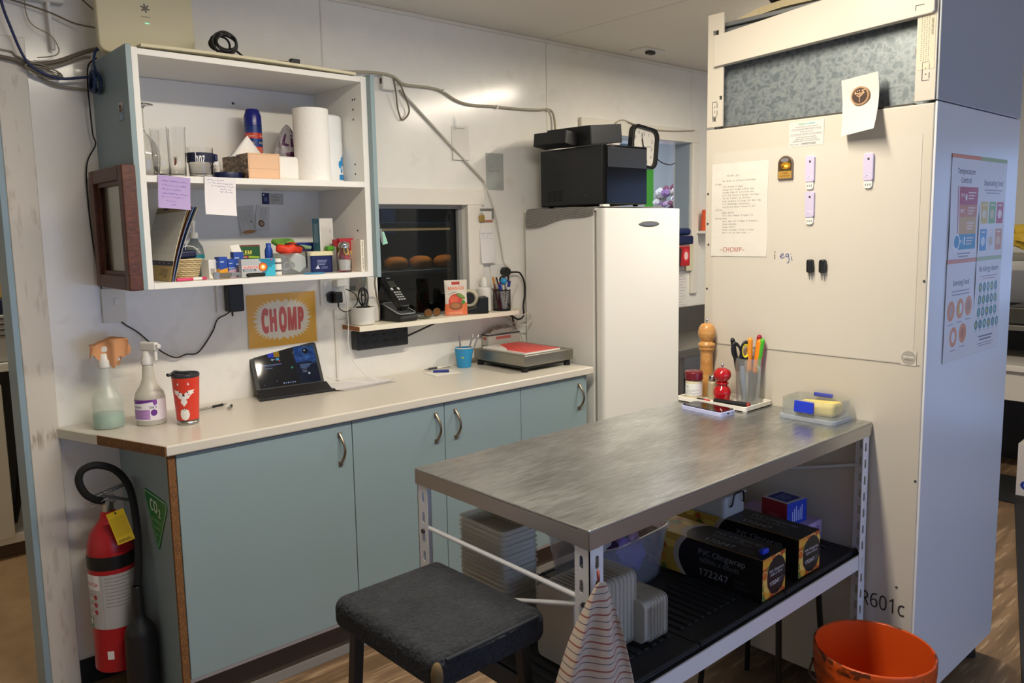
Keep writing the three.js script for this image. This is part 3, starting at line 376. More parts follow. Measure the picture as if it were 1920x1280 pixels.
  one('zip_purse', 'bright red pouch lying on top of the clear tub', 'purse', (() => { const g = new THREE.SphereGeometry(1, 28, 18), p = g.attributes.position; for (let i = 0; i < p.count; i++) { const X = p.getX(i), Y = p.getY(i), Z = p.getZ(i); p.setXYZ(i, X * .048 * (1 + .1 * Math.sin(Z * 5)), (Y * .5 + .5 * Math.sign(Y) * Math.abs(Y) ** .5) * .021 + .004 * Math.sin(X * 6), Z * .032); } g.computeVertexNormals(); return g; })(), phy(0xe23b1c, .5), [.548, y + .088, .235], [0, 0, .05]);
  one('thin_cable', 'black cord hanging over the clear tub', 'cord', tube([[-.03, .012, .01], [0, .008, .026], [.025, -.004, .045], [.03, -.03, .052], [.03, -.075, .052]], .0027, 40, 8), m.black, [.56, y + .096, .235]);
  one('leaf_packet', 'crinkled green snack packet behind the red pouch', 'packet', (() => { const g = new RoundedBoxGeometry(.07, .016, .05, 3, .007), p = g.attributes.position; for (let i = 0; i < p.count; i++) p.setY(i, p.getY(i) + .006 * Math.sin(p.getX(i) * 90) * Math.sin(p.getZ(i) * 80)); g.computeVertexNormals(); return g; })(), phy(0x6fa53c, .4), [.55, y + .112, .19], [.3, .2, .1]);
  one('key_ring', 'grey metal key ring in the clear tub', 'keys', join([new THREE.TorusGeometry(.012, .003, 8, 20), mv(new THREE.TorusGeometry(.009, .0025, 8, 20), .016, .002, .003), mv(rb(.03, .010, .004, .002), -.01, -.012, .002)]), m.steel, [.522, y + .03, .272]);
  const mt = T('spread_tub', 'navy margarine tub with a cream lid on the lower shelf', 'tub', [.660, y, .235]);
  M(mt, 'body', (() => { const g = extrude(roundRect(.094, .07, .014), .058, .002); g.rotateX(-Math.PI / 2); g.translate(0, .002, 0); return g; })(), phy(0x15205a, .3)); M(mt, 'lid', (() => { const g = extrude(roundRect(.102, .078, .016), .012, .002); g.rotateX(-Math.PI / 2); g.translate(0, .063, 0); return g; })(), phy(0xe9dfb4, .35));
  M(mt, 'label', sheet(.07, .042), print(ct(140, 84, (g, w, h) => { fr(g, 0, 0, w, h, '#141d54'); for (let i = 0; i < 4; i++) fr(g, 30, 12 + i * 10, 80 - i * 6, 3, '#a9b2d6'); poly(g, [[14, 72], [34, 46], [44, 66], [52, 72]], '#dfe4f2'); for (let i = 0; i < 2; i++) fr(g, 62, 60 + i * 8, 50, 3, '#8f99c6'); })), [0, .03, .0356]);
  one('blue_coaster', 'light blue disc lying at the front of the shelf', 'disc', lathe([[0, 0], [.036, 0], [.039, .002], [.036, .004], [0, .004]], 36), phy(0x4b98c6, .4), [.602, y, .315]);
  carton('medicine_carton', 'upright white and teal carton leaning in the cupboard corner', .060, .120, .045, [.706, y + .076, .200], .12, { front: ct(160, 256, (g, w, h) => { fr(g, 0, 0, w, h, '#d9d6cf'); for (let i = 0; i < 16; i++) fr(g, 20 + i * 8, 60 + (i % 4) * 6, 1.6, 170, '#9c9992'); fr(g, 118, 92, 4, 20, '#5a5750'); }), side: ct(96, 256, (g, w, h) => { fr(g, 0, 0, w, h, '#3f7187'); for (let i = 0; i < 6; i++) fr(g, 22 + i * 9, 40, 3, 150, '#b9cdd6'); }), base: '#cfcdc6' });
  one('green_stopper', 'bright green stopper on the margarine tub', 'stopper', rb(.03, .018, .03, .006), phy(0x4f9a22, .4), [.706, y + .0862, .245]);
  one('green_wrapper', 'pale green wrapper lying behind the red pouch', 'wrapper', (() => { const g = new RoundedBoxGeometry(.06, .012, .04, 3, .005), p = g.attributes.position; for (let i = 0; i < p.count; i++) p.setY(i, p.getY(i) + .007 * Math.sin(p.getX(i) * 110 + 1) * Math.cos(p.getZ(i) * 90)); g.computeVertexNormals(); return g; })(), phy(0x8fae84, .45), [.625, y + .094, .19], [0, .3, -.12]);
  one('blue_carton', 'dark blue carton at the back of the lower shelf', 'box', rb(.085, .108, .035, .002), std(0x1b2e8a, .5), [.655, y + .0545, .125]);
  const ss = T('salt_shaker', 'large glass shaker half full of salt on the lower shelf', 'shaker', [.730, y, .308]); ss.scale.setScalar(1.12);
  M(ss, 'body', lathe([[0, 0], [.022, 0], [.023, .003], [.0225, .055], [.017, .070], [.017, .078], [.0155, .078], [.0155, .070], [.021, .055], [.021, .005], [0, .005]], 12), glassy); M(ss, 'salt', cyl(.0205, .0205, .032, 12), std(0xf1efe8, .95), [0, .022, 0]); M(ss, 'lid', lathe([[.018, 0], [.0185, .010], [.015, .017], [0, .021]], 28), m.chrome, [0, .0785, 0]);
  const uno = T('card_game_box', 'red card game box with a yellow emblem', 'box', [.762, y, .258], -.10);
  const unoT = ct(128, 256, (g, w, h) => { fr(g, 0, 0, w, h, '#b3202c'); g.save(); g.translate(60, 92); g.rotate(-.3); disc(g, 0, 0, 34, 46, '#1c1512'); disc(g, 0, 0, 28, 40, '#d8b23a'); disc(g, 0, 0, 14, 26, '#241a14'); g.restore(); fr(g, 84, 96, 34, 34, '#e7a63a'); txt(g, 'UNO', 66, 210, 'bold 40px sans-serif', '#f0d24a'); disc(g, 24, 196, 16, 40, '#3b4a9a'); disc(g, 30, 226, 16, 20, '#4f9a3a'); });
  M(uno, 'body', rb(.055, .122, .03, .001), [std(0xb3202c, .5), print(unoT), std(0xa81c28, .5), std(0xa81c28, .5), print(unoT), std(0xa81c28, .5)], [0, .061, 0]); M(uno, 'flap', rb(.03, .026, .012, .001), std(0x9a1c26, .5), [-.030, .105, -.004]);
  carton('card_deck', 'upright white pack of large print playing cards', .014, .115, .085, [.786, y, .300], 0, { front: ct(32, 256, (g, w, h) => { fr(g, 0, 0, w, h, '#efe9d8'); g.save(); g.translate(17, 128); g.rotate(-Math.PI / 2); txt(g, 'Large Number PLAYING CARDS', 0, 0, 'bold 16px sans-serif', '#3a352c'); g.restore(); }), base: '#ece6d6' });
}
// ================================================================ ON TOP OF THE CUPBOARD AND THE CABLES AT THE DOORWAY
{
  const y = CTOP + .008;
  const r = T('wifi_router', 'flat cream router with rounded corners standing on the cupboard', 'router', [.137, y, .165], -.05);
  const g = extrude(roundRect(.29, .225, .028, 8), .026, .005, [], 3); g.translate(0, .1125, -.013); const body = M(r, 'body', g, phy(0xd9d1b0, .5), null, [-.06, 0, 0]);
  M(body, 'logo', new THREE.PlaneGeometry(.044, .055), new THREE.MeshStandardMaterial({ transparent: true, roughness: .55, map: ct(96, 120, (g2, w, h) => { g2.clearRect(0, 0, w, h); g2.strokeStyle = '#6f6a62'; g2.lineWidth = 11; for (let i = 0; i < 3; i++) { const a = i * Math.PI / 3 + .35; g2.beginPath(); g2.moveTo(48 - 30 * Math.cos(a), 46 - 30 * Math.sin(a)); g2.lineTo(48 + 30 * Math.cos(a), 46 + 30 * Math.sin(a)); g2.stroke(); } txt(g2, 'Freedom', 48, 104, '15px sans-serif', '#8a8474'); }) }), [-.003, .142, .0186]);
  M(body, 'led', rb(.013, .003, .002, .001), new THREE.MeshStandardMaterial({ color: 0xaaf0d0, emissive: 0x66e8b4, emissiveIntensity: 1.2 }), [0, .102, .0184]);
  M(r, 'foot', rb(.12, .012, .07, .004), phy(0xd0c8a8, .5), [0, .006, 0]);
  const coil = []; for (let i = 0; i < 70; i++) { const a = i / 70 * Math.PI * 2 * 6; coil.push([.036 * Math.cos(a) * (1 + .2 * Math.sin(a * .37)), .046 + .028 * Math.sin(a) * (1 + .25 * Math.sin(a * .29)), .012 * Math.sin(a * .5 + 1) + .02 * Math.sin(a * .13)]); }
  coil.push([.06, .006, .02], [.11, .004, .03], [.16, .004, .035], [.2, .005, .04]);
  const cc = T('black_cable_coil', 'coiled black power cable lying on top of the cupboard', 'cable', [.33, y + .0005, .300]); M(cc, 'cable', tube(coil, .0036, 420, 6), m.black); M(cc, 'plug', rb(.034, .016, .02, .004), m.black, [.222, .009, .043]);
}
{
  const cab = (name, label, pts, r, mat, n) => one(name, label, 'cable', tube(pts, r, n), mat);
  const grey = std(0x6f6658, .6), lgrey = std(0x9c9482, .6), blueC = phy(0x15285e, .4);
  cab('grey_cable', 'thick grey cable bundle running above the doorway to the router', [[-1.1, 2.075, .03], [-.5, 2.068, .03], [-.25, 2.056, .03], [-.17, 2.044, .035], [-.10, 2.058, .04], [-.02, 2.095, .05], [.03, 2.112, .06]], .0065, grey, 80);
  cab('grey_cable', 'second grey cable sagging behind the thick bundle', [[-1.1, 2.088, .012], [-.3, 2.082, .012], [-.2, 2.062, .02], [-.12, 2.042, .024], [-.02, 2.082, .020], [.004, 2.088, .02]], .004, lgrey, 70);
  cab('grey_cable', 'pale cable drooping low beneath the bundle', [[-.21, 2.05, .02], [-.17, 2.028, .02], [-.11, 1.992, .016], [-.03, 1.985, .012], [.003, 1.982, .010]], .0042, lgrey, 50);
  cab('blue_cable', 'dark blue network cable hanging from above and looping to the cupboard', [[-.24, 2.34, .045], [-.236, 2.222, .045], [-.216, 2.14, .045], [-.19, 2.06, .05], [-.16, 2.026, .05], [-.10, 2.006, .05], [-.03, 2.016, .05], [-.012, 2.02, .06]], .0042, blueC, 80);
  const knot = []; for (let i = 0; i < 60; i++) { const a = i / 60 * Math.PI * 2 * 5; knot.push([-.006 + .010 * Math.sin(a * .43), .028 * Math.sin(a) * (1 + .2 * Math.sin(a * .3)), .034 * Math.cos(a) * (1 + .2 * Math.cos(a * .21))]); } knot.push([-.008, .05, .01], [-.006, .085, .02], [.002, .10, .03]);
  one('blue_cable', 'tied knot of blue network cable on the cupboard side', 'cable', tube(knot, .0042, 380, 6), phy(0x14305c, .45), [-.004, 1.995, .105]);
  cab('thin_cable', 'thin dark cable running to the edge of the router', [[-.3, 2.245, .02], [-.17, 2.222, .025], [-.10, 2.205, .03], [-.04, 2.182, .04], [.012, 2.165, .09]], .0028, grey, 50);
  cab('thin_cable', 'thin dark cable slanting down behind the router', [[-.06, 2.32, .02], [-.008, 2.26, .03], [.03, 2.222, .05], [.05, 2.2, .10]], .0028, grey, 30);
  cab('thin_cable', 'thin grey wire curling around the hanging aerial', [[-.17, 2.26, .02], [-.166, 2.19, .02], [-.15, 2.16, .025], [-.11, 2.135, .04], [-.092, 2.10, .045], [-.096, 2.08, .045], [-.12, 2.07, .04], [-.15, 2.065, .03]], .0018, lgrey, 60);
  const wad = []; for (let i = 0; i < 90; i++) { const a = i / 90 * Math.PI * 2 * 8; wad.push([.045 * Math.cos(a) + .008 * Math.sin(a * .27), .012 * Math.sin(a) - .018 * Math.cos(a) * .6 + .006 * Math.sin(a * .61), .010 * Math.sin(a * .5) + .004 * Math.cos(a * 1.7)]); }
  one('wire_hank', 'tied hank of thin grey wire hanging at the doorway corner', 'wire', tube(wad, .0017, 560, 5), lgrey, [-.135, 2.026, .034]);
  const md = T('wall_modem', 'white wall modem above the doorway with a hanging aerial', 'modem', [-.16, 2.225, 0]); M(md, 'body', rb(.2, .14, .035, .008), m.plasticWhite, [0, .082, .0185]); const ga = new THREE.CapsuleGeometry(.0065, .15, 6, 14); M(md, 'aerial', ga, m.plasticWhite, [.056, -.05, .024], [0, 0, .035]);
  // black charger lead: down the wall and up to the plug
  cab('charger_lead', 'thin black charger lead sagging across the wall to its plug', [[.02, 2.085, .03], [-.006, 2.06, .03], [-.018, 2.0, .05], [-.017, 1.92, .05], [-.012, 1.84, .04], [-.004, 1.81, .03], [-.032, 1.745, .02], [-.034, 1.62, .008], [-.026, 1.45, .006], [-.012, 1.335, .006], [.034, 1.235, .006], [.09, 1.185, .008], [.15, 1.12, .02], [.203, 1.086, .02], [.245, 1.092, .012], [.29, 1.094, .008], [.345, 1.16, .006], [.366, 1.205, .008], [.395, 1.222, .016], [.414, 1.236, .026]], .0024, m.black, 180);
}
// ================================================================ WALL FITTINGS AROUND THE COUNTER
function outlet(label, x, y, w = .115, h = .072) { const o = T('power_outlet', label, 'outlet', [x, y, .0005]); M(o, 'plate', rb(w, h, .010, .003), m.plasticWhite, [0, 0, .005]); for (const s of [-1, 1]) { if (w > h) M(o, 'switch', rb(.012, .018, .006, .002), m.white, [s * w * .36, h * .22, .012]); } return o; }
{
  const sw = T('light_switch', 'plain white switch plate under the wooden case', 'switch', [.020, 1.285, .0005]); M(sw, 'plate', rb(.076, .116, .009, .003), m.plasticWhite, [0, 0, .0045]); M(sw, 'rocker', rb(.016, .022, .005, .0015), m.white, [.008, .012, .011]);
  const ol = T('power_outlet', 'upright white outlet with a black adapter beneath the cupboard', 'outlet', [.394, 1.290, .0005]); M(ol, 'plate', rb(.055, .12, .012, .003), m.plasticWhite, [0, 0, .006]); M(ol, 'switch', rb(.014, .02, .006, .002), m.white, [-.012, .02, .014]);
  const ad = T('power_adapter', 'bulky black power adapter plugged in beneath the cupboard', 'adapter', [.422, 1.283, .013]); M(ad, 'body', rb(.058, .100, .045, .006), m.black, [0, 0, .0228]); M(ad, 'strain_relief', cyl(.004, .003, .02, 10), m.black, [-.006, -.058, .014]);
  const or = outlet('double white outlet with two plugs beneath the cupboard corner', .845, 1.280, .115, .115); M(or, 'socket_button', (() => { const g = cyl(.008, .008, .006, 16); g.rotateX(Math.PI / 2); return g; })(), m.white, [-.038, .03, .013]); M(or, 'socket_button', (() => { const g = cyl(.008, .008, .006, 16); g.rotateX(Math.PI / 2); return g; })(), m.white, [-.038, -.026, .013]);
  const wp = T('usb_charger', 'white charger plugged into the double outlet', 'charger', [.864, 1.312, .012]); M(wp, 'body', rb(.05, .03, .04, .006), m.plasticWhite, [0, 0, .0205]);
  const bp = T('power_plug', 'round black plug in the double outlet', 'plug', [.832, 1.256, .012]); { const g = cyl(.024, .024, .018, 24); g.rotateX(Math.PI / 2); M(bp, 'base', g, m.black, [0, 0, .0095]); M(bp, 'body', rb(.034, .044, .03, .005), m.black, [.010, 0, .0335]); M(bp, 'strain_relief', cyl(.004, .003, .016, 10), m.black, [.012, -.03, .034]); }
  one('black_lead', 'short black lead looping from the round plug to the white pot', 'cable', tube([[.844, 1.218, .046], [.852, 1.205, .05], [.875, 1.196, .05], [.905, 1.205, .05], [.93, 1.235, .05], [.925, 1.265, .04], [.89, 1.286, .03]], .0022, 60, 6), m.black);
  one('white_lead', 'white charging lead falling from its plug to the counter', 'cable', tube([[.874, 1.298, .04], [.884, 1.24, .04], [.872, 1.15, .07], [.868, 1.07, .07], [.885, 1.0, .07], [.93, .935, .09], [.99, .9035, .10], [1.04, .9035, .11], [1.045, .9035, .14], [.99, .9035, .13], [.9, .908, .09], [.81, .93, .06], [.772, .945, .056]], .0021, 140, 6), m.plasticWhite);
  one('cable_cover', 'slim white cable cover strip running down the wall to the counter', 'trunking', rb(.012, .29, .008, .002), m.trim, [.851, 1.058, .0045]);
  // CHOMP poster in a plastic sleeve
  const po = T('wall_poster', 'yellow poster reading CHOMP in red letters', 'poster', [.624, 1.184, .002], 0);
  const pt = ct(1024, 724, (g, w, h) => {
    fr(g, 0, 0, w, h, '#e3ab24'); const N = 38, p = []; for (let i = 0; i < N * 2; i++) { const a = i / (N * 2) * Math.PI * 2, k = i % 2 ? .84 : 1; p.push([w / 2 + Math.sign(Math.cos(a)) * Math.abs(Math.cos(a)) ** .75 * 440 * k, h / 2 + Math.sign(Math.sin(a)) * Math.abs(Math.sin(a)) ** .75 * 285 * k]); } poly(g, p, '#e2dccb');
    g.save(); g.translate(w / 2, h / 2 + 8); g.scale(.80, 2.0); g.lineJoin = 'round'; g.strokeStyle = '#c74b4a'; g.lineWidth = 20; const L = 'CHOMP', X = [-330, -178, 0, 178, 338], sc = [1.02, .95, 1.06, .98, .96]; [...L].forEach((c, i) => { g.save(); g.translate(X[i], 0); g.scale(1, sc[i]); g.font = 'bold 206px sans-serif'; g.textAlign = 'center'; g.textBaseline = 'middle'; g.fillStyle = '#c74b4a'; g.fillText(c, 0, 0); g.strokeText(c, 0, 0); g.restore(); }); g.restore();
  });
  M(po, 'print', sheet(.284, .203, (u, v) => .0015 * Math.sin(u * 5) * Math.sin(v * 4)), print(pt, .35));
  M(po, 'sleeve', sheet(.300, .220, (u, v) => .0015 * Math.sin(u * 5) * Math.sin(v * 4) + .0014, .0003), new THREE.MeshPhysicalMaterial({ color: 0xffffff, roughness: .12, transmission: 1, thickness: 0 }));
  // clear sleeve with a dark photograph, half behind the cupboard
  const sl = T('photo_sleeve', 'dark photo in a clear sleeve hanging left of the window', 'photo', [.968, 1.308, .004], 0); M(sl, 'photo', sheet(.082, .11), print(ct(128, 172, (g, w, h) => { fr(g, 0, 0, w, h, '#3c3d3c'); fr(g, 84, 0, 30, h, '#3f8a90'); poly(g, [[60, 90], [110, 110], [110, 172], [40, 172]], '#6b625a'); fr(g, 114, 0, 14, h, '#d8dcd8'); fr(g, 0, 0, 40, 60, '#22242a'); })), [0, .02, 0], [0, 0, -.07]); M(sl, 'sleeve', sheet(.09, .15, (u, v) => .004 * Math.sin(v * 8), .0004), new THREE.MeshPhysicalMaterial({ color: 0xe9e7e2, roughness: .2, transmission: .9, thickness: 0 }), [.002, 0, .003], [0, 0, -.07]);
}
{ // small wall shelf and what stands on it
  const ws = T('wall_shelf', 'narrow white wall shelf below the window', 'shelf', [0, 0, 0]), Y = 1.14; M(ws, 'board', (() => { const g = extrude([[.885, -.001], [1.80, -.001], [1.80, -.085], [1.735, -.145], [.885, -.135]].map(([x, z]) => [x, z]), .018, .001); g.rotateX(-Math.PI / 2); g.translate(0, Y - .020, 0); return g; })(), phy(0xede6d2, .4)); M(ws, 'end_edge', span(.8835, .8853, Y - .019, Y - .001, .002, .132), std(0x9a6238, .7)).userData.label = 'bare brown wooden end';
  const wy = Y + .0006;
  M(ws, 'bracket', join([bar([1.30, 1.118, .09], [1.19, 1.06, .012], .004), bar([1.30, 1.118, .09], [1.30, 1.118, .004], .004)]), m.black);
  const pot = T('white_pot', 'round white plastic pot holding a bundled black cable', 'pot', [.945, wy, .062]); M(pot, 'body', lathe([[0, 0], [.046, 0], [.048, .003], [.0495, .062], [.0515, .063], [.0515, .070], [.0485, .070], [.0475, .006], [0, .006]], 40), phy(0xe4e2da, .45));
  const bun = []; for (let i = 0; i < 50; i++) { const a = i / 50 * Math.PI * 2 * 6; bun.push([.016 * Math.sin(a) * (1 + .3 * Math.cos(a * .5)), .035 * Math.cos(a) + .05 + .004 * Math.sin(a * .7), .008 * Math.sin(a * .5)]); } const cb = T('cable_bundle', 'tied black cable standing in the white pot', 'cable', [.945, wy + .0065, .062]); M(cb, 'cable', tube(bun, .0024, 320, 6), m.black, [.006, .055, 0]); M(cb, 'tie', cyl(.006, .006, .008, 12), m.darkGrey, [.004, .112, 0]); M(cb, 'plug', rb(.058, .02, .034, .008), m.black, [0, .058, .006]); M(cb, 'wire_mass', new THREE.TorusGeometry(.03, .008, 8, 24), m.black, [0, .02, 0], [Math.PI / 2, 0, 0]);
  // cordless phone on its cradle
  const ph = T('cordless_phone', 'black cordless phone standing in its sloping cradle', 'phone', [1.12, wy, .058], .10); ph.scale.setScalar(1.08);
  { const g = extrude([[-.085, 0], [.062, 0], [.070, .014], [.064, .022], [-.062, .066], [-.085, .062]], .082, .006, [], 3); g.translate(0, 0, -.041); g.rotateY(-Math.PI / 2 - 0); const base = M(ph, 'cradle', g, phy(0x121316, .35)); }
  M(ph, 'cradle_trim', (() => { const o = roundRect(.088, .118, .016), i2 = roundRect(.082, .112, .014), g = extrude(o, .003, 0, [i2]); return g; })(), std(0xb9bcc0, .3, .7), [0, .047, .006], [-Math.PI / 2 + .335, 0, 0]);
  const hs = M(ph, 'handset', (() => { const g = extrude(roundRect(.05, .165, .014), .022, .004, [], 3); return g; })(), phy(0x0d0e11, .3), [-.004, .098, -.022], [-.80, 0, 0]);
  M(hs, 'screen', rb(.034, .03, .002, .001), phy(0x31382f, .2), [0, .035, .0272]); M(hs, 'earpiece', rb(.018, .003, .002, .001), m.steel, [0, .066, .0272]);
  for (const s of [-1, 1]) M(hs, 'call_key', rb(.010, .012, .003, .001), std(0xc6c8c6, .4), [s * .016, .008, .0272]);
  for (let j = 0; j < 4; j++) for (let i = -1; i <= 1; i++) M(hs, 'key', rb(.009, .0065, .003, .001), std(0xa9aba8, .45), [i * .0125, -.010 - j * .0125, .0272]);
  const gl = T('eyeglasses', 'folded eyeglasses with brown lenses on the wall shelf', 'glasses', [1.29, wy, .045], .2);
  for (const s of [-1, 1]) { const t = new THREE.TorusGeometry(.022, .0016, 6, 28); t.scale(1.15, .8, 1); M(gl, 'rim', t, m.black, [s * .028, .019, .02]); M(gl, 'lens', (() => { const q = cyl(.0215, .0215, .0014, 28); q.rotateX(Math.PI / 2); q.scale(1.15, .8, 1); return q; })(), new THREE.MeshPhysicalMaterial({ color: 0xa06a2a, roughness: .06, transmission: .6, thickness: 0 }), [s * .028, .019, .02]); M(gl, 'temple', tube([[s * .053, .022, .02], [s * .056, .024, -.01], [s * .05, .016, -.04], [s * -.01, .004, -.03 - s * .006]], .0016, 24, 6), m.black); }
  const dish = one('trinket_dish', 'small green rimmed dish under the eyeglasses', 'dish', lathe([[0, 0], [.03, 0], [.036, .003], [.034, .004], [.029, .0015], [0, .0015]], 28), phy(0x71806a, .4), [1.235, wy, .075]);
  const pouch = T('snack_pouch', 'orange mango snack pouch standing on the wall shelf', 'pouch', [1.415, wy, .078], -.38);
  const pg = new THREE.BoxGeometry(.105, .155, .036, 14, 16, 4), pp = pg.attributes.position; for (let i = 0; i < pp.count; i++) { const v = pp.getY(i) / .155 + .5, u = pp.getX(i) / .0525, k = Math.max(.02, Math.max(0, 1 - v) ** .7) * Math.sqrt(Math.max(.03, 1 - u * u * .92)); pp.setZ(i, pp.getZ(i) * k + .0015 * Math.sin(v * 12 + u * 4)); pp.setX(i, pp.getX(i) * (1 - .05 * Math.sin(v * Math.PI))); } pg.computeVertexNormals();
  M(pouch, 'body', pg, phy(0xffffff, .4, { map: ct(256, 384, (g, w, h) => { fr(g, 0, 0, w, h, '#d9cfc0'); poly(g, [[0, 262], [w, 250], [w, h], [0, h]], '#e0764a'); fr(g, 80, 18, 92, 34, '#b6342c'); txt(g, 'MANGO', 126, 92, 'bold 50px sans-serif', '#e0683a'); disc(g, 118, 236, 84, 84, '#c9452e'); disc(g, 100, 216, 48, 44, '#dd6038'); disc(g, 120, 286, 78, 44, '#8d5330'); disc(g, 110, 280, 60, 26, '#a9703f'); g.save(); g.translate(180, 178); g.rotate(.5); disc(g, 0, 0, 58, 22, '#5c7d2c'); disc(g, 4, -4, 44, 12, '#7d9d44'); g.restore(); disc(g, 206, 246, 24, 24, '#4c8a34'); g.strokeStyle = '#4d3220'; g.lineWidth = 5; g.beginPath(); g.moveTo(40, 160); g.quadraticCurveTo(90, 130, 130, 132); g.stroke(); for (let i = 0; i < 3; i++) fr(g, 40, 350 + i * 10, 150, 3, '#f1c8a8'); }) }), [0, .0775, 0]);
  const td = T('tape_dispenser', 'black tape dispenser with a roll of clear tape', 'tape dispenser', [1.515, wy, .088], -.62);
  { const g = extrude([[-.075, 0], [.06, 0], [.06, .07], [.045, .076], [.02, .072], [.005, .030], [-.03, .022], [-.05, .036], [-.068, .034], [-.075, .02]], .052, .004, [], 2); g.translate(0, 0, -.026); M(td, 'body', g, phy(0x0c0d10, .4)); const t = new THREE.TorusGeometry(.033, .009, 12, 36); t.scale(1, 1, 1.1); M(td, 'tape_roll', t, new THREE.MeshPhysicalMaterial({ color: 0xd8d2b8, roughness: .25, transmission: .3, thickness: 0 }), [-.025, .068, 0]); const q = cyl(.024, .024, .022, 28); q.rotateX(Math.PI / 2); M(td, 'hub', q, m.black, [-.025, .068, 0]); }
  const wbt = T('white_bottle', 'plain white squeeze bottle between the tape and the pen pot', 'bottle', [1.606, wy, .045]); M(wbt, 'body', lathe([[0, 0], [.033, 0], [.035, .003], [.035, .10], [.030, .108], [.016, .112], [0, .112]], 32), phy(0xe6e3da, .45)); M(wbt, 'spout', lathe([[.016, 0], [.018, .014], [.013, .034], [.009, .044], [0, .046]], 24), m.plasticWhite, [0, .1125, 0]);
  const cupM = new THREE.MeshStandardMaterial({ color: 0x17181c, roughness: .5, metalness: .4 });
  const pc = T('mesh_pen_pot', 'black wire mesh pot full of pens', 'pen pot', [1.678, wy, .088]);
  const N = 26; for (let i = 0; i < N; i++) { const a = i / N * 6.2832; } 
  M(pc, 'mesh_wall', join([...Array(44).keys()].map((i) => { const a = i / 44 * 6.2832, b = a + .9; return tube([0, 1, 2, 3, 4].map((k) => [.0405 * Math.cos(a + (b - a) * k / 4), .004 + .088 * k / 4, .0405 * Math.sin(a + (b - a) * k / 4)]), .0007, 8, 4); }).concat([...Array(44).keys()].map((i) => { const a = i / 44 * 6.2832, b = a - .9; return tube([0, 1, 2, 3, 4].map((k) => [.0405 * Math.cos(a + (b - a) * k / 4), .004 + .088 * k / 4, .0405 * Math.sin(a + (b - a) * k / 4)]), .0007, 8, 4); }))), cupM).userData.kind = 'stuff';
  M(pc, 'rim', (() => { const g = new THREE.TorusGeometry(.0405, .0022, 8, 40); g.rotateX(Math.PI / 2); g.translate(0, .094, 0); return g; })(), cupM); M(pc, 'base', cyl(.041, .041, .006, 36), cupM, [0, .003, 0]);
  const stick = (nm, lb, c, cap, dx, dz, tx, tz, L, r = .0045, y0 = .0065) => { const t = T(nm, lb, 'pen', [1.678 + dx, wy + y0, .088 + dz]); t.rotation.set(tx, 0, tz); M(t, 'barrel', mv(cyl(r, r, L, 12), 0, L / 2, 0), phy(c, .35)); M(t, 'cap', mv(cyl(r * 1.12, r * 1.12, L * .22, 12), 0, L * .9, 0), phy(cap, .35)); return t; };
  stick('marker_pen', 'white marker with a blue cap leaning in the mesh pot', 0xd9dde6, 0x22389a, .0, .012, .1, .26, .12, .0065); stick('marker_pen', 'white marker with a dark cap at the far side of the mesh pot', 0xe2e2e4, 0x223080, .016, .005, .12, -.12, .13, .0065); stick('pen', 'orange tipped brown pencil in the mesh pot', 0x6b3a2a, 0xc98a3a, -.015, -.005, -.06, .16, .15, .0045); stick('pen', 'red pen standing in the mesh pot', 0xa32a34, 0xd34a56, .004, -.012, 0, .05, .12, .005); stick('pen', 'slim dark blue pen in the mesh pot', 0x1a2a70, 0x10183c, -.006, -.018, -.05, -.16, .14, .004);
  const lol = T('ball_pen', 'pen with a round blue ball top in the mesh pot', 'pen', [1.683, wy + .0065, .098]); M(lol, 'barrel', mv(cyl(.0035, .0035, .115, 12), 0, .0575, 0), m.plasticWhite); M(lol, 'ball', new THREE.SphereGeometry(.016, 24, 16), phy(0x2b93cf, .3), [0, .128, 0]);
  // scissors with black handles
  const scz = T('scissors', 'black handled scissors standing in the mesh pot', 'scissors', [1.70, wy + .0065, .082]); M(scz, 'blade', rb(.012, .10, .003, .001), m.steel, [0, .05, 0]); M(scz, 'handle', join([mv(new THREE.TorusGeometry(.014, .0045, 8, 24), -.012, .135, 0), mv(new THREE.TorusGeometry(.014, .0045, 8, 24), .014, .14, 0), mv(rb(.014, .05, .007, .003), 0, .11, 0)]), m.black);
  const os = outlet('white wall outlet with a black plug behind the pen pot', 1.738, 1.295, .115, .115);
  const pl = T('power_plug', 'black plug with a thick cord behind the pen pot', 'plug', [1.758, 1.315, .012]); { const g = cyl(.021, .021, .03, 24); g.rotateX(Math.PI / 2); M(pl, 'body', g, m.black, [0, 0, .0155]); M(pl, 'strain_relief', (() => { const q = cyl(.006, .004, .05, 12); q.rotateZ(Math.PI / 2); return q; })(), m.black, [.04, -.005, .02]); }
  one('thin_cable', 'thick black cord falling behind the shelf beside the fridge', 'cord', tube([[1.82, 1.31, .03], [1.85, 1.302, .03], [1.875, 1.26, .03], [1.878, 1.20, .03], [1.84, 1.15, .06], [1.84, 1.10, .06], [1.80, 1.085, .07], [1.77, 1.10, .06], [1.76, 1.115, .02]], .0045, 80, 8), m.black);
  one('thin_cable', 'black cord dropping behind the kitchen scale', 'cord', tube([[1.70, 1.29, .026], [1.73, 1.22, .024], [1.79, 1.13, .024], [1.80, 1.08, .026], [1.815, 1.02, .028], [1.83, .96, .03], [1.845, .905, .03]], .0035, 60, 8), m.black);
  const wl = (lb, pts, r) => one('white_lead', lb, 'cable', tube(pts, r, 100, 6), std(0xcfc9ba, .5));
  wl('white lead tied in a loop under the end of the wall shelf', [[1.76, 2.0 - .9, .02], [1.80, 1.06, .05], [1.86, 1.055, .07], [1.885, 1.085, .07], [1.86, 1.11, .07], [1.81, 1.09, .06], [1.80, 1.05, .05], [1.84, 1.0, .04], [1.86, .93, .04], [1.862, .905, .04]], .0028);
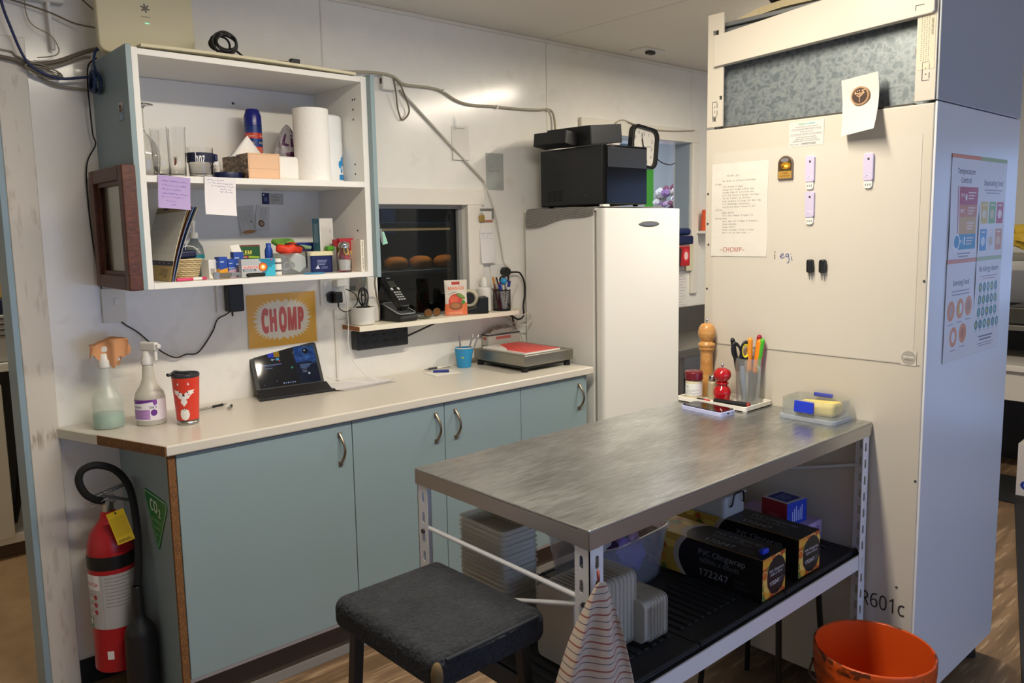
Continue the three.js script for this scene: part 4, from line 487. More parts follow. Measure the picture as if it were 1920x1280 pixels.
  wl('white lead hanging straight down behind the scale', [[1.85, 1.25, .012], [1.815, 1.19, .012], [1.81, 1.12, .012], [1.83, 1.04, .014], [1.85, .97, .014], [1.84, .905, .014]], .0022);
  wl('white lead curving from the shelf end to the counter', [[1.775, 1.11, .03], [1.80, 1.03, .04], [1.825, .97, .05], [1.875, .93, .05], [1.878, .905, .05]], .0026);
  // power board fixed under the shelf
  const pbd = T('power_board', 'black power board fixed under the wall shelf', 'power board', [1.046, 1.069, .001]); M(pbd, 'body', rb(.252, .078, .052, .006), phy(0x14171b, .42), [0, 0, .0262]);
  for (let i = 0; i < 4; i++) { const x = -.09 + i * .05; M(pbd, 'switch', rb(.018, .010, .004, .001), phy(0x0b0d10, .3), [x, .02, .053]); M(pbd, 'socket', join([mv(rb(.003, .010, .002, .0005), x - .006, -.008, .0526), mv(rb(.003, .010, .002, .0005), x + .006, -.008, .0526), mv(rb(.003, .010, .002, .0005), x, -.024, .0526)]), phy(0x030304, .6)); } M(pbd, 'reset_button', cyl(.006, .006, .004, 14), m.black, [.112, .026, .053], [Math.PI / 2, 0, 0]);
}
{ // notes, latch, clips and conduit on the wall
  one('wall_note', 'blank white note taped to the wall above the window', 'note', sheet(.098, .150, (u, v) => .01 * Math.max(0, .35 - v) ** 2), print(ct(96, 148, (g, w, h) => { fr(g, 0, 0, w, h, '#e2dfd8'); fr(g, 14, 8, 60, 3, '#a9a69f'); fr(g, 10, 16, 16, 2, '#b9b6ae'); }), .7), [1.524, 1.905, .0012], [0, 0, .02]);
  one('clear_tape', 'strip of clear tape above the blank note', 'tape', sheet(.016, .05), m.clear, [1.495, 1.998, .003]);
  const cs = T('clear_sleeve', 'clear plastic sleeve with faint writing on the wall', 'sleeve', [1.722, 1.785, .002]); M(cs, 'sheet', sheet(.10, .165), print(ct(96, 160, (g, w, h) => { fr(g, 0, 0, w, h, '#e9e6de'); scrawl(g, 14, 60, 20, '#9d998f', 1.5); scrawl(g, 14, 78, 60, '#9d998f', 2); }), .3)); M(cs, 'sleeve', sheet(.104, .17, (u, v) => .003 * Math.sin(u * 5), .0003), m.clear, [0, 0, .004]);
  one('wall_note', 'white note hanging beside the window frame', 'note', sheet(.085, .155, (u, v) => .012 * Math.max(0, .4 - v) ** 2), print(ct(96, 176, (g, w, h) => { fr(g, 0, 0, w, h, '#e0dddb'); txt(g, 'Please remember', 46, 20, '10px sans-serif', '#8b89a0'); scrawl(g, 12, 36, 60, '#9a98aa', 1.2); fr(g, 8, 46, 80, 1, '#a5a3b0'); }), .7), [1.652, 1.438, .022]);
  one('wall_note', 'faded strip of paper above the hanging note', 'note', sheet(.075, .09), std(0xe0ddd4, .7), [1.655, 1.555, .0215]);
  const lk = T('window_latch', 'brass and steel latch at the window frame', 'latch', [1.645, 1.585, .021]); M(lk, 'plate', rb(.075, .012, .004, .001), m.steel, [.005, .022, .002]); M(lk, 'hasp', rb(.01, .05, .004, .001), m.steel, [.042, .004, .003]); M(lk, 'padlock', rb(.026, .032, .014, .004), std(0xb59a58, .35, .9), [-.028, -.018, .008]); M(lk, 'shackle', (() => { const g = new THREE.TorusGeometry(.008, .002, 8, 16, Math.PI); return g; })(), m.steel, [-.028, -.001, .008]); M(lk, 'bolt', rb(.07, .01, .006, .002), std(0xa96a50, .5), [.006, -.03, .004]);
  const jb = T('junction_box', 'small white junction box on the wall by the cupboard', 'box', [1.138, 2.128, .0005]); M(jb, 'body', rb(.068, .062, .028, .004), m.plasticWhite, [0, 0, .0142]); M(jb, 'port', rb(.006, .022, .014, .001), m.black, [-.032, .004, .014]);
  one('wall_cable', 'grey cable clipped along the wall towards the fridge', 'cable', tube([[.86, 2.135, .05], [.95, 2.148, .03], [1.07, 2.158, .03], [1.15, 2.152, .034], [1.22, 2.13, .015], [1.35, 2.13, .010], [1.42, 2.122, .010], [1.50, 2.09, .010], [1.58, 2.078, .010], [1.72, 2.082, .010], [1.86, 2.084, .010], [2.0, 2.09, .010], [2.07, 2.099, .012], [2.10, 2.085, .014], [2.112, 2.04, .016], [2.115, 1.95, .02]], .0058, 160, 8), std(0xb0a892, .55));
  const clipG = join([mv(rb(.012, .018, .012, .003), 0, 0, .008)]); for (const [x, y, w] of [[1.43, 2.124, 'nearest the junction box'], [1.74, 2.082, 'midway along'], [2.07, 2.098, 'at the wall joint']]) one('cable_clip', `small white clip on the grey wall cable, ${w}`, 'clip', clipG, m.plasticWhite, [x, y, .0012], null, 'clips along the wall cable');
  one('wall_cable', 'thin brown cable hanging in a loop from the junction box', 'cable', tube([[1.12, 2.155, .03], [1.15, 2.15, .03], [1.19, 2.12, .03], [1.225, 2.06, .022], [1.24, 2.02, .015], [1.22, 1.99, .012], [1.20, 1.985, .012], [1.18, 2.03, .018], [1.165, 2.10, .03], [1.155, 2.145, .034]], .0035, 90, 8), std(0x7d7360, .55));
  one('wall_cable', 'thin grey cable running down beside the cupboard to the phone', 'cable', tube([[.862, 2.125, .05], [.885, 2.12, .12], [.872, 2.06, .2], [.86, 1.95, .28], [.858, 1.80, .3], [.858, 1.62, .3], [.855, 1.50, .32], [.868, 1.44, .32], [.905, 1.38, .25], [.96, 1.32, .14], [1.02, 1.26, .05], [1.05, 1.20, .02], [1.055, 1.145, .01]], .0036, 140, 8), std(0x9b937f, .55));
  one('conduit_rod', 'thin grey conduit slanting down the wall', 'conduit', bar([1.20, 2.105, .008], [1.655, 1.735, .008], .0055, 10), std(0xbab6aa, .5)); one('wall_cable', 'thin white cord running down past the window to the outlet', 'cable', tube([[1.655, 1.735, .008], [1.70, 1.60, .024], [1.745, 1.44, .012], [1.762, 1.36, .012], [1.763, 1.33, .05]], .0032, 50, 8), std(0xc9c5b9, .5));
  const kt = T('key_tag', 'pale green key tag hanging from the cupboard end panel', 'key tag', [.842, 1.535, .375]); M(kt, 'ring', new THREE.TorusGeometry(.008, .001, 6, 20), m.steel, [0, 0, 0], [0, .9, 0]); M(kt, 'tag', rb(.020, .046, .004, .003), phy(0x9fd8c0, .4), [.012, -.045, .004], [0, -.5, .3]); M(kt, 'key', rb(.008, .05, .002, .001), m.steel, [.002, -.035, .008], [0, -.5, .1]);
  const sd = T('smoke_alarm', 'small white detector on the ceiling above the fridge', 'detector', [2.656, CEIL, .16]); M(sd, 'base', rb(.16, .012, .11, .004), m.plasticWhite, [0, -.0055, 0]); M(sd, 'sensor', rb(.05, .016, .030, .003), m.darkGrey, [-.012, -.0195, .03]);
}
// ================================================================ THINGS ON THE COUNTER
{
  const y = CT + .0005;
  const spray = (label, x, z, tilt, liquid) => { const b = T('spray_bottle', label, 'bottle', [x, y, z], tilt); return b; };
  const milk = new THREE.MeshPhysicalMaterial({ color: 0xf4f7f2, roughness: .35, transmission: .7, thickness: 0 });
  const prof = [[0, 0], [.044, 0], [.047, .004], [.0475, .085], [.043, .105], [.027, .13], [.020, .15], [.0165, .19], [.0165, .196], [0, .196]];
  const head = (p) => { M(p, 'collar', lathe([[.0165, 0], [.0195, .001], [.0195, .022], [.015, .026], [.013, .045], [0, .045]], 28), m.plasticWhite, [0, .196, 0]); };
  const b1 = spray('spray bottle of pale green liquid with an orange cloth on it', -.054, .125, -.35); M(b1, 'body', lathe(prof, 40), milk); M(b1, 'liquid', lathe([[0, .003], [.0455, .004], [.0462, .045], [0, .045]], 40), new THREE.MeshPhysicalMaterial({ color: 0x9fd9c0, roughness: .3, transmission: .35, thickness: 0 })); head(b1);
  M(b1, 'trigger_head', join([mv(rb(.075, .022, .020, .006), .016, .255, 0), mv(rb(.012, .035, .012, .004), .040, .232, 0)]), m.plasticWhite);
  const cl = one('cleaning_cloth', 'folded orange cloth draped over the green spray bottle', 'cloth', (() => { const g = new THREE.PlaneGeometry(.165, .14, 44, 34), p = g.attributes.position; for (let i = 0; i < p.count; i++) { const u = p.getX(i) / .165, v = p.getY(i) / .14; const s = v * .14, fold = .026; const ax = Math.abs(s); let yy, zz; if (ax < fold) { yy = .004 * (1 - (ax / fold) ** 2); zz = s; } else { yy = -(ax - fold); zz = Math.sign(s) * (fold + .004 * Math.sin(u * 11)); } p.setXYZ(i, u * .112 + .004 * Math.sin(v * 9), yy * (1.35 + .5 * Math.sin(u * 7 + 1) + .25 * Math.sin(u * 19)) + .006 * Math.sin(u * 5 + 1), zz * (1 + .12 * Math.sin(u * 13)) ); } g.computeVertexNormals(); return g; })(), std(0xd59a6c, .9, 0, { side: THREE.DoubleSide }), [-.036, y + .278, .119], [0, -.35, .10]);
  const b2 = spray('spray bottle with a purple and white cleaner label', .063, .172, -1.1); M(b2, 'body', lathe(prof, 40), new THREE.MeshPhysicalMaterial({ color: 0xe6e3d6, roughness: .4, transmission: .4, thickness: 0 })); head(b2);
  M(b2, 'label', lathe([[.0478, .018], [.0478, .086]], 40), print(ct(768, 180, (g, w, h) => { fr(g, 0, 0, w, h, '#efeaf0'); for (const o of [40, 424]) { poly(g, [[o, 0], [o + 250, 0], [o + 250, 14], [o + 120, 30], [o, 40]], '#6b2f8f'); poly(g, [[o + 210, 6], [o + 250, 0], [o + 250, 40], [o + 225, 52]], '#8a4aa6'); txt(g, 'Suma', o + 26, 18, 'bold 20px sans-serif', '#f0e4f6'); txt(g, 'Degresan', o + 60, 62, 'bold 28px sans-serif', '#2b2230'); txt(g, 'D4.1', o + 218, 66, 'bold 28px sans-serif', '#2b2230'); fr(g, o + 4, 84, 186, 86, '#b98cc8'); for (let i = 0; i < 7; i++) fr(g, o + 14, 96 + i * 10, 150 - (i % 3) * 20, 3, '#7f5a94'); disc(g, o + 222, 112, 26, 28, '#6b2f8f'); } }), .4), null, [0, 2.0, 0]);
  M(b2, 'trigger_head', join([mv(rb(.070, .030, .018, .007), .012, .256, 0), mv(rb(.012, .045, .011, .004), .036, .232, 0), mv(rb(.012, .014, .014, .003), .05, .258, 0)]), m.plasticWhite);
  // travel tumbler with a fox
  const fx = T('travel_tumbler', 'red travel tumbler with a white and red fox picture', 'tumbler', [.150, y, .262], 0);
  const foxT = ct(1024, 512, (g, w, h) => { fr(g, 0, 0, w, h, '#dd3f2b'); const c = 512, W = '#f3efe8';
    poly(g, [[c - 92, 92], [c - 66, 28], [c - 40, 86]], '#c93522'); poly(g, [[c + 92, 92], [c + 66, 28], [c + 40, 86]], '#c93522'); poly(g, [[c - 80, 84], [c - 64, 46], [c - 50, 80]], W); poly(g, [[c + 80, 84], [c + 64, 46], [c + 50, 80]], W);
    poly(g, [[c - 150, 142], [c - 60, 150], [c, 196], [c + 60, 150], [c + 150, 142], [c + 120, 172], [c + 140, 180], [c + 96, 202], [c + 60, 246], [c + 30, 250], [c + 46, 290], [c, 340], [c - 46, 290], [c - 30, 250], [c - 60, 246], [c - 96, 202], [c - 140, 180], [c - 120, 172]], W);
    disc(g, c, 200, 17, 12, '#1d1614'); disc(g, c - 50, 168, 9, 10, '#1d1614'); disc(g, c + 50, 168, 9, 10, '#1d1614'); disc(g, c - 66, 200, 16, 11, '#eba5a0'); disc(g, c + 66, 200, 16, 11, '#eba5a0'); g.strokeStyle = '#1d1614'; g.lineWidth = 4; g.beginPath(); g.moveTo(c - 16, 220); g.lineTo(c, 212); g.lineTo(c + 16, 220); g.stroke();
    disc(g, c, 438, 66, 70, W); fr(g, c - 66, 372, 132, 40, '#dd3f2b'); disc(g, c, 410, 60, 40, W); poly(g, [[c - 30, 350], [c, 384], [c + 30, 350], [c + 14, 386], [c - 14, 386]], '#2a1a18'); });
  M(fx, 'body', lathe([[.0345, .016], [.0430, .156]], 48), print(foxT, .3), null, [0, -.62 - Math.PI + .05, 0]);
  M(fx, 'base', lathe([[0, 0], [.032, 0], [.0335, .002], [.0345, .0165], [0, .0165]], 40), m.steel); M(fx, 'lid', lathe([[.0432, 0], [.0440, .002], [.0440, .010], [.041, .012], [.038, .006], [0, .006]], 40), phy(0x33353b, .3), [0, .1555, 0]); M(fx, 'lid_lever', tube([[.012, .166, -.004], [-.018, .172, 0], [-.034, .176, .003], [-.044, .170, .004], [-.055, .166, .005], [-.058, .172, .005]], .0045, 36, 8), phy(0x22242a, .35));
  const cpen = (label, a, b, c, c2) => { const A = new THREE.Vector3(...a), B = new THREE.Vector3(...b), L = A.distanceTo(B), t = T('pen', label, 'pen', a); t.quaternion.setFromUnitVectors(new THREE.Vector3(0, 1, 0), B.clone().sub(A).normalize()); M(t, 'barrel', mv(cyl(.0045, .0045, L * .52, 12), 0, L * .26, 0), c); M(t, 'grip', mv(cyl(.0048, .0046, L * .34, 12), 0, L * .69, 0), c2); M(t, 'tip', mv(cyl(.001, .0046, L * .14, 12), 0, L * .93, 0), m.steel); M(t, 'clip', mv(rb(.002, L * .3, .003, .0008), 0, L * .18, .0055), m.steel); return t; };
  cpen('silver and black pen lying beside the fox tumbler', [.222, y + .006, .12], [.352, y + .006, .085], m.steel, m.black);
  cpen('short grey pen lying apart near the tablet', [.352, y + .006, .125], [.322, y + .006, .17], m.darkGrey, m.steel);
  cpen('white and dark pen near the blue paper cup', [1.395, y + .006, .05], [1.262, y + .006, .035], m.plasticWhite, m.darkGrey);
  const dr = T('screwdriver', 'small blue handled screwdriver on a white note', 'screwdriver', [1.256, y + .0075, .108], -.62); { const g = cyl(.0055, .006, .07, 14); g.rotateZ(Math.PI / 2); M(dr, 'handle', g, phy(0x1a2a86, .35), [.035, 0, 0]); const s = cyl(.0018, .0018, .045, 8); s.rotateZ(Math.PI / 2); M(dr, 'shaft', s, m.steel, [.092, -.001, 0]); }
  one('paper_slip', 'white slip of paper under the screwdriver', 'paper', sheet(.13, .11, () => 0, .0006, 2, 2), m.paper, [1.288, y + .0004, .135], [-Math.PI / 2, 0, -.1]);
  // tablet in folio stand
  const tb = T('tablet', 'tablet computer standing in a black folio case', 'tablet', [.615, y, .066], -.07);
  const scr = ct(768, 480, (g, w, h) => { fr(g, 0, 0, w, h, '#15171d'); fr(g, 490, 0, 278, h, '#0f1c34'); fr(g, 500, 10, 268, 200, '#254f9a'); for (let i = 0; i < 60; i++) { g.globalAlpha = .25; disc(g, rr(500, 768), rr(10, 230), rr(10, 46), rr(8, 34), ['#3f78c8', '#14305f', '#5d94dc', '#0f2142'][i % 4]); } g.globalAlpha = 1; disc(g, 650, 70, 40, 36, '#0b1220'); disc(g, 640, 62, 12, 10, '#bcd4f2'); fr(g, 170, 40, 74, 70, '#3148d8'); fr(g, 246, 40, 70, 70, '#b88a22'); poly(g, [[196, 138], [220, 122], [220, 132], [244, 132], [244, 144], [220, 144], [220, 154]], '#bfe0f4'); fr(g, 262, 122, 40, 30, '#58b8f0'); disc(g, 300, 160, 12, 10, '#d0483c'); fr(g, 92, 196, 230, 8, '#8fa4e0'); fr(g, 92, 212, 150, 4, '#5870b0'); fr(g, 108, 240, 90, 6, '#9db0e4'); disc(g, 440, 262, 15, 15, '#2a9a7c'); for (let i = 0; i < 4; i++) fr(g, 545, 238 + i * 14, 150 - i * 16, 5, '#93b4ec'); for (let i = 0; i < 3; i++) fr(g, 560, 300 + i * 18, 60, 4, '#b9cdf2'); disc(g, 640, 360, 14, 14, '#d8e2f2'); for (let i = 0; i < 6; i++) disc(g, 300 + i * 28, 446, 9, 9, ['#c8d4ee', '#88a4e6', '#d8e0f0', '#6f92e0', '#a9bcea', '#9ab0dc'][i]); disc(g, 220, 410, 5, 5, '#b8c4de'); disc(g, 330, 408, 4, 4, '#8c98b4'); disc(g, 60, 444, 6, 6, '#9aa6c0'); });
  const slab = M(tb, 'folio_back', (() => { const g = extrude(roundRect(.276, .176, .012), .010, .003, [], 3); g.translate(0, .088, 0); return g; })(), phy(0x141518, .5), [0, .016, -.012], [-25 * R, 0, 0]);
  M(slab, 'screen', (() => { const g = new THREE.PlaneGeometry(.245, .152); return g; })(), new THREE.MeshPhysicalMaterial({ color: 0x0a0b0d, roughness: .05, emissive: 0xffffff, emissiveMap: scr, emissiveIntensity: .55 }), [.002, .089, .0136]);
  M(slab, 'lens_bump', rb(.075, .008, .010, .003), phy(0x141518, .5), [-.0, .178, .004]);
  M(tb, 'folio_base', (() => { const g = extrude([[-.135, -.02], [.135, -.02], [.150, .058], [-.150, .058]].map(([x, z]) => [x, -z]), .006, .002); g.rotateX(-Math.PI / 2); g.translate(0, 0, .01); return g; })(), phy(0x1a1b1f, .55), [0, .002, 0]); M(tb, 'folio_flap', rb(.282, .006, .058, .002), phy(0x17181b, .55), [0, .018, .032], [.42, 0, 0]);
  // loose papers
  for (let i = 0; i < 3; i++) one('paper_sheet', ['top sheet of loose paper beside the tablet', 'middle sheet of loose paper beside the tablet', 'bottom sheet of loose paper beside the tablet'][i], 'paper', sheet(.255, .125, (u, v) => .004 * Math.max(0, u) ** 2 + .0015 * (2 - i), .0005), std([0xe6e3e6, 0xe9e6e2, 0xe0dde2][i], .8), [.885 + i * .008, y + .0022 - i * .0006, .09 + i * .005], [-Math.PI / 2, 0, .02 + i * .03], 'loose papers on the counter');
  // blue cup with cutlery
  const bc = T('paper_cup', 'bright blue paper cup holding pens', 'cup', [1.447, y, .085]); M(bc, 'body', lathe([[0, .004], [.030, .004], [.030, 0], [.031, 0], [.0425, .088], [.0415, .088], [.0305, .006], [0, .006]], 36), phy(0x2f93c8, .5)); M(bc, 'rim', (() => { const g = new THREE.TorusGeometry(.0425, .002, 8, 40); g.rotateX(Math.PI / 2); g.translate(0, .089, 0); return g; })(), m.plasticWhite); M(bc, 'print_mark', (() => { const g = cyl(.006, .006, .001, 16); g.rotateX(Math.PI / 2); return g; })(), std(0xa9b83e, .6), [-.027, .05, .0255], [-.1, -.75, 0]);
  for (const [dx, dz, tx, tz, L, lb] of [[-.012, .0, -.04, .05, .135, 'slim grey pen standing upright in the blue cup'], [.004, -.004, .02, -.38, .132, 'slim grey pen leaning in the blue cup'], [.010, .01, .05, -.46, .135, 'slim grey pen at the rim of the blue cup']]) { const t = T('pen', lb, 'pen', [1.447 + dx, y + .0075, .085 + dz]); t.rotation.set(tx, 0, tz); M(t, 'barrel', mv(cyl(.0042, .0042, L, 10), 0, L / 2, 0), std(0x8f8d8c, .4, .3)); M(t, 'cap', mv(cyl(.003, .0042, .014, 10), 0, L + .007, 0), m.steel); }
  // platform scale with notebook
  const sc = T('kitchen_scale', 'flat steel platform scale on black feet', 'scale', [1.672, y, .237], 0); const BR = std(0x9b978c, .38, .9); M(sc, 'platform', rb(.300, .048, .345, .004), BR, [0, .050, 0]); for (const [a, b] of [[-1, -1], [1, -1], [-1, 1], [1, 1]]) M(sc, 'foot', cyl(.013, .015, .026, 16), m.blackRubber, [a * .13, .013, b * .15]); M(sc, 'underside', rb(.27, .014, .31, .003), m.black, [0, .0195, 0]);
  const nb = T('spiral_notebook', 'red covered spiral notebook lying on the scale', 'notebook', [1.652, y + .0745, .245], .0);
  const nt = ct(256, 320, (g, w, h) => { fr(g, 0, 0, w, h, '#d9403a'); poly(g, [[0, 0], [120, 0], [50, 130], [0, 190]], '#dfdcd6'); g.strokeStyle = '#e76a60'; for (let i = 0; i < 8; i++) { g.beginPath(); g.moveTo(60, 60 + i * 32); g.lineTo(w, 20 + i * 36); g.stroke(); } fr(g, 60, 30, 34, 10, '#7b7770'); });
  M(nb, 'pages', rb(.215, .007, .285, .001), m.paper, [0, .0036, 0]); M(nb, 'cover', rb(.217, .0012, .287, .0004), [m.paper, m.paper, print(nt, .35), m.paper, m.paper, m.paper], [0, .0079, 0]); for (let i = 0; i < 30; i++) M(nb, 'spiral_ring', new THREE.TorusGeometry(.005, .0008, 5, 12), m.plasticWhite, [-.107, .005, -.138 + i * .0095]);
  const bk = T('plastic_carton', 'flat grey carton wrapped in film behind the scale', 'box', [1.715, y, .035], 0); M(bk, 'body', rb(.20, .055, .05, .003), print(ct(128, 40, (g, w, h) => { fr(g, 0, 0, w, h, '#b7b2aa'); fr(g, 30, 10, 60, 10, '#b0605a'); fr(g, 0, 0, w, 6, '#3c3b40'); })), [0, .1, 0]); M(bk, 'lower_box', rb(.19, .07, .05, .003), std(0xa8a49b, .5), [0, .036, 0]); M(bk, 'film', (() => { const g = new THREE.SphereGeometry(1, 24, 12, 0, 6.3, 0, 1.57), p = g.attributes.position; for (let i = 0; i < p.count; i++) { const k = 1 + .2 * Math.sin(p.getX(i) * 9 + p.getZ(i) * 7); p.setXYZ(i, p.getX(i) * .085 * k, p.getY(i) * .03 * k, p.getZ(i) * .03); } g.computeVertexNormals(); return g; })(), new THREE.MeshPhysicalMaterial({ color: 0xd0ccc4, roughness: .2, transmission: .6, thickness: 0, side: THREE.DoubleSide }), [.01, .128, 0]);
}
// ================================================================ FIRE EXTINGUISHER IN THE RECESS
{
  const e = T('fire_extinguisher', 'red carbon dioxide fire extinguisher hanging beside the cabinet', 'extinguisher', [-.087, .115, .155], 0);
  const red = phy(0xb31a24, .28), r = .072;
  M(e, 'cylinder', lathe([[0, 0], [r - .004, 0], [r, .006], [r, .39], [r - .004, .42], [r * .8, .455], [r * .5, .482], [.026, .498], [.022, .52], [0, .52]], 48), red);
  M(e, 'black_band', lathe([[r + .0006, .345], [r + .0012, .346], [r + .0012, .388], [r + .0006, .389]], 48), m.black);
  M(e, 'label', lathe([[r + .0008, .150], [r + .0008, .330]], 64), print(ct(1024, 400, (g, w, h) => { fr(g, 0, 0, w, h, '#b9b8b6'); for (const o of [0, 512]) { fr(g, o + 20, 0, 150, 110, '#ebe8e6'); txt(g, 'MATCH', o + 96, 72, 'bold 36px sans-serif', '#b5222c'); for (let i = 0; i < 3; i++) { fr(g, o + 30, 150 + i * 60, 60, 6, '#5d5d60'); disc(g, o + 130, 165 + i * 55, 16, 18, '#a8343a'); fr(g, o + 70, 172 + i * 55, 50, 8, '#e4e2e0'); } fr(g, o + 20, 320, 70, 80, '#2f8a5c'); disc(g, o + 60, 352, 18, 22, '#e8f2ec'); fr(g, o + 188, 0, 3, h, '#9a9896'); for (let i = 0; i < 9; i++) fr(g, o + 210, 22 + i * 26, 220 - (i % 3) * 40, 6, '#8d8b89'); fr(g, o + 20, 240, 20, 8, '#6b9ab8'); } }), .3), null, [0, 1.25, 0]);
  M(e, 'date_tag', sheet(.02, .028, (u) => -.004 * u * u), m.paper, [-.040, .062, .0602], [0, -.58, 0]);
  M(e, 'valve', join([mv(cyl(.017, .019, .035, 20), 0, .535, 0), mv(rb(.05, .022, .03, .004), 0, .556, 0)]), std(0xb8b2a4, .3, 1));
  M(e, 'handle', join([(() => { const g = rb(.115, .007, .022, .002); g.rotateZ(.22); g.translate(.018, .588, .004); return g; })(), (() => { const g = rb(.105, .007, .024, .002); g.rotateZ(-.38); g.translate(.030, .556, .006); return g; })()]), std(0x8c8a88, .3, 1));
  M(e, 'safety_pin', join([bar([-.05, .548, .02], [.0, .570, .024], .0014), mv(new THREE.TorusGeometry(.010, .0012, 6, 20), -.005, .59, .024)]), m.steel);
  M(e, 'hose', tube([[-.014, .556, .005], [-.038, .57, .02], [-.068, .60, .03], [-.083, .645, .032], [-.070, .678, .036], [-.030, .686, .042], [.02, .660, .052], [.052, .60, .066], [.058, .50, .09], [.048, .38, .12], [.036, .30, .132]], .0115, 110, 12), m.blackRubber);
  M(e, 'horn', lathe([[.012, .30], [.0165, .296], [.0165, .262], [.0185, .258], [.0185, .205], [.022, .19], [.040, .165], [.047, .145], [.049, .0], [.049, -.085], [.045, -.085], [.045, 0], [0, .1]], 36), phy(0x15171a, .45), [.033, 0, .135]);
  const tag = M(e, 'inspection_tag', sheet(.052, .105, (u, v) => .012 * v * v), print(ct(104, 210, (g, w, h) => { fr(g, 0, 0, w, h, '#d8b70f'); disc(g, 52, 14, 7, 7, '#3a3210'); for (let i = 0; i < 16; i++) fr(g, 10, 40 + i * 8, 84, 1.5, '#8f7a0c'); for (let i = 0; i < 8; i++) fr(g, 10 + i * 12, 40, 1, 122, '#8f7a0c'); fr(g, 12, 186, 70, 6, '#6d5c0a'); fr(g, 12, 196, 80, 4, '#6d5c0a'); }), .45), [.012, .487, .088], [-.18, -.35, .22]); tag.userData.label = 'yellow inspection tag';
  M(e, 'wall_hook', rb(.006, .07, .02, .002), m.steel, [.0765, .58, .0]);
}
one('hazard_sticker', 'green inverted triangle sticker reading CO2 on the cabinet side', 'sticker', (() => { const w = .215, h = .175, s = new THREE.Shape([[-w / 2 + .012, 0], [w / 2 - .012, 0], [w / 2, -.02], [.008, -h], [-.008, -h], [-w / 2, -.02]].map(([x, y]) => new THREE.Vector2(x, y))); const g = new THREE.ExtrudeGeometry(s, { depth: .0006, bevelEnabled: false }), p = g.attributes.position, uv = g.attributes.uv; for (let i = 0; i < p.count; i++) uv.setXY(i, p.getX(i) / w + .5, 1 + p.getY(i) / h); return g; })(), print(ct(512, 420, (g, w, h) => { fr(g, 0, 0, w, h, '#1f7d45'); g.strokeStyle = '#bfe3cc'; g.lineWidth = 6; g.beginPath(); g.moveTo(30, 14); g.lineTo(w - 30, 14); g.lineTo(w - 14, 44); g.lineTo(w / 2, h - 14); g.lineTo(14, 44); g.closePath(); g.stroke(); txt(g, 'CO', 210, 96, 'bold 128px sans-serif', '#d5ecdd'); txt(g, '2', 330, 130, 'bold 92px sans-serif', '#d5ecdd'); ['ELECTRICAL', 'LIQUID', 'FIRES'].forEach((s, i) => txt(g, s, w / 2, 206 + i * 52, `bold ${40 - i * 4}px sans-serif`, '#7fb896')); }), .4), [.0005, .715, .357], [0, -Math.PI / 2, 0]);

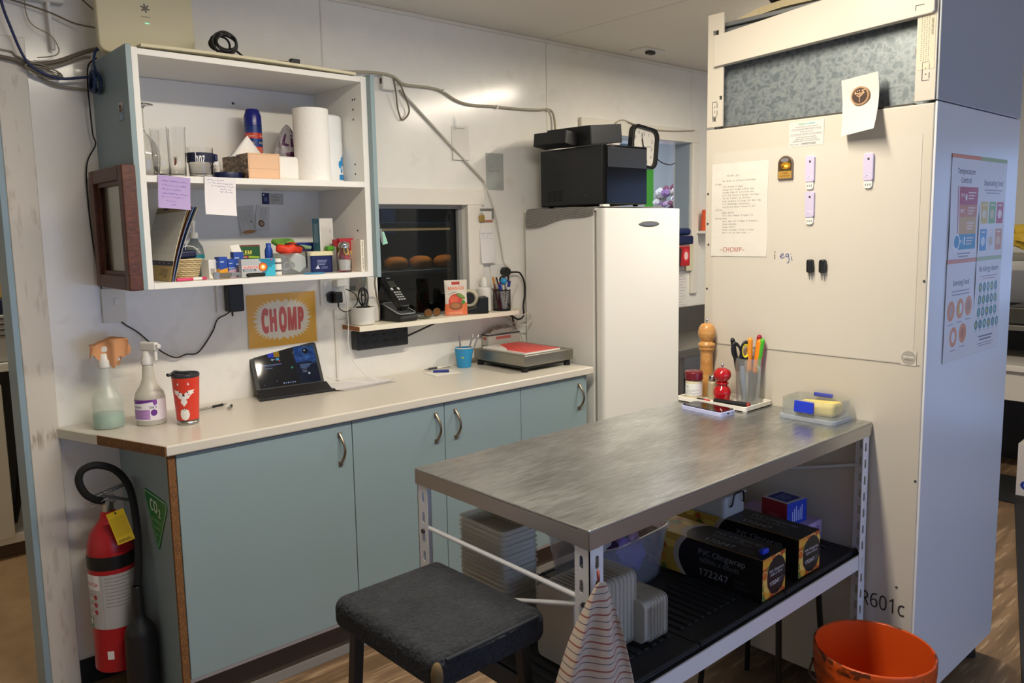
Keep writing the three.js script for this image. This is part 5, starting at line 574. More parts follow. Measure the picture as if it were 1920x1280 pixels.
// ================================================================ WHITE FRIDGE BY THE COUNTER AND WHAT STANDS ON IT
{
  const f = T('upright_fridge', 'tall white upright fridge at the end of the counter', 'fridge', [0, 0, 0]);
  const W_ = phy(0xe9e8e4, .32), fx0 = 1.894, fx1 = 2.457, top = 1.603;
  M(f, 'cabinet', span(fx0, fx1, .03, top - .012, .02, .470, .006), W_); M(f, 'top_panel', span(fx0 - .003, fx1 + .002, top - .014, top, .018, .490, .005), W_);
  M(f, 'door_seal', span(fx0 + .008, fx1 - .008, .08, top - .02, .469, .4765), std(0x9b9a97, .7));
  M(f, 'door', (() => { const o = roundRect(fx1 - fx0, .052, .018, 8), g = extrude(o, top - .065 - .006, .003); g.rotateX(-Math.PI / 2); g.translate((fx0 + fx1) / 2, .065, .5025); return g; })(), W_);
  M(f, 'badge', (() => { const g = new THREE.SphereGeometry(1, 32, 10); g.scale(.077, .0135, .004); return g; })(), std(0x8d8c88, .3, .7), [2.212, 1.528, .529]);
  for (const x of [fx0 + .05, fx1 - .05]) for (const z of [.08, .42]) M(f, 'foot', cyl(.016, .018, .032, 14), m.black, [x, .016, z]);
  // non-slip matting under the microwave, drooping over the fridge side
  const g = new THREE.BoxGeometry(.52, .0025, .44, 52, 1, 16), p = g.attributes.position;
  for (let i = 0; i < p.count; i++) { const s = p.getX(i) + .26, z = p.getZ(i) / .44 + .5, lip = .085 * (1 - z * .72) + .006 * Math.sin(z * 9); const t = s - lip; const yy = p.getY(i); if (t < 0) { p.setX(i, -.0065 - .004 - yy - .004 * Math.sin(z * 7 + s * 40)); p.setY(i, -.002 + t); } else { p.setX(i, t - .004); p.setY(i, yy + .003 + (t < .03 ? .002 * Math.sin(z * 12) : 0)); } }
  g.computeVertexNormals();
  one('grip_mat', 'grey woven non-slip mat drooping over the fridge top', 'mat', g, std(0xffffff, .85, 0, { map: dataTex(64, 64, (u, v) => { const a = Math.abs(Math.sin(u * Math.PI * 2)) * Math.abs(Math.sin(v * Math.PI * 2)); return mix([.38, .37, .36], [.66, .65, .63], a); }, { rx: 36, ry: 30 }) }), [fx0, top + .0015, .262]);
  const mw = T('microwave', 'black microwave oven on top of the white fridge', 'microwave', [2.085, top + .0085, .293]);
  M(mw, 'housing', rb(.29, .264, .395, .006), phy(0x121519, .38), [0, .138, -.008]); M(mw, 'door', rb(.288, .262, .022, .006), phy(0x0a0b0f, .14, { specularIntensity: .45 }), [0, .138, .2]); M(mw, 'door_panel', rb(.27, .088, .003, .001), phy(0x2b2d31, .25), [0, .214, .2125]);
  for (let j = 0; j < 5; j++) for (let i = 0; i < 3; i++) M(mw, 'vent_slot', rb(.002, .005, .026, .001), phy(0x020202, .8), [-.1455, .075 - j * .0105, -.145 + i * .036]);
  M(mw, 'side_screw', (() => { const q = cyl(.005, .005, .003, 12); q.rotateZ(Math.PI / 2); return q; })(), m.darkGrey, [-.1455, .05, .09]); for (const a of [-1, 1]) for (const b of [-1, 1]) M(mw, 'foot', cyl(.012, .012, .007, 12), m.blackRubber, [a * .12, .0035, b * .16]);
  const trayG = (w, h, d) => { const o = [roundRect(w, d, .008), roundRect(w - .008, d - .008, .006)]; const wall = extrude(o[0], h, 0, [o[1]]); wall.rotateX(-Math.PI / 2); const flr = extrude(o[0], .004, 0); flr.rotateX(-Math.PI / 2); return join([wall, flr]); };
  one('plastic_tray', 'larger black plastic tray tilted on top of the microwave', 'tray', trayG(.24, .085, .26), phy(0x15171a, .45), [2.06, top + .296, .27], [0, .08, .10]);
  one('plastic_tray', 'smaller black plastic tray beside the tilted tray on the microwave', 'tray', trayG(.088, .058, .2), phy(0x17191c, .5), [1.888, top + .286, .24], [0, .06, -.12]);
  one('white_plug', 'small white plug lying on the fridge top corner', 'plug', rb(.05, .010, .022, .003), m.plasticWhite, [1.93, top + .0095, .505], [0, .1, 0]);
  // clock leaning on the hatch frame
  const ck = T('wall_clock', 'rounded square wall clock with a black rim, hung crooked', 'clock', [2.778, 1.952, .024]); ck.rotation.z = -.12;
  M(ck, 'rim', extrude(roundRect(.228, .225, .05, 8), .028, .003, [roundRect(.196, .193, .04, 8)]), m.black);
  M(ck, 'face', (() => { const g = new THREE.ShapeGeometry(new THREE.Shape(roundRect(.2, .197, .04, 8).map(([x, y]) => new THREE.Vector2(x, y)))), p = g.attributes.position, uv = g.attributes.uv; for (let i = 0; i < p.count; i++) uv.setXY(i, p.getX(i) / .2 + .5, p.getY(i) / .197 + .5); return g; })(), print(ct(256, 256, (g, w, h) => { fr(g, 0, 0, w, h, '#e3e0d8'); for (let i = 1; i <= 12; i++) { const a = i * Math.PI / 6, k = 1 / Math.max(Math.abs(Math.sin(a)), Math.abs(Math.cos(a)), .82) * 96; txt(g, String(i), 128 + Math.sin(a) * k, 128 - Math.cos(a) * k, '30px sans-serif', '#2c2b2a'); } })), [0, 0, .010]);
  M(ck, 'hour_hand', mv(rb(.006, .05, .002, .001), 0, .02, 0), m.black, [0, 0, .014], [0, 0, .33]); M(ck, 'minute_hand', mv(rb(.0035, .085, .002, .001), 0, .035, 0), m.black, [0, 0, .016], [0, 0, .30]); M(ck, 'second_hand', mv(rb(.0015, .09, .0015, .0005), 0, .02, 0), m.black, [0, 0, .018], [0, 0, -1.35]); M(ck, 'hub', (() => { const q = cyl(.004, .004, .008, 12); q.rotateX(Math.PI / 2); return q; })(), m.black, [0, 0, .016]);
  one('clock_wire', 'thin dark wire hanging in the hatch beside the clock', 'wire', tube([[2.88, 1.93, .02], [2.96, 1.885, .01], [3.06, 1.87, .0], [3.14, 1.885, -.02]], .003, 30, 6), m.black);
  one('wall_cable', 'thin grey cable stapled along the hatch head', 'cable', tube([[2.50, 1.90, .03], [2.53, 2.03, .03], [2.60, 2.085, .03], [2.72, 2.07, .03], [2.9, 2.055, .028], [3.08, 2.06, .028], [3.26, 2.075, .03]], .0035, 60, 8), std(0xa9a18c, .55));
}
// ================================================================ NARROW KITCHEN VIEW BETWEEN THE FRIDGES
{
  one('corner_shelf', 'small white shelf under the orange cups', 'shelf', rb(.16, .016, .1, .002), m.white, [3.385, 1.478, .056]);
  const cg = lathe([[0, .10], [.026, .10], [.030, .095], [.038, 0], [.036, 0], [.028, .092], [0, .096]], 28);
  for (let i = 0; i < 4; i++) one('stacked_cup', `upside-down orange plastic cup, ${ORD[3 - i]} from the top of its stack`, 'cup', cg, phy(0xe2582c, .4), [3.355, 1.4868 + i * .0085, .06], null, 'stacked orange cups');
  one('notice_board', 'dark red board on the wall below the hatch', 'board', rb(.20, .46, .012, .002), std(0x4a1712, .5), [3.03, 1.215, .007]);
  one('red_carton', 'red carton with a round emblem hung on the wall', 'box', rb(.15, .125, .05, .004), print(ct(128, 112, (g, w, h) => { fr(g, 0, 0, w, h, '#b3202a'); disc(g, 96, 56, 26, 36, '#d8343a'); disc(g, 96, 58, 16, 22, '#ecc9c4'); poly(g, [[0, 0], [60, 20], [50, 112], [0, 112]], '#3b2523'); fr(g, 0, 0, w, 8, '#e9b3ac'); })), [3.105, 1.345, .04]);
  one('dark_holder', 'dark blue holder above the red carton', 'holder', rb(.18, .05, .07, .01), phy(0x16204a, .4), [3.1, 1.435, .05]); { const q = new THREE.CapsuleGeometry(.022, .16, 6, 16); q.rotateZ(Math.PI / 2); one('rolled_bag', 'rolled dark blue bag lying on the holder', 'bag', q, phy(0x1a2a58, .45), [3.09, 1.483, .05]); }
  one('hung_list', 'white list pinned to the wall under the red carton', 'paper', sheet(.1, .28), print(ct(64, 180, (g, w, h) => { fr(g, 0, 0, w, h, '#e2dfda'); for (let i = 0; i < 14; i++) fr(g, 8, 14 + i * 11, 44 - (i % 3) * 8, 2, '#b5b2b4'); })), [3.195, 1.135, .0014]);
  one('hung_list', 'cream slip pinned to the wall beside the red carton', 'paper', sheet(.07, .17), std(0xd9d3b4, .7), [3.235, 1.335, .0235]);
  const st = T('steel_bench', 'stainless steel bench with an upstand beyond the white fridge', 'bench', [2.95, 0, .24]); const sm_ = std(0x9b978e, .35, .9);
  M(st, 'top', rb(.9, .045, .44, .004), sm_, [.05, .865, 0]); M(st, 'upstand', rb(.9, .15, .02, .003), sm_, [.05, .962, -.215]); for (const a of [-1, 1]) for (const b of [-1, 1]) M(st, 'leg', rb(.036, .843, .036, .004), sm_, [.05 + a * .4, .4215, b * .18]); M(st, 'shelf', rb(.84, .02, .38, .003), sm_, [.05, .3, 0]);
  one('storage_crate', 'dark blue crate under the steel bench', 'crate', rb(.5, .34, .3, .01), phy(0x232a3c, .5), [2.95, .481, .22]);
}
// ================================================================ TALL DRINKS FRIDGE, SEEN FROM BEHIND
const FX = 1.56, FZ0 = 1.287, FZ1 = 2.018, FX2 = 2.244;
const onBack = (parent, name, y, z, w, h, mat, off = .0006, bend, roll = 0) => { const q = M(parent, name, mat.transparent ? new THREE.PlaneGeometry(w, h) : sheet(w, h, bend, .0005), mat, [FX - off, y, z], [0, -Math.PI / 2, 0]); if (roll) q.rotateZ(roll); return q; };
const backSheet = (name, label, cat, y, z, w, h, mat, off = .0012, bend, roll = 0) => { const q = one(name, label, cat, sheet(w, h, bend, .0005), mat, [FX - off, y, z], [0, -Math.PI / 2, 0]); if (roll) q.rotateZ(roll); return q; };
{
  const f = T('drinks_fridge', 'tall white drinks fridge turned back to front beside the steel table', 'fridge', [0, 0, 0]);
  const wf = phy(0xcac3b6, .4), ws = phy(0xdfe1e6, .26), ws2 = phy(0xa9adb4, .34);
  M(f, 'core', span(FX + .045, FX2 - .004, .085, 2.16, FZ0 + .004, FZ1 - .010), std(0x6d7176, .6));
  M(f, 'back_panel', span(FX, FX + .044, .08, 1.831, FZ0, FZ1 - .007, .004), wf);
  M(f, 'side_panel', span(FX + .002, FX2, .08, 1.8345, FZ1 - .0068, FZ1, .002), ws); M(f, 'upper_side_panel', span(FX + .002, FX2, 1.8375, 2.32, FZ1 - .0068, FZ1, .002), ws2);
  M(f, 'far_side_panel', span(FX + .046, FX2, .08, 2.16, FZ0, FZ0 + .0035), ws);
  const galv = dataTex(512, 256, (u, v) => { const a = fbm(u, v, 40, 18, 71, 3), b = fbm(u, v, 90, 40, 73, 2), k = Math.abs(a - .5) * 3 + (b - .5) * .4; return mix([.54, .57, .58], [.41, .45, .47], Math.min(1, k * 1.2)); }, { rx: 1, ry: 1 });
  M(f, 'galvanised_plate', (() => { const g = sheet(.66, .27); return g; })(), std(0xffffff, .45, .35, { map: galv }), [FX + .040, 1.965, 1.655], [0, -Math.PI / 2, 0]);
  M(f, 'plate_ledge', span(FX + .004, FX + .042, 1.8312, 1.836, FZ0 + .065, FZ1 - .065), std(0x4a443c, .8));
  // pressed corner posts with tabs, and the cross bar
  const slot = (z, y, w, h) => [[z - w / 2, y - h / 2], [z + w / 2, y - h / 2], [z + w / 2, y + h / 2], [z - w / 2, y + h / 2]];
  const post = (z0, z1, y0, y1, holes) => { const g = extrude([[z0, y0], [z1, y0], [z1, y1], [z0, y1]], .006, .0008, holes, 1); g.rotateY(-Math.PI / 2); return g; };
  M(f, 'corner_post', post(1.292, 1.352, 1.838, 2.20, [slot(1.318, 1.862, .014, .012), slot(1.343, 1.93, .010, .012), slot(1.322, 2.14, .022, .014)]), wf, [FX + .004, 0, 0]);
  M(f, 'corner_post', post(1.958, 2.011, 1.838, 2.32, [slot(1.962, 1.97, .010, .016), slot(1.972, 1.848, .03, .012)]), wf, [FX + .004, 0, 0]);
  for (const [z, y] of [[1.322, 1.895], [1.985, 1.915]]) { const k = .0016; for (const [dz, dy, w, h] of [[0, .024, .018, k], [0, -.024, .018, k], [-.009, 0, k, .048], [.009, .012, k, .016], [.009, -.012, k, .016]]) M(f, 'press_mark', rb(.001, h, w, .0003), m.darkGrey, [FX - .0032, y + dy, z + dz]); for (const d of [-.008, .008]) M(f, 'rivet', rb(.001, .003, .003, .0004), m.black, [FX - .0032, y + d, z]); }
  M(f, 'cross_bar', (() => { const g = extrude([[1.322, 2.030], [1.998, 2.062], [2.005, 2.068], [2.005, 2.19], [1.322, 2.128]], .024, .002, [], 2); g.rotateY(-Math.PI / 2); return g; })(), wf, [FX + .012, 0, 0]);
  M(f, 'cross_bar_notch', join([mv(rb(.001, .002, .022, .0005), FX - .0142, 2.088, 1.968), mv(rb(.001, .014, .002, .0005), FX - .0142, 2.082, 1.957)]), m.darkGrey);
  M(f, 'top_rail', span(FX + .03, FX2, 2.162, 2.175, FZ0 + .01, FZ1 - .012, .002), std(0x8a8d90, .4, .6));
  // dry-erase film and its sticker
  onBack(f, 'dry_erase_film', (1.115 + 1.752) / 2, 1.652, .664, 1.752 - 1.115, phy(0xd0cabf, .22), .0006);
  onBack(f, 'lower_panel_joint', 1.1125, 1.652, .70, .0022, std(0x8b877f, .7), .0005);
  onBack(f, 'round_label', 1.132, 1.972, .042, .042, print(ct(96, 96, (g, w, h) => { fr(g, 0, 0, w, h, '#d0cabf'); disc(g, 48, 48, 46, 46, '#a9a49a'); txt(g, 'Dry Erase', 48, 40, 'bold 15px sans-serif', '#f4f2ec'); txt(g, 'SURFACE', 48, 60, 'bold 13px sans-serif', '#5d5a54'); }), .4), .0016);
  const clearInk = (t) => new THREE.MeshStandardMaterial({ map: t, transparent: true, roughness: .6 });
  onBack(f, 'model_number', .388, 1.925, .15, .075, clearInk(ct(512, 256, (g, w, h) => { g.clearRect(0, 0, w, h); g.save(); g.translate(w / 2, 128); g.scale(1, 1.25); txt(g, 'R601c', 0, 0, '168px sans-serif', '#2b2830'); g.restore(); })), .0012);
  onBack(f, 'pen_writing', 1.412, 1.582, .076, .05, clearInk(ct(256, 170, (g, w, h) => { g.clearRect(0, 0, w, h); g.lineWidth = 7; g.lineCap = 'round'; g.strokeStyle = '#2a2b36'; g.beginPath(); g.moveTo(22, 60); g.lineTo(22, 110); g.moveTo(20, 30); g.lineTo(25, 40); g.stroke(); g.strokeStyle = '#24408f'; g.beginPath(); g.moveTo(84, 84); g.bezierCurveTo(140, 70, 124, 40, 100, 58); g.bezierCurveTo(74, 90, 96, 116, 136, 86); g.moveTo(176, 54); g.bezierCurveTo(136, 52, 146, 104, 176, 74); g.moveTo(178, 52); g.bezierCurveTo(190, 110, 196, 150, 166, 150); g.moveTo(214, 84); g.lineTo(222, 122); g.moveTo(206, 52); g.lineTo(208, 54); g.stroke(); })), .0014);
  for (const [y, z] of [[1.62, 1.298], [1.52, 1.298], [1.45, 1.302], [1.30, 1.298], [.45, 1.965], [1.35, 2.004], [.78, 2.004]]) M(f, 'screw', (() => { const q = cyl(.0035, .0035, .002, 10); q.rotateZ(Math.PI / 2); return q; })(), m.darkGrey, [FX - .0006, y, z]);
  for (const [x, z] of [[FX + .06, FZ1 - .05], [FX2 - .06, FZ1 - .05], [FX + .06, FZ0 + .05], [FX2 - .06, FZ0 + .05]]) M(f, 'foot', cyl(.016, .024, .084, 14), m.black, [x, .042, z]);
  onBack(f, 'warning_label', 1.995, 1.984, .044, .15, print(ct(64, 220, (g, w, h) => { fr(g, 0, 0, w, h, '#d9d0b8'); g.save(); g.translate(52, 60); g.rotate(Math.PI / 2); txt(g, 'IMPORTANT', 0, 0, 'bold 11px sans-serif', '#5d5648'); g.restore(); for (let i = 0; i < 4; i++) for (let j = 0; j < 22; j++) fr(g, 12 + i * 9, 14 + j * 8, 3, 5 - (i + j) % 3, '#8b8472'); }), .6), .0034);
  // papers and magnets on the back panel
  backSheet('todo_list', 'typed to-do list signed CHOMP on the fridge back', 'paper', 1.564, 1.418, .208, .305, print(ct(640, 940, (g, w, h) => {
    fr(g, 0, 0, w, h, '#d9d5cd'); for (let i = 0; i < 60; i++) { g.globalAlpha = .12; disc(g, rnd() * w, rnd() * h, rr(20, 90), rr(10, 60), i % 2 ? '#c9c5bc' : '#e4e1da'); } g.globalAlpha = 1; const c = '#4c4a46';
    txt(g, 'TO-DO-LIST', 250, 128, '24px monospace', c);
    [['Put Milk In Coffee & Milkshake', 128], ['Fridge', 40], ['Fill Drinks Fridges', 128], ['Change Ice Creams & Blue Taps', 128], ['Scrape Side Of Ice Cream Deli', 128], ['Fill All Sauces & Burger Fillings', 128], ['Top Up Freezer In Kitchen', 128], ['Prep Sandwich Fillings For Next Day', 128], ['Fill Milkshake Containers', 128], ['Top Up Ice Block Freezer & All', 128], ['Lollies', 40], ['Make Batter', 128], ['Fill Salt Pepper & Sugars In', 128], ['Dining Room', 40], ['Wipe Down All Fridges & Freezers', 128], ['Clean Windows', 128], ['Sweep Floors', 128], ['Check Customer Toilet & Clean', 128], ["Don't Sit On Your Area :-)", 128]].forEach(([s, x], i) => txt(g, s, x, 178 + i * 29, '21px monospace', c, 'left'));
    txt(g, '\u2013CHOMP\u2013', 250, 872, '64px sans-serif', '#a4433c');
  }), .75), .0014, (u, v) => .0008 * Math.sin(v * 9));
  backSheet('property_label', 'small printed equipment property label on the fridge back', 'label', 1.785, 1.646, .112, .074, print(ct(448, 296, (g, w, h) => {
    fr(g, 0, 0, w, h, '#cfcdc9'); txt(g, 'Frucor', 168, 28, 'bold 30px sans-serif', '#2f9a58', 'center'); txt(g, '\u00b7suntory', 272, 28, 'bold 30px sans-serif', '#3a9aa8');
    [['This equipment is the property of', 62, 19], ['Frucor Beverages New Zealand Limited', 88, 21], ['and cannot be sold', 122, 19], ['86 Plunket Ave, Manukau City, New Zealand', 148, 20], ['For all maintenance enquiries', 186, 19], ['please contact Customer Services', 208, 19], ['(Telephone 0800 437 825 (0800 4 Frucor))', 232, 19]].forEach(([s, y, k]) => txt(g, s, 224, y, `${k}px sans-serif`, '#303038')); fr(g, 20, 103, 400, 2, '#6a6a70'); fr(g, 10, 164, 428, 2, '#6a6a70'); txt(g, 'Please Quote:', 16, 268, '19px sans-serif', '#4a4a52', 'left'); txt(g, 'A1A92157202', 160, 266, 'italic bold 30px sans-serif', '#2b2b33', 'left');
  }), .5), .0012);
  const badge = T('fridge_magnet', 'arched souvenir magnet with a golden picture', 'magnet', [FX - .0012, 1.688, 1.583]); badge.rotation.y = -Math.PI / 2;
  const arch = (w, h) => { const p = [[-w / 2, -h / 2], [w / 2, -h / 2]]; for (let i = 0; i <= 14; i++) { const t = i / 14 * Math.PI; p.push([w / 2 * Math.cos(t), h / 2 - w / 2 + w / 2 * Math.sin(t)]); } return p; };
  M(badge, 'body', extrude(arch(.050, .072), .006, .0015), phy(0x6f5f58, .4)); M(badge, 'picture', (() => { const g = new THREE.ShapeGeometry(new THREE.Shape(arch(.044, .066).map(([x, y]) => new THREE.Vector2(x, y)))), p = g.attributes.position, uv = g.attributes.uv; for (let i = 0; i < p.count; i++) uv.setXY(i, p.getX(i) / .044 + .5, p.getY(i) / .066 + .5); return g; })(), print(ct(128, 192, (g, w, h) => { fr(g, 0, 0, w, h, '#4d3d22'); disc(g, 70, 80, 46, 30, '#a9781c'); disc(g, 74, 84, 22, 12, '#f0cf5a'); disc(g, 40, 90, 16, 10, '#6d4a1a'); disc(g, 60, 30, 40, 20, '#7c7a80'); fr(g, 0, 128, w, 64, '#b08a44'); txt(g, 'LAKE', 64, 146, 'bold 22px serif', '#6a4418'); txt(g, 'WAIKARE', 64, 170, 'bold 20px serif', '#6a4418'); }), .25), [0, 0, .0080]);
  const strip = (label, y, z) => { const t = T('magnet_clip', label, 'magnet', [FX - .0012, y, z], 0, 'lilac clip magnets'); t.rotation.y = -Math.PI / 2; M(t, 'handle', extrude(roundRect(.029, .078, .007), .007, .0015), phy(0xcbc2de, .35), [0, .012, 0]); M(t, 'thumb_dent', (() => { const q = new THREE.TorusGeometry(.008, .0012, 6, 20, Math.PI); return q; })(), phy(0xe3def0, .35), [0, -.018, .0085]); M(t, 'jaw', extrude(roundRect(.024, .026, .009), .005, .001), m.plasticWhite, [0, -.036, 0]); for (let i = -1; i <= 1; i++) M(t, 'tooth', rb(.003, .006, .002, .0008), m.grey, [i * .0065, -.038, .0062]); M(t, 'hole', rb(.006, .007, .0015, .001), m.darkGrey, [.001, .034, .0082]); };
  strip('lilac clip magnet right of the souvenir magnet, upper of two', 1.666, 1.664); strip('lilac clip magnet set apart on the right of the fridge back', 1.660, 1.841); strip('lilac clip magnet right of the souvenir magnet, lower of two', 1.560, 1.666);
  const hook = (label, z, turn) => { const t = T('bulldog_clip', label, 'clip', [FX - .0012, 1.385, z]); t.rotation.y = -Math.PI / 2; M(t, 'body', extrude(roundRect(.020, .040, .006), .010, .002), phy(0x131417, .4)); M(t, 'grip', (() => { const q = new THREE.CapsuleGeometry(.0065, .026, 5, 12); return q; })(), phy(0x1b1d20, .4), [.006, .002, .014], [0, 0, turn]); M(t, 'wire_loop', join([bar([-.004, -.018, .004], [-.003, -.042, .002], .0008, 5), bar([.004, -.018, .004], [.005, -.042, .002], .0008, 5)]), m.grey); };
  hook('black magnetic clip, the one nearer the to-do list', 1.673, .05); hook('black magnetic clip, the one farther from the to-do list', 1.713, -.05);
  const bentPaper = one('hanging_note', 'white note curling outwards under a round wooden magnet', 'note', sheet(.106, .162, (u, v) => .0035 + .055 * Math.max(0, .25 - v) ** 1.6 * (1.1 + u * .8)), print(ct(128, 196, (g, w, h) => { fr(g, 0, 0, w, h, '#d2cdc4'); scrawl(g, 18, 42, 66, '#b3a9ac', 2); scrawl(g, 40, 62, 20, '#9a8f96', 2); g.strokeStyle = '#c6bfb6'; g.beginPath(); g.moveTo(12, 54); g.lineTo(96, 46); g.stroke(); }), .8), [FX - .0045, 1.848, 1.815], [0, -Math.PI / 2, 0]); bentPaper.rotateZ(.10);
  const wm = T('wooden_magnet', 'round wooden magnet carved with a tree', 'magnet', [FX - .0095, 1.872, 1.815]); wm.rotation.y = -Math.PI / 2; { const q = cyl(.026, .026, .010, 36); q.rotateX(Math.PI / 2); M(wm, 'disc', q, std(0xa9835c, .6), [0, 0, .0052]); M(wm, 'carving', (() => { const g = new THREE.CircleGeometry(.0215, 36); return g; })(), print(ct(128, 128, (g, w, h) => { fr(g, 0, 0, w, h, '#3a2216'); g.strokeStyle = '#c9a077'; g.lineWidth = 6; g.beginPath(); g.moveTo(64, 116); g.lineTo(62, 74); g.lineTo(36, 54); g.moveTo(62, 76); g.lineTo(92, 50); g.stroke(); for (let i = 0; i < 26; i++) disc(g, rr(24, 104), rr(18, 66), 6, 5, '#c9a077'); }), .6), [0, 0, .0107]); }
}
{ // food-safety posters on the fridge side
  const bar4 = ['#dc8a68', '#9fb77c', '#d98a74', '#a9bd92'];
  const base = (g, w, h, c, t, ty) => { fr(g, 0, 0, w, h, '#e3e4ea'); fr(g, 0, 0, w, 16, c); t.forEach((s, i) => txt(g, s, w / 2, ty + i * 36, 'bold 30px sans-serif', '#3a3850')); };
  const tx = [
    ct(320, 420, (g, w, h) => { base(g, w, h, bar4[0], ['Temperature', 'Control'], 66); const r = [['#b23a58', 128, 84], ['#c77850', 212, 56], ['#c99f5a', 268, 78], ['#2a8cba', 346, 0]]; fr(g, 96, 128, 200, 72, '#b2385a'); fr(g, 96, 200, 200, 50, '#c87a52'); fr(g, 96, 250, 200, 70, '#cfa45e'); fr(g, 96, 320, 200, 62, '#2a8fbe'); g.lineWidth = 4; g.strokeStyle = '#eceaf0'; fr(g, 74, 126, 14, 210, '#b2385a'); g.strokeRect(74, 118, 14, 220); disc(g, 80, 350, 36, 34, '#f0f0f4'); disc(g, 80, 350, 28, 26, '#2a8fbe'); ['75\u00b0C', '60\u00b0C', '', '5\u00b0C'].forEach((s, i) => txt(g, s, 132, 164 + i * 62, 'bold 22px sans-serif', '#f2e2e2')); for (let i = 0; i < 4; i++) for (let j = 0; j < 3; j++) fr(g, 190, 148 + i * 62 + j * 12, 84 - j * 12, 5, '#ecd5d2'); disc(g, 168, 170, 10, 14, '#f4ecee'); fr(g, 162, 330, 12, 34, '#f4f6f8'); fr(g, 90, 396, 150, 5, '#8b879c'); fr(g, 110, 408, 110, 5, '#8b879c'); }),
    ct(320, 420, (g, w, h) => { base(g, w, h, bar4[1], ['Separating Food'], 106); fr(g, 50, 134, 220, 5, '#9a96ac'); fr(g, 74, 146, 170, 5, '#9a96ac'); [['#d4b63a', 20, 186], ['#7fae5e', 118, 186], ['#bb3a52', 216, 186], ['#3d8fcd', 20, 302], ['#dcdce4', 118, 302], ['#cf9372', 216, 302]].forEach(([c, x, y], i) => { fr(g, x, y, 84, 92, c); fr(g, x + 20, y + 10, 44, 6, '#efe6dc'); disc(g, x + 42, y + 52, 26, 20, ['#e3d6b4', '#cfc9a2', '#f3dfe0', '#cfe0ee', '#c9b79e', '#e3bfa4'][i]); }); }),
    ct(320, 420, (g, w, h) => { base(g, w, h, bar4[2], ['Serving Food'], 96); fr(g, 60, 128, 200, 5, '#9a96ac'); fr(g, 60, 142, 200, 5, '#9a96ac'); [[62, 210], [162, 205], [256, 200], [104, 320], [206, 312]].forEach(([x, y], i) => { disc(g, x, y, 40, 42, '#df9468'); disc(g, x, y, 20, 24, ['#cda8a0', '#e2cf7a', '#b88a70', '#e9e7ee', '#c87a52'][i]); if (i === 1) { disc(g, x + 10, y, 13, 22, '#eceef4'); fr(g, x - 20, y - 14, 14, 30, '#d6b04a'); } fr(g, x - 28, y + 54, 56, 4, '#9a96ac'); }); }),
    ct(320, 420, (g, w, h) => { base(g, w, h, bar4[3], ['Be Allergy Aware'], 52); fr(g, 50, 82, 220, 4, '#9a96ac'); fr(g, 80, 93, 170, 4, '#c08a98'); for (let j = 0; j < 4; j++) for (let i = 0; i < 5 + (j === 3); i++) { const x = (j === 3 ? 40 : 62) + i * 50, y = 132 + j * 54; disc(g, x, y, 20, 21, ['#2d7d86', '#35758a', '#2c8a84'][(i + j) % 3]); disc(g, x, y, 9, 11, ['#c6b84a', '#b8c9bc', '#7fa9a2'][(i * 2 + j) % 3]); fr(g, x - 12, y + 25, 24, 3, '#8b879c'); } fr(g, 76, 346, 170, 6, '#5d5a74'); fr(g, 90, 360, 140, 6, '#5d5a74'); fr(g, 66, 378, 190, 4, '#9a96ac'); fr(g, 80, 388, 160, 4, '#9a96ac'); })];
  [['food safety poster with a thermometer headed Temperature Control', 1.79, 1.553], ['food safety poster with six coloured tiles headed Separating Food', 2.018, 1.553], ['food safety poster with orange circles headed Serving Food', 1.787, 1.254], ['food safety poster with rows of teal circles headed Be Allergy Aware', 2.015, 1.254]].forEach(([l, x, y], i) => one('safety_poster', l, 'poster', sheet(.226, .298, (u, v) => .0012 * Math.sin(u * 4 + i) * Math.sin(v * 6)), print(tx[i], .4), [x, y, FZ1 + .0024]));
}
{ // on top of the tall fridge
  one('wool_pad', 'thick cream felt pad lying on the tall fridge', 'pad', (() => { const g = new THREE.BoxGeometry(.5, .022, .60, 20, 2, 30), p = g.attributes.position; for (let i = 0; i < p.count; i++) { const z = p.getZ(i) / .6 + .5; p.setY(i, p.getY(i) + .028 * z - .012 * Math.max(0, .12 - z) * 8 + .003 * Math.sin(z * 14 + p.getX(i) * 8)); } g.computeVertexNormals(); return g; })(), std(0xffffff, .95, 0, { map: dataTex(128, 128, (u, v) => mix([.66, .60, .46], [.82, .77, .64], fbm(u, v, 24, 24, 63, 3)), { rx: 3, ry: 3 }) }), [FX + .30, 2.187, 1.67]);
  const bag = T('black_bag', 'black bag lying on the felt pad on top of the fridge', 'bag', [FX + .22, 2.215, 1.56]); M(bag, 'body', (() => { const g = new RoundedBoxGeometry(.28, .10, .24, 6, .04), p = g.attributes.position; for (let i = 0; i < p.count; i++) p.setY(i, p.getY(i) + .006 * Math.sin(p.getX(i) * 40) * Math.cos(p.getZ(i) * 36)); g.computeVertexNormals(); return g; })(), phy(0x101114, .6), [0, .052, 0]); M(bag, 'strap', tube([[-.12, .04, -.1], [-.16, .02, -.09], [-.17, .01, -.07], [-.15, .015, -.05]], .008, 24, 8), m.blackRubber);
}
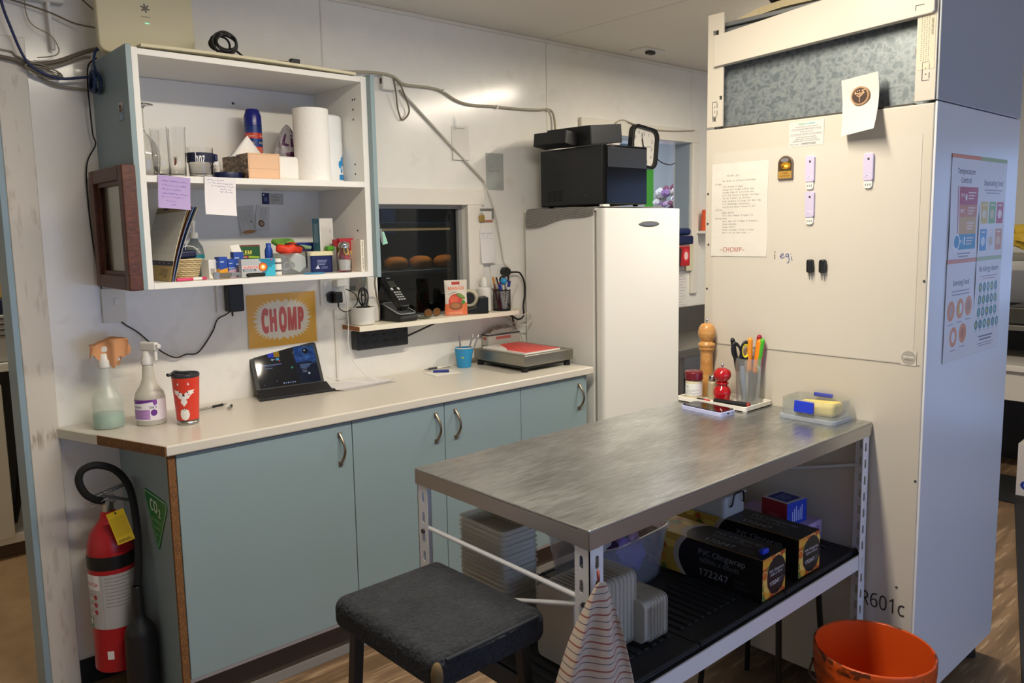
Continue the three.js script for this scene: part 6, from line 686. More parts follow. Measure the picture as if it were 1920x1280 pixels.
// ================================================================ STEEL TABLE
const TH = .932, TX0 = .334, TX1 = 1.557, TZ0 = 1.292, TZ1 = 1.8785, SH = .532;
{
  const t = T('steel_table', 'stainless steel topped work table on white slotted legs', 'table', [0, 0, 0]);
  const brush = dataTex(512, 512, (u, v) => { const a = fbm(u, v, 24, 200, 15, 2), b = fbm(u, v, 12, 90, 17, 3), c = fbm(u, v, 5, 5, 19, 4); return .33 + (a - .5) * .08 + (b - .5) * .08 + (c - .5) * .08; }, { srgb: false, rx: 1.1, ry: 1.6 });
  const tone = dataTex(512, 512, (u, v) => { const a = fbm(u, v, 30, 260, 15, 2), c = fbm(u, v, 6, 9, 29, 4), k = .83 + (a - .5) * .22 + (c - .5) * .26; return [k, k * .995, k * .98]; }, { rx: 1.1, ry: 1.6 });
  const st = new THREE.MeshPhysicalMaterial({ color: 0xe2e6ea, map: tone, metalness: 1, roughness: .95, roughnessMap: brush });
  const st2 = new THREE.MeshPhysicalMaterial({ color: 0xbdbdc0, metalness: 1, roughness: .30 });
  M(t, 'top', metric(span(TX0, TX1, TH - .006, TH, TZ0, TZ1, .0028)), st);
  M(t, 'apron', span(TX0, TX1, TH - .040, TH - .0055, TZ1 - .002, TZ1 - .0003, .0006), st2); M(t, 'apron', span(TX0, TX1, TH - .040, TH - .0055, TZ0 + .0003, TZ0 + .002, .0006), st2); M(t, 'apron', span(TX0 + .0003, TX0 + .002, TH - .040, TH - .0055, TZ0 + .002, TZ1 - .002, .0006), st2); M(t, 'apron', span(TX1 - .002, TX1 - .0003, TH - .040, TH - .0055, TZ0 + .002, TZ1 - .002, .0006), st2);
  M(t, 'corner_cap', join([span(TX0 - .0006, TX0 + .030, TH - .0405, TH - .004, TZ1 - .001, TZ1 + .0004), span(TX0 - .0006, TX0 + .0008, TH - .0405, TH - .004, TZ1 - .030, TZ1)]), st2);
  M(t, 'underlay', span(TX0 + .004, TX1 - .004, TH - .032, TH - .0065, TZ0 + .004, TZ1 - .004), std(0x8f887c, .8));
  // slotted angle legs
  const wl = phy(0xe2e3e8, .38);
  const flange = (h, wd) => { const holes = []; for (let y = .06; y < h - .03; y += .05) { const p = []; for (let i = 0; i < 12; i++) { const a = i / 12 * 6.2832; p.push([wd * .56 + .0058 * Math.cos(a), y + (Math.sin(a) > 0 ? .008 : -.008) + .0058 * Math.sin(a)]); } holes.push(p); } return extrude([[0, 0], [wd, 0], [wd, h], [0, h]], .0022, 0, holes); };
  const legH = TH - .034;
  const leg = (x, z, sx, sz) => { const a = flange(legH, .040); if (sx < 0) a.scale(-1, 1, 1); a.translate(x, 0, z - (sz > 0 ? .0022 : 0)); const b = flange(legH, .040); b.rotateY(-Math.PI / 2); if (sz > 0) b.scale(1, 1, -1); b.translate(x + (sx > 0 ? .0022 : 0), 0, z); const g = join([a, b]); return g; };
  const fixed = (g) => { const p = g.attributes.position; const q = new THREE.BufferGeometry(); q.setAttribute('position', p); q.setAttribute('uv', g.attributes.uv); q.computeVertexNormals(); return q; };
  M(t, 'leg', fixed(leg(TX0 + .004, TZ1 - .004, 1, 1)), new THREE.MeshPhysicalMaterial({ color: 0xe2e3e8, roughness: .38, side: THREE.DoubleSide })); M(t, 'leg', fixed(leg(TX0 + .004, TZ0 + .004, 1, -1)), t.children.at(-1).material); M(t, 'leg', fixed(leg(TX1 - .006, TZ1 - .004, -1, 1)), t.children.at(-1).material); M(t, 'leg', fixed(leg(TX1 - .006, TZ0 + .004, -1, -1)), t.children.at(-1).material);
  M(t, 'shelf_rail', span(TX0 + .008, TX1 - .008, SH - .044, SH, TZ1 - .012, TZ1 - .0065, .001), wl); M(t, 'shelf_rail', span(TX0 + .008, TX1 - .008, SH - .044, SH, TZ0 + .0065, TZ0 + .012, .001), wl); M(t, 'shelf_rail', span(TX0 + .008, TX0 + .014, SH - .044, SH, TZ0 + .012, TZ1 - .012, .001), phy(0x30343e, .5)); M(t, 'shelf_rail', span(TX1 - .014, TX1 - .008, SH - .044, SH, TZ0 + .012, TZ1 - .012, .001), wl);
  M(t, 'shelf_board', span(TX0 + .014, TX1 - .014, SH - .02, SH - .002, TZ0 + .012, TZ1 - .012), phy(0x1b1d22, .5));
  M(t, 'brace', bar([TX0 + .010, .785, TZ0 + .022], [TX0 + .010, .782, TZ1 - .045], .0055, 12), wl); M(t, 'brace', bar([TX0 + .012, .765, TZ1 - .045], [TX0 + .014, .60, TZ0 + .02], .0055, 12), wl); M(t, 'brace', bar([TX1 - .016, .80, TZ1 - .03], [TX1 - .016, .66, TZ0 + .02], .005, 10), wl);
  for (const z of [TZ0 + .026, TZ1 - .018]) M(t, 'bolt', (() => { const q = cyl(.006, .006, .006, 6); q.rotateZ(Math.PI / 2); return q; })(), m.darkGrey, [TX0 + .002, .775, z]);
  // drip mats on the shelf
  const mm = phy(0x191b20, .6), rib = rb(.016, .006, .17, .003), frame = [[.352, .735], [.738, 1.120], [1.123, 1.540]];
  frame.forEach(([a, b], k) => { const q = T('shelf_mat', ['black ridged rubber mat on the near left of the table shelf', 'black ridged rubber mat in the middle of the table shelf', 'black ridged rubber mat under the cling wrap boxes'][k], 'mat', [(a + b) / 2, SH - .0015, (TZ0 + TZ1) / 2]); M(q, 'base', rb(b - a, .008, .545, .003), mm, [0, .0042, 0]); for (const s of [-1, 1]) M(q, 'edge_lip', rb(b - a - .002, .006, .010, .002), mm, [0, .0092, s * .265]); for (const s of [-1, 1]) for (let x = a + .03; x < b - .02; x += .0275) M(q, 'rib', rib, mm, [x - (a + b) / 2, .0095, s * .115]); });
}
{ // things on the table
  const y = TH + .0006, ty = y + .0045;
  one('serving_tray', 'shallow white tray at the fridge end of the steel table', 'tray', (() => { const o = extrude(roundRect(.156, .262, .010), .016, .001, [roundRect(.146, .252, .008)]); o.rotateX(-Math.PI / 2); const f = extrude(roundRect(.156, .262, .010), .004, 0); f.rotateX(-Math.PI / 2); return join([o, f]); })(), phy(0xece8de, .35), [1.477, y, 1.424]);
  const pj = T('spice_jar', 'spice jar with a maroon lid and a white label', 'jar', [1.437, ty, 1.335]); M(pj, 'body', lathe([[0, 0], [.0285, 0], [.0295, .004], [.0295, .012], [.0275, .016], [.0275, .062], [.026, .068], [0, .068]], 32), phy(0xd9cfae, .35)); M(pj, 'label', lathe([[.0279, .018], [.0279, .058]], 36), print(ct(256, 96, (g, w, h) => { fr(g, 0, 0, w, h, '#e9e9e6'); for (const o of [0, 128]) { txt(g, '\u00a311', o + 40, 28, 'bold 30px sans-serif', '#8d9096'); for (let i = 0; i < 5; i++) fr(g, o + 16, 50 + i * 8, 96 - (i % 3) * 16, 3, '#9a9ca0'); } }), .4)); M(pj, 'lid', lathe([[.0285, 0], [.030, .003], [.030, .024], [.0275, .029], [0, .029]], 32), phy(0x6d1622, .25), [0, .0685, 0]);
  const wt = woodTex([.72, .50, .26], [.86, .66, .40], 14, 3, 1), wd = phy(0xffffff, .3, { map: wt });
  const wm = T('pepper_mill', 'tall turned wooden pepper mill', 'pepper mill', [1.527, ty, 1.322]); M(wm, 'body', lathe([[0, 0], [.027, 0], [.028, .004], [.028, .03], [.0235, .06], [.021, .10], [.0205, .145], [.0225, .156], [.0265, .159], [.0265, .165], [.0235, .167], [.0285, .171], [.0285, .179], [.0215, .183], [.0215, .188], [0, .188]], 36), wd); M(wm, 'head', lathe([[.0205, .189], [.0235, .193], [.0285, .206], [.0295, .218], [.026, .234], [.019, .245], [.008, .249], [0, .2495]], 36), wd); M(wm, 'knob', lathe([[.0035, .249], [.003, .254], [.006, .258], [.005, .263], [0, .2645]], 16), m.chrome);
  const gs = T('salt_shaker', 'glass shaker with a steel lid between the jar and the red mill', 'shaker', [1.490, ty, 1.372]); M(gs, 'body', lathe([[0, 0], [.0165, 0], [.0175, .003], [.0165, .05], [.013, .062], [0, .062]], 8), phy(0xcfc3a4, .2, { transmission: .35, thickness: 0 })); M(gs, 'lid', lathe([[.0135, 0], [.0145, .012], [.011, .019], [0, .022]], 24), m.chrome, [0, .0625, 0]);
  const rm = T('pepper_mill', 'short glossy red pepper mill', 'pepper mill', [1.474, ty, 1.420]); M(rm, 'body', lathe([[0, 0], [.026, 0], [.027, .004], [.025, .012], [.027, .020], [.0290, .030], [.0275, .040], [.021, .050], [.0165, .054], [.0165, .057], [.0205, .060], [.0205, .066], [0, .066]], 36), phy(0xb4141c, .14, { clearcoat: .6 })); M(rm, 'head', lathe([[.0165, .067], [.017, .070], [.022, .074], [.0275, .083], [.0285, .092], [.025, .104], [.013, .112], [0, .113]], 36), phy(0xb4141c, .14, { clearcoat: .6 })); M(rm, 'knob', lathe([[.003, .113], [.0025, .117], [.0055, .121], [.005, .126], [0, .127]], 16), m.chrome);
  // clear jug of tools
  const J = [1.512, ty, 1.492], jug = T('clear_jug', 'clear plastic jug holding scissors and peelers', 'jug', J); M(jug, 'body', lathe([[0, 0], [.036, 0], [.037, .003], [.041, .150], [.0392, .150], [.0352, .006], [0, .006]], 40), m.clear); M(jug, 'handle', tube([[.0, .128, .040], [.0, .130, .060], [.0, .120, .068], [.0, .06, .064], [.0, .02, .052], [.0, .012, .038]], .005, 40, 8), m.clear); jug.rotation.y = -.5;
  const tool = (nm, lb, cat, c, dx, dz, tx, tz, L, w = .010, th = .007) => { const t = T(nm, lb, cat, [J[0] + dx, J[1] + .0065, J[2] + dz]); t.rotation.set(tx, .3, tz); M(t, 'blade', mv(rb(.008, L * .5, .0025, .001), 0, L * .25, 0), m.steel); M(t, 'handle', (() => { const g = new THREE.CapsuleGeometry(w * .62, L * .46, 6, 14); g.scale(1, 1, th / w * 1.2); g.translate(0, L * .74, 0); return g; })(), phy(c, .35)); return t; };
  tool('kitchen_knife', 'bright orange handled knife in front in the clear jug', 'knife', 0xf08a1c, .004, .012, .10, -.10, .20, .018, .014); tool('kitchen_knife', 'orange handled knife at the back of the clear jug', 'knife', 0xf09a2c, .010, -.004, .02, .02, .205, .016, .011); tool('kitchen_knife', 'green handled knife in the clear jug', 'knife', 0x4db326, .006, .010, .15, -.10, .205, .016, .012); tool('kitchen_knife', 'pink handled knife in the clear jug', 'knife', 0xc2387e, .016, .010, .14, -.12, .195, .015, .011); tool('kitchen_knife', 'dark red handled knife in the clear jug', 'knife', 0x9a1a24, .020, .002, .10, -.05, .215, .016, .011); tool('kitchen_knife', 'black handled knife at the left of the clear jug', 'knife', 0x14151a, -.004, -.016, -.20, .02, .205, .015, .010);
  const sz = T('scissors', 'black and yellow handled scissors in the clear jug', 'scissors', [J[0] - .010, J[1] + .0065, J[2] - .004]); sz.rotation.set(-.06, -.75, .05); M(sz, 'blade', mv(rb(.014, .13, .003, .001), 0, .065, 0), m.steel); const loop = (x, s) => { const g = new THREE.TorusGeometry(.017, .0045, 10, 28); g.scale(.8, 1.55, 1); g.rotateZ(s * .12); g.translate(x, .165, 0); return g; }; M(sz, 'handle', join([loop(-.013, 1), loop(.016, -1), mv(rb(.02, .03, .006, .003), 0, .132, 0)]), m.black); M(sz, 'handle_lining', (() => { const g = new THREE.TorusGeometry(.0135, .0035, 8, 24); g.scale(.75, 1.6, 1); g.rotateZ(-.12); g.translate(.016, .165, .0005); return g; })(), phy(0xe0cf1c, .4));
  one('spatula', 'white round topped spatula behind the scissors', 'spatula', join([mv(rb(.010, .13, .005, .002), 0, .065, 0), (() => { const q = cyl(.018, .018, .006, 24); q.rotateX(Math.PI / 2); q.scale(1, 1.3, 1); q.translate(0, .152, 0); return q; })()]), m.white, [J[0] + .016, J[1] + .0065, J[2] - .012], [0, -.8, .04]);
  const mk = (lb, a, b, r, c, cap) => { const A = new THREE.Vector3(...a), B = new THREE.Vector3(...b), L = A.distanceTo(B), t = T('marker_pen', lb, 'marker', a); t.quaternion.setFromUnitVectors(new THREE.Vector3(0, 1, 0), B.clone().sub(A).normalize()); M(t, 'barrel', mv(cyl(r, r, L * .68, 16), 0, L * .34, 0), phy(c, .35)); M(t, 'cap', mv(cyl(r * 1.08, r * 1.12, L * .32, 16), 0, L * .84, 0), phy(cap, .35)); return t; };
  M(mk('fat black marker with a red end lying on the tray', [1.440, ty + .0098, 1.538], [1.424, ty + .0098, 1.425], .0095, 0x121214, 0x121214), 'end_plug', mv(cyl(.0098, .0098, .006, 16), 0, -.002, 0), phy(0xa8242c, .4)); mk('slim black and red marker lying on the tray', [1.425, ty + .0065, 1.350], [1.418, ty + .0065, 1.408], .006, 0x151517, 0xb5202a); mk('pale printed marker lying at the front of the tray', [1.4105, ty + .0055, 1.392], [1.4105, ty + .0055, 1.49], .0052, 0xd9d2b0, 0x1a1a1c);
  const pn = T('smartphone', 'smartphone in a pale lilac case lying on the steel table', 'phone', [1.347, y, 1.452], -.09); M(pn, 'case', (() => { const g = extrude(roundRect(.076, .160, .011), .009, .002, [], 3); g.rotateX(-Math.PI / 2); g.translate(0, 0, 0); return g; })(), phy(0xb9bfe6, .4), [0, .0005, 0]); M(pn, 'screen', (() => { const g = extrude(roundRect(.069, .152, .008), .001, 0); g.rotateX(-Math.PI / 2); return g; })(), phy(0x0b080b, .06), [0, .0132, 0]); M(pn, 'port', rb(.012, .004, .002, .001), m.black, [.0, .0055, .0795]); M(pn, 'speaker_slot', rb(.012, .002, .002, .0008), m.darkGrey, [.02, .0055, .0797]);
  // butter in a clip box
  const bb = T('clip_container', 'clear clip container with butter inside, blue clips', 'container', [1.487, y, 1.738], 0); M(bb, 'body', (() => { const o = extrude(roundRect(.112, .168, .016), .052, .001, [roundRect(.107, .163, .014)]); o.rotateX(-Math.PI / 2); o.translate(0, .010, 0); const f = extrude(roundRect(.108, .164, .014), .003, 0); f.rotateX(-Math.PI / 2); f.translate(0, .0105, 0); return join([o, f]); })(), m.clear); M(bb, 'lid', (() => { const o = extrude(roundRect(.124, .180, .018), .009, .002); o.rotateX(-Math.PI / 2); return o; })(), phy(0xd3dbe8, .2, { transmission: .55, thickness: 0 }), [0, .001, 0]);
  M(bb, 'clip', rb(.010, .034, .060, .003), phy(0x1c37c4, .3), [-.060, .042, -.006], [0, 0, -.1]); M(bb, 'clip', rb(.010, .012, .060, .003), phy(0x3a48b4, .3), [.058, .060, -.006]);
  one('butter_block', 'yellow block of butter inside the clip container', 'butter', (() => { const g = new RoundedBoxGeometry(.078, .036, .125, 6, .012), p = g.attributes.position; for (let i = 0; i < p.count; i++) { const k = .004 * Math.sin(p.getX(i) * 90 + p.getZ(i) * 60) + .003 * Math.sin(p.getZ(i) * 150); if (p.getY(i) > 0) p.setY(i, p.getY(i) + k); } g.computeVertexNormals(); return g; })(), phy(0xf0d878, .5), [1.492, y + .0325, 1.742], [0, .1, 0]);
}
{ // things on the table shelf
  const y = SH + .0115;
  const fruit = (w, h, dark, txtf) => ct(w, h, (g) => { fr(g, 0, 0, w, h, '#c9a040'); for (let i = 0; i < 46; i++) disc(g, rnd() * w, rnd() * h, rr(14, 44), rr(12, 36), ['#d98a2a', '#e0a83a', '#c25a22', '#e8c860', '#b8481e', '#6f7f34'][i % 6]); for (let i = 0; i < 8; i++) { const x = rnd() * w, yy = rnd() * h; disc(g, x, yy, 26, 24, '#e0c27a'); disc(g, x, yy, 20, 18, '#cf6a24'); } dark(g, w, h); });
  const sideT = fruit(768, 200, (g, w, h) => { disc(g, 560, 100, 260, 170, '#b9aea0'); disc(g, 590, 100, 260, 170, '#0f1118'); fr(g, 560, 0, 208, h, '#0f1118'); txt(g, 'PVC Clingwrap', 560, 52, '38px sans-serif', '#9a9ca4'); txt(g, '600m x 45cm', 550, 92, '34px sans-serif', '#8a8c94'); txt(g, '172247', 520, 152, '48px sans-serif', '#b4b6bc'); txt(g, 'Smart', 660, 142, '24px sans-serif', '#60626a'); txt(g, 'Choice', 666, 168, '24px sans-serif', '#60626a'); });
  const endT = fruit(200, 200, (g, w, h) => { disc(g, 120, 102, 82, 92, '#12141d'); txt(g, 'PVC Clingwrap', 120, 74, 'bold 18px sans-serif', '#c8cad0'); txt(g, '600m x 45cm', 120, 94, 'bold 17px sans-serif', '#b8bac0'); txt(g, '172247', 104, 136, 'bold 26px sans-serif', '#d8dade'); txt(g, 'Smart', 166, 128, '13px sans-serif', '#9a9ca4'); txt(g, 'Choice', 166, 142, '13px sans-serif', '#9a9ca4'); });
  const wrapBox = (label, x, z1, turn) => { const t = T('cling_wrap_box', label, 'box', [x, y, z1 - .2275], turn, 'cling wrap boxes'); const k = std(0x11131a, .45), mats = [k, print(sideT, .4), print(sideT, .4), k, print(endT, .4), k]; const g = rb(.118, .112, .455, .0015), p = g.attributes.position, uv = g.attributes.uv, n = g.attributes.normal; for (let i = 0; i < p.count; i++) if (n.getY(i) > .9) uv.setXY(i, p.getZ(i) / .455 + .5, p.getX(i) / .118 + .5); M(t, 'carton', g, mats, [0, .056, 0]); return t; };
  wrapBox('cling wrap box nearer the stool, label numbered 172247', 1.075, 1.846, .02); const w2 = wrapBox('cling wrap box farther from the stool, label numbered 172247', 1.272, 1.842, 0);
  one('plastic_piece', 'small bright blue plastic piece on the nearer cling wrap box', 'plastic piece', rb(.03, .014, .016, .005), phy(0x1d3fd0, .3), [1.062, y + .1205, 1.825]);
  const pb = carton('purple_box', 'flat lilac carton with purple lettering beside the far cling wrap box', .185, .062, .24, [1.446, y, 1.622], 0, { front: ct(256, 86, (g, w, h) => { fr(g, 0, 0, w, h, '#c3a8d6'); txt(g, 'BAXTER', 150, 40, '46px serif', '#6b4a8c'); fr(g, 0, 64, w, 10, '#9a7cc0'); }), top: ct(64, 64, (g, w, h) => fr(g, 0, 0, w, h, '#bda5cf')), base: '#b9a0cc' });
  carton('gift_box', 'small red and blue carton on the lilac box', .098, .072, .092, [1.448, y + .0625, 1.665], -.12, { front: ct(128, 96, (g, w, h) => { fr(g, 0, 0, w, h, '#1f3fb8'); for (let i = 0; i < 6; i++) fr(g, 34 + i * 12, 40 - (i % 3) * 10, 5, 44 + (i % 3) * 10, '#c9d3f0'); }), side: ct(128, 96, (g, w, h) => { fr(g, 0, 0, w, h, '#9c2430'); txt(g, 'SUPER', 62, 60, 'bold 20px sans-serif', '#c86a6e'); }), top: ct(128, 128, (g, w, h) => { fr(g, 0, 0, w, h, '#c9cbd6'); fr(g, 16, 12, 96, 100, '#20308a'); for (let i = 0; i < 4; i++) fr(g, 30, 40 + i * 14, 66 - (i % 2) * 14, 4, '#9aa6d8'); }), base: '#1f3fb8' });
  const cb = T('clip_container', 'small clear container with a black wire clip on the far cling wrap box', 'container', [1.262, y + .1125, 1.545]); M(cb, 'body', (() => { const o = extrude(roundRect(.11, .13, .012), .055, .001, [roundRect(.105, .125, .010)]); o.rotateX(-Math.PI / 2); const f = extrude(roundRect(.11, .13, .012), .003, 0); f.rotateX(-Math.PI / 2); return join([o, f]); })(), m.frost); M(cb, 'lid', rb(.116, .008, .136, .003), m.frost, [0, .06, 0]); M(cb, 'wire_clip', tube([[-.034, .032, .069], [-.030, .038, .074], [-.024, .064, .076], [-.016, .070, .076], [.018, .070, .076], [.026, .064, .076], [.032, .038, .074], [.036, .034, .069]], .0028, 60, 8), m.black);
  one('purple_bag', 'folded lilac plastic bag behind the far cling wrap box', 'bag', (() => { const g = new RoundedBoxGeometry(.15, .10, .18, 6, .04), p = g.attributes.position; for (let i = 0; i < p.count; i++) { const k = .008 * Math.sin(p.getX(i) * 60 + p.getZ(i) * 45) * Math.sin(p.getY(i) * 70); p.setX(i, p.getX(i) + k); p.setY(i, p.getY(i) + k); } g.computeVertexNormals(); return g; })(), phy(0x8478b4, .35), [1.43, y + .056, 1.405]);
  // tub of cloths
  const tb = T('clear_tub', 'clear plastic tub stuffed with cloths on the table shelf', 'tub', [.848, y, 1.475], .06);
  M(tb, 'body', (() => { const sec = [[.27, .19, 0], [.31, .235, .15]], o = []; const n = 40, P = (w, d, yy, t) => { const a = t / n * 6.2832, c = Math.cos(a), s = Math.sin(a), e = .35; return [Math.sign(c) * Math.abs(c) ** e * w / 2, yy, Math.sign(s) * Math.abs(s) ** e * d / 2]; }; const pos = [], idx = []; const rings = [[.27, .19, 0], [.276, .196, .02], [.308, .232, .145], [.322, .246, .147], [.322, .246, .152], [.304, .228, .152], [.272, .192, .022], [.266, .186, .004]]; rings.forEach(([w, d, yy]) => { for (let t = 0; t < n; t++) pos.push(...P(w, d, yy, t)); }); for (let r = 0; r < rings.length - 1; r++) for (let t = 0; t < n; t++) { const a = r * n + t, b = r * n + (t + 1) % n; idx.push(a, a + n, b, b, a + n, b + n); } const c0 = pos.length / 3; pos.push(0, .004, 0); for (let t = 0; t < n; t++) idx.push((rings.length - 1) * n + t, c0, (rings.length - 1) * n + (t + 1) % n); const g = new THREE.BufferGeometry(); g.setAttribute('position', new THREE.Float32BufferAttribute(pos, 3)); g.setIndex(idx); g.computeVertexNormals(); return g; })(), new THREE.MeshPhysicalMaterial({ color: 0xf0f2f8, roughness: .18, transmission: .9, thickness: 0, side: THREE.DoubleSide }));
  const wad = (sx, sy, sz, s) => { const g = new THREE.IcosahedronGeometry(1, 5), p = g.attributes.position; for (let i = 0; i < p.count; i++) { const X = p.getX(i), Y = p.getY(i), Z = p.getZ(i), k = 1 + .16 * Math.sin(X * 5 + s) * Math.sin(Y * 6 + s * 2) + .1 * Math.sin(Z * 9 + X * 4 + s); p.setXYZ(i, X * k * sx, Y * k * sy, Z * k * sz); } const q = mergeVertices(g); q.computeVertexNormals(); return q; };
  [['cleaning_cloth', 'lilac cloth bundled in the shelf tub', 0x9a86c8, .066, .055, .062, [.885, .07, 1.485]], ['cleaning_cloth', 'pale pink cloth bundled in the shelf tub', 0xc9a0b4, .06, .055, .065, [.915, .082, 1.455]], ['cleaning_cloth', 'dark plum cloth bundled in the shelf tub', 0x43284e, .055, .045, .06, [.825, .09, 1.455]], ['cleaning_cloth', 'blue grey cloth bundled in the shelf tub', 0x6f7a9c, .06, .05, .07, [.785, .062, 1.485]], ['cleaning_cloth', 'striped white cloth bundled in the shelf tub', 0xc9c2bc, .05, .035, .05, [.785, .118, 1.47]]].forEach(([n, l, c, a, b, d, p], i) => one(n, l, 'cloth', wad(a, b, d, i * 2.1), std(c, .9), [p[0], y + p[1], p[2]]));
  one('plastic_knife', 'green plastic handle poking out of the shelf tub', 'handle', (() => { const q = new THREE.CapsuleGeometry(.012, .13, 6, 14); q.rotateZ(-1.15); return q; })(), phy(0x2f8a3c, .4), [.925, y + .148, 1.475], [0, .5, 0]);
  // stacks of clear takeaway containers, each its own
  const contG = (w, d, h) => { const o = extrude(roundRect(w, d, .014), h, 0, [roundRect(w - .003, d - .003, .0125)]); const rim = extrude(roundRect(w + .008, d + .008, .016), .0018, 0, [roundRect(w - .003, d - .003, .0125)]); rim.translate(0, 0, h); const f = extrude(roundRect(w, d, .014), .0014, 0); return join([o, rim, f]); };
  const cm = new THREE.MeshPhysicalMaterial({ color: 0xf1efe9, roughness: .25, transmission: .66, thickness: 0 });
  const cA = contG(.108, .165, .03); cA.rotateX(-Math.PI / 2); for (let i = 0; i < 22; i++) one('takeaway_container', `clear takeaway container, ${ORD[21 - i]} from the top of the tall stack behind the stool`, 'container', cA, cm, [.445 + rr(-.001, .001), y + i * .0118, 1.475 + rr(-.002, .002)], [0, rr(-.02, .02), 0], 'tall stack of takeaway containers');
  const cB = contG(.115, .17, .028); for (let i = 0; i < 14; i++) one('takeaway_container', `upright clear container behind the towel, ${ORD[i]} of the row from the stool side`, 'container', cB, cm, [.425 + i * .0135, y + .0885, 1.690], [0, Math.PI / 2, 0], 'row of upright takeaway containers');
  const cC = contG(.09, .10, .025); for (let i = 0; i < 6; i++) one('takeaway_container', `small clear container in the short shelf row, ${ORD[5 - i]} from the tub side`, 'container', cC, cm, [.625 + i * .011, y + .055, 1.735], [0, Math.PI / 2, 0], 'short row of small containers');
}
{ // striped towel hanging from the near leg
  const g = new THREE.PlaneGeometry(1, 1, 60, 60), p = g.attributes.position, H = .40;
  for (let i = 0; i < p.count; i++) { const u = p.getX(i), v = .5 - p.getY(i); const sp = .010 + .150 * Math.min(1, v * 1.5) ** .75, a = u * 3.6; const fold = .012 * Math.sin(u * 17 + v * 2) * sm(0, .35, v); const rr_ = sp * .5; p.setXYZ(i, Math.sin(a) * rr_ * 1.05 + .03 * u * v, -v * H - .02 * Math.abs(u) * v, (Math.cos(a) - 1) * rr_ * .5 + fold + .028); }
  g.computeVertexNormals();
  const tex = ct(512, 1024, (c, w, h) => { fr(c, 0, 0, w, h, '#bfb0a2'); for (let i = 0; i < 9000; i++) { c.globalAlpha = .12; fr(c, rnd() * w, rnd() * h, 2, 2, rnd() < .5 ? '#fff' : '#8f8378'); } c.globalAlpha = 1; for (let k = 0, y = 20; y < h; k++, y += 36) fr(c, 0, y, w, k % 2 ? 4 : 8, k % 2 ? '#4a4a60' : '#8d544c'); });
  const t = T('tea_towel', 'striped cream tea towel hanging from the near table leg', 'towel', [TX0 + .012, .838, TZ1 + .004], -.35); M(t, 'cloth', g, std(0xffffff, .95, 0, { map: tex, side: THREE.DoubleSide })); M(t, 'loop', new THREE.TorusGeometry(.010, .0022, 8, 20), std(0x8a3f38, .8), [0, .006, .012], [0, 1.2, 0]);
}
// ================================================================ STOOL, BUCKET, FLOOR MATS
{
  const s = T('bar_stool', 'stool with a worn black fabric seat in front of the table', 'stool', [.183, 0, 1.580], .02);
  const g = new RoundedBoxGeometry(.292, .072, .372, 10, .026), p = g.attributes.position; for (let i = 0; i < p.count; i++) { const X = p.getX(i) / .146, Z = p.getZ(i) / .186; if (p.getY(i) > 0) p.setY(i, p.getY(i) + .010 * (1 - X * X) * (1 - Z * Z)); } g.computeVertexNormals();
  const fuzz = dataTex(512, 512, (u, v) => { const a = fbm(u, v, 60, 90, 81, 3), b = fbm(u, v, 8, 8, 83, 3); let c = mix([.085, .095, .115], [.20, .215, .235], a * .8 + (b - .5) * .5); if (hash(Math.floor(u * 512), Math.floor(v * 512), 3) > .9996) c = [.8, .8, .8]; return c; }, { rx: 2.6, ry: 2.6 }), fb = dataTex(256, 256, (u, v) => fbm(u, v, 50, 70, 85, 3), { srgb: false, rx: 3, ry: 3 });
  M(s, 'seat', metric(g), std(0xffffff, .95, 0, { map: fuzz, bumpMap: fb, bumpScale: .004 }), [0, .698, 0]);
  M(s, 'seat_piping', tube([[-.120, .726, .183], [-.06, .728, .186], [0, .729, .187], [.06, .728, .186], [.120, .726, .183]], .0035, 40, 8), std(0x2b2e33, .95));
  M(s, 'torn_corner', (() => { const q = new THREE.SphereGeometry(1, 20, 14); q.scale(.012, .027, .012); return q; })(), std(0x6a5636, .9), [-.1365, .698, .1765]).userData.label = 'tear showing brown foam';
  const lm = phy(0x1f1a1c, .45); for (const a of [-1, 1]) for (const b of [-1, 1]) { const L = .68, q = rb(.024, L, .024, .003); const l = M(s, 'leg', q, lm, [a * .125, L / 2 - .006, b * .160]); l.rotation.set(-b * .05, 0, a * .05); }
  for (const b of [-1, 1]) M(s, 'stretcher', bar([-.135, .26, b * .171], [.135, .26, b * .171], .009, 10), lm);
  for (const a of [-1, 1]) M(s, 'stretcher', bar([a * .134, .32, -.165], [a * .134, .32, .165], .009, 10), lm);
  const s2 = T('low_stool', 'low stool with thin black legs tucked under the table', 'stool', [1.40, 0, 1.63]); M(s2, 'seat', rb(.30, .04, .30, .012), m.black, [0, .44, 0]); for (const a of [-1, 1]) for (const b of [-1, 1]) M(s2, 'leg', bar([a * .115, .425, b * .115], [a * .14, .002, b * .14], .009, 12), m.black);
}
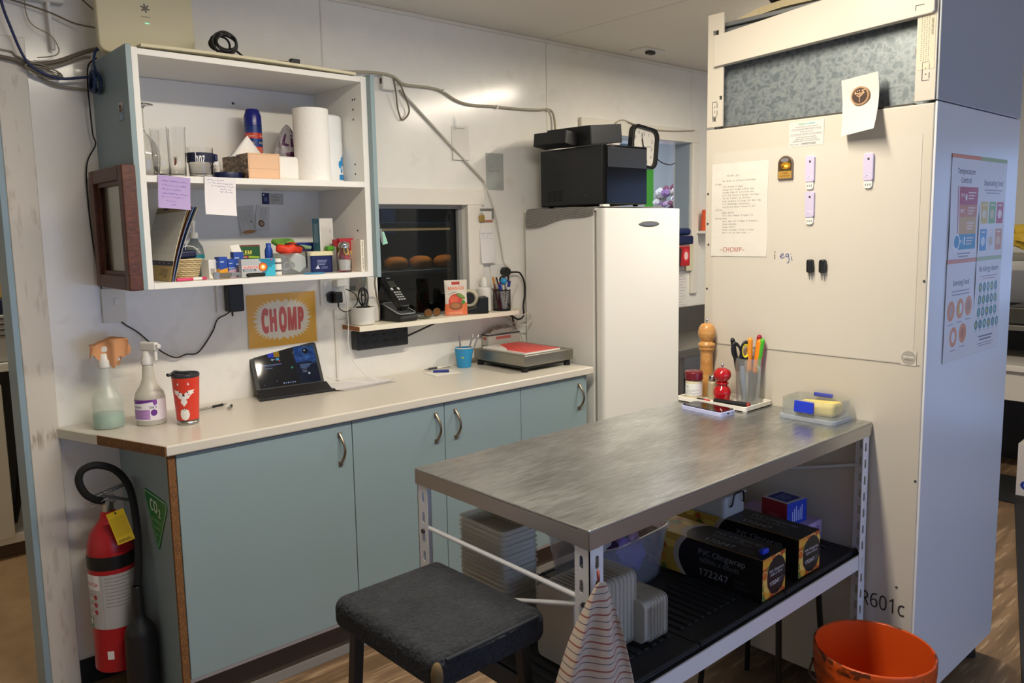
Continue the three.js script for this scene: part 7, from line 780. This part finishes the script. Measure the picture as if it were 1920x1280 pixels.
{
  const b = T('orange_bucket', 'orange plastic bucket with a worn rim beside the tall fridge', 'bucket', [1.292, 0, 2.02], 0);
  const wear = dataTex(1024, 256, (u, v) => { const n = fbm(u, v, 40, 12, 95, 4), k = sm(.50, .66, n) * (v > .74 ? 1 : .35); return mix([.80, .31, .08], [.26, .12, .06], k * .8); });
  M(b, 'body', lathe([[0, .002], [.118, .002], [.122, .008], [.142, .30], [.147, .302], [.150, .318], [.146, .324], [.150, .332], [.152, .352], [.149, .358], [.152, .366], [.152, .386], [.148, .390], [.145, .386]], 72), phy(0xffffff, .35, { map: wear })); M(b, 'inner_wall', lathe([[.145, .387], [.139, .30], [.117, .012], [0, .010]], 72), phy(0xd4521a, .35));
  M(b, 'lettering', lathe([[.1345, .16], [.1415, .268]], 64), new THREE.MeshStandardMaterial({ map: ct(1024, 128, (g, w, h) => { g.clearRect(0, 0, w, h); for (const o of [0, 512]) txt(g, 'BU', o + 250, 66, 'bold 96px sans-serif', '#171012'); }), transparent: true, roughness: .5 }), null, [0, 2.6, 0]);
  M(b, 'bail', tube([[-.153, .34, 0], [-.15, .26, .06], [-.10, .20, .125], [0, .185, .155], [.10, .20, .125], [.15, .26, .06], [.153, .34, 0]], .003, 60, 8), m.steel, null, [0, 2.2, 0]);
}
{
  const mt = T('rubber_mat', 'long black rubber floor mat along the kitchen side', 'mat', [3.02, .0005, 2.36], .292); M(mt, 'sheet', rb(2.3, .012, .92, .004), phy(0x1b1c1f, .7), [0, .006, 0]); for (let i = 0; i < 26; i++) M(mt, 'ridge', rb(.012, .004, .30, .0015), phy(0x0c0d0f, .7), [-1.08 + i * .085, .013, -.24]);
  one('floor_mat', 'small black mat at the foot of the kitchen bench', 'mat', rb(.5, .010, .5, .003), m.blackRubber, [4.25, .0055, 1.38]);
}
// ================================================================ KITCHEN BENCH FAR BEHIND, AT THE FRAME EDGE
{
  const b = T('kitchen_bench', 'dark kitchen bench with steel shelves at the far wall', 'bench', [4.62, 0, 1.75]); const sm_ = std(0x8e8b86, .35, .9), dk = phy(0x1d2430, .5);
  M(b, 'worktop', rb(.66, .035, 2.2, .004), phy(0xd5cfc4, .4), [0, .685, 0]); M(b, 'front_rail', rb(.03, .17, 2.2, .003), phy(0xcfc9be, .45), [-.29, .582, 0]); M(b, 'back_panel', rb(.03, 1.0, 2.2, .003), dk, [.32, .5, 0]); M(b, 'upper_shelf', rb(.5, .03, 2.2, .003), sm_, [.05, .90, 0]); M(b, 'upper_shelf', rb(.5, .03, 2.2, .003), sm_, [.05, 1.30, 0]); for (const z of [-1.05, 0, 1.05]) { M(b, 'post', rb(.03, .80, .03, .003), sm_, [-.18, 1.103, z]); M(b, 'leg', rb(.05, .667, .05, .004), dk, [-.26, .3335, z || .62]); }
  one('rack_drawer', 'dark rack drawer on the far kitchen bench', 'box', rb(.3, .15, .6, .006), dk, [4.62, .781, 1.78]);
  one('chip_bag', 'yellow bag of chips on the far kitchen shelf', 'bag', (() => { const g = new THREE.IcosahedronGeometry(1, 4), p = g.attributes.position; for (let i = 0; i < p.count; i++) { const k = 1 + .2 * Math.sin(p.getX(i) * 7) * Math.sin(p.getY(i) * 6 + p.getZ(i) * 5); p.setXYZ(i, p.getX(i) * .12 * k, p.getY(i) * .1 * k, p.getZ(i) * .3 * k); } g.computeVertexNormals(); return g; })(), std(0xcfae3a, .7), [4.60, 1.43, 1.62]);
  one('steel_pan', 'steel oven pan on the far kitchen shelf', 'pan', rb(.34, .10, .8, .01), std(0x54534f, .4, .8), [4.64, .966, 1.75]);
  carton('supply_carton', 'white carton with red and blue print on the kitchen floor', .3, .30, .36, [4.30, .0006, 1.72], .06, { side: ct(256, 256, (g, w, h) => { fr(g, 0, 0, w, h, '#d9d2cf'); fr(g, 96, 120, 140, 110, '#b86a62'); fr(g, 104, 128, 124, 94, '#d8b9b2'); for (let i = 0; i < 6; i++) fr(g, 112, 138 + i * 13, 100 - (i % 3) * 20, 4, '#a8534c'); for (let i = 0; i < 6; i++) fr(g, 110, 30 + i * 12, 110, 4, '#c98a84'); disc(g, 46, 196, 32, 26, '#223a9a'); txt(g, 'Bluff', 46, 196, 'bold 18px sans-serif', '#e4e8f4'); fr(g, 30, 120, 12, 40, '#b0443c'); }), front: ct(64, 64, (g, w, h) => fr(g, 0, 0, w, h, '#d5cfca')), base: '#d6cfca' });
  one('yellow_glove', 'yellow rubber glove lying on the white carton', 'glove', (() => { const g = new THREE.IcosahedronGeometry(1, 4), p = g.attributes.position; for (let i = 0; i < p.count; i++) { const k = 1 + .25 * Math.sin(p.getX(i) * 6) * Math.sin(p.getZ(i) * 7); p.setXYZ(i, p.getX(i) * .06 * k, p.getY(i) * .025 * k, p.getZ(i) * .09 * k); } g.computeVertexNormals(); return g; })(), std(0xe0941c, .6), [4.28, .326, 1.68]);
}
// ================================================================ SEEN THROUGH THE LEFT DOORWAY
{
  const c = T('back_room_unit', 'white cabinet unit with an open bay seen through the doorway', 'cabinet', [-.39, 0, -1.68]);
  M(c, 'lower_door', rb(.56, .74, .02, .004), phy(0xe3e0d2, .4), [0, .47, .251]); M(c, 'worktop', rb(1.10, .04, .54, .004), m.white, [.2, .92, 0]); M(c, 'back', rb(1.06, .78, .02, .003), m.darkGrey, [.2, .50, -.24]); M(c, 'bottom', rb(1.06, .045, .5, .004), m.white, [.2, .0925, 0]); M(c, 'plinth', rb(1.0, .07, .42, .004), std(0x5a4636, .7), [.2, .0352, .01]); M(c, 'side', rb(.02, .78, .48, .003), m.white, [.72, .505, 0]);
  const o = T('slotted_appliance', 'grey slotted appliance with a navy top on the back room unit', 'appliance', [-.22, .9405, -1.62]); M(o, 'body', rb(.50, .22, .36, .008), std(0xb4b2ad, .5), [0, .112, 0]); M(o, 'top_band', rb(.50, .07, .34, .006), m.navy, [0, .2575, 0]); for (let i = 0; i < 4; i++) M(o, 'vent_slot', rb(.07, .007, .004, .002), m.darkGrey, [.15, .205 - i * .026, .181]);
  one('yellow_carton', 'yellow carton on top of the slotted appliance', 'box', rb(.16, .14, .12, .004), std(0xd9a83a, .6), [-.09, 1.304, -1.62]);
  one('dark_hose', 'dark hose coiled inside the open bay of the back room unit', 'hose', tube([[-.10, .15, -1.5], [-.07, .28, -1.5], [-.05, .40, -1.52], [-.03, .55, -1.55], [0, .68, -1.6], [.02, .5, -1.55], [0, .3, -1.5], [-.05, .2, -1.46], [-.02, .14, -1.46]], .016, 60, 8), m.blackRubber);
}
renderer.render(scene, camera);
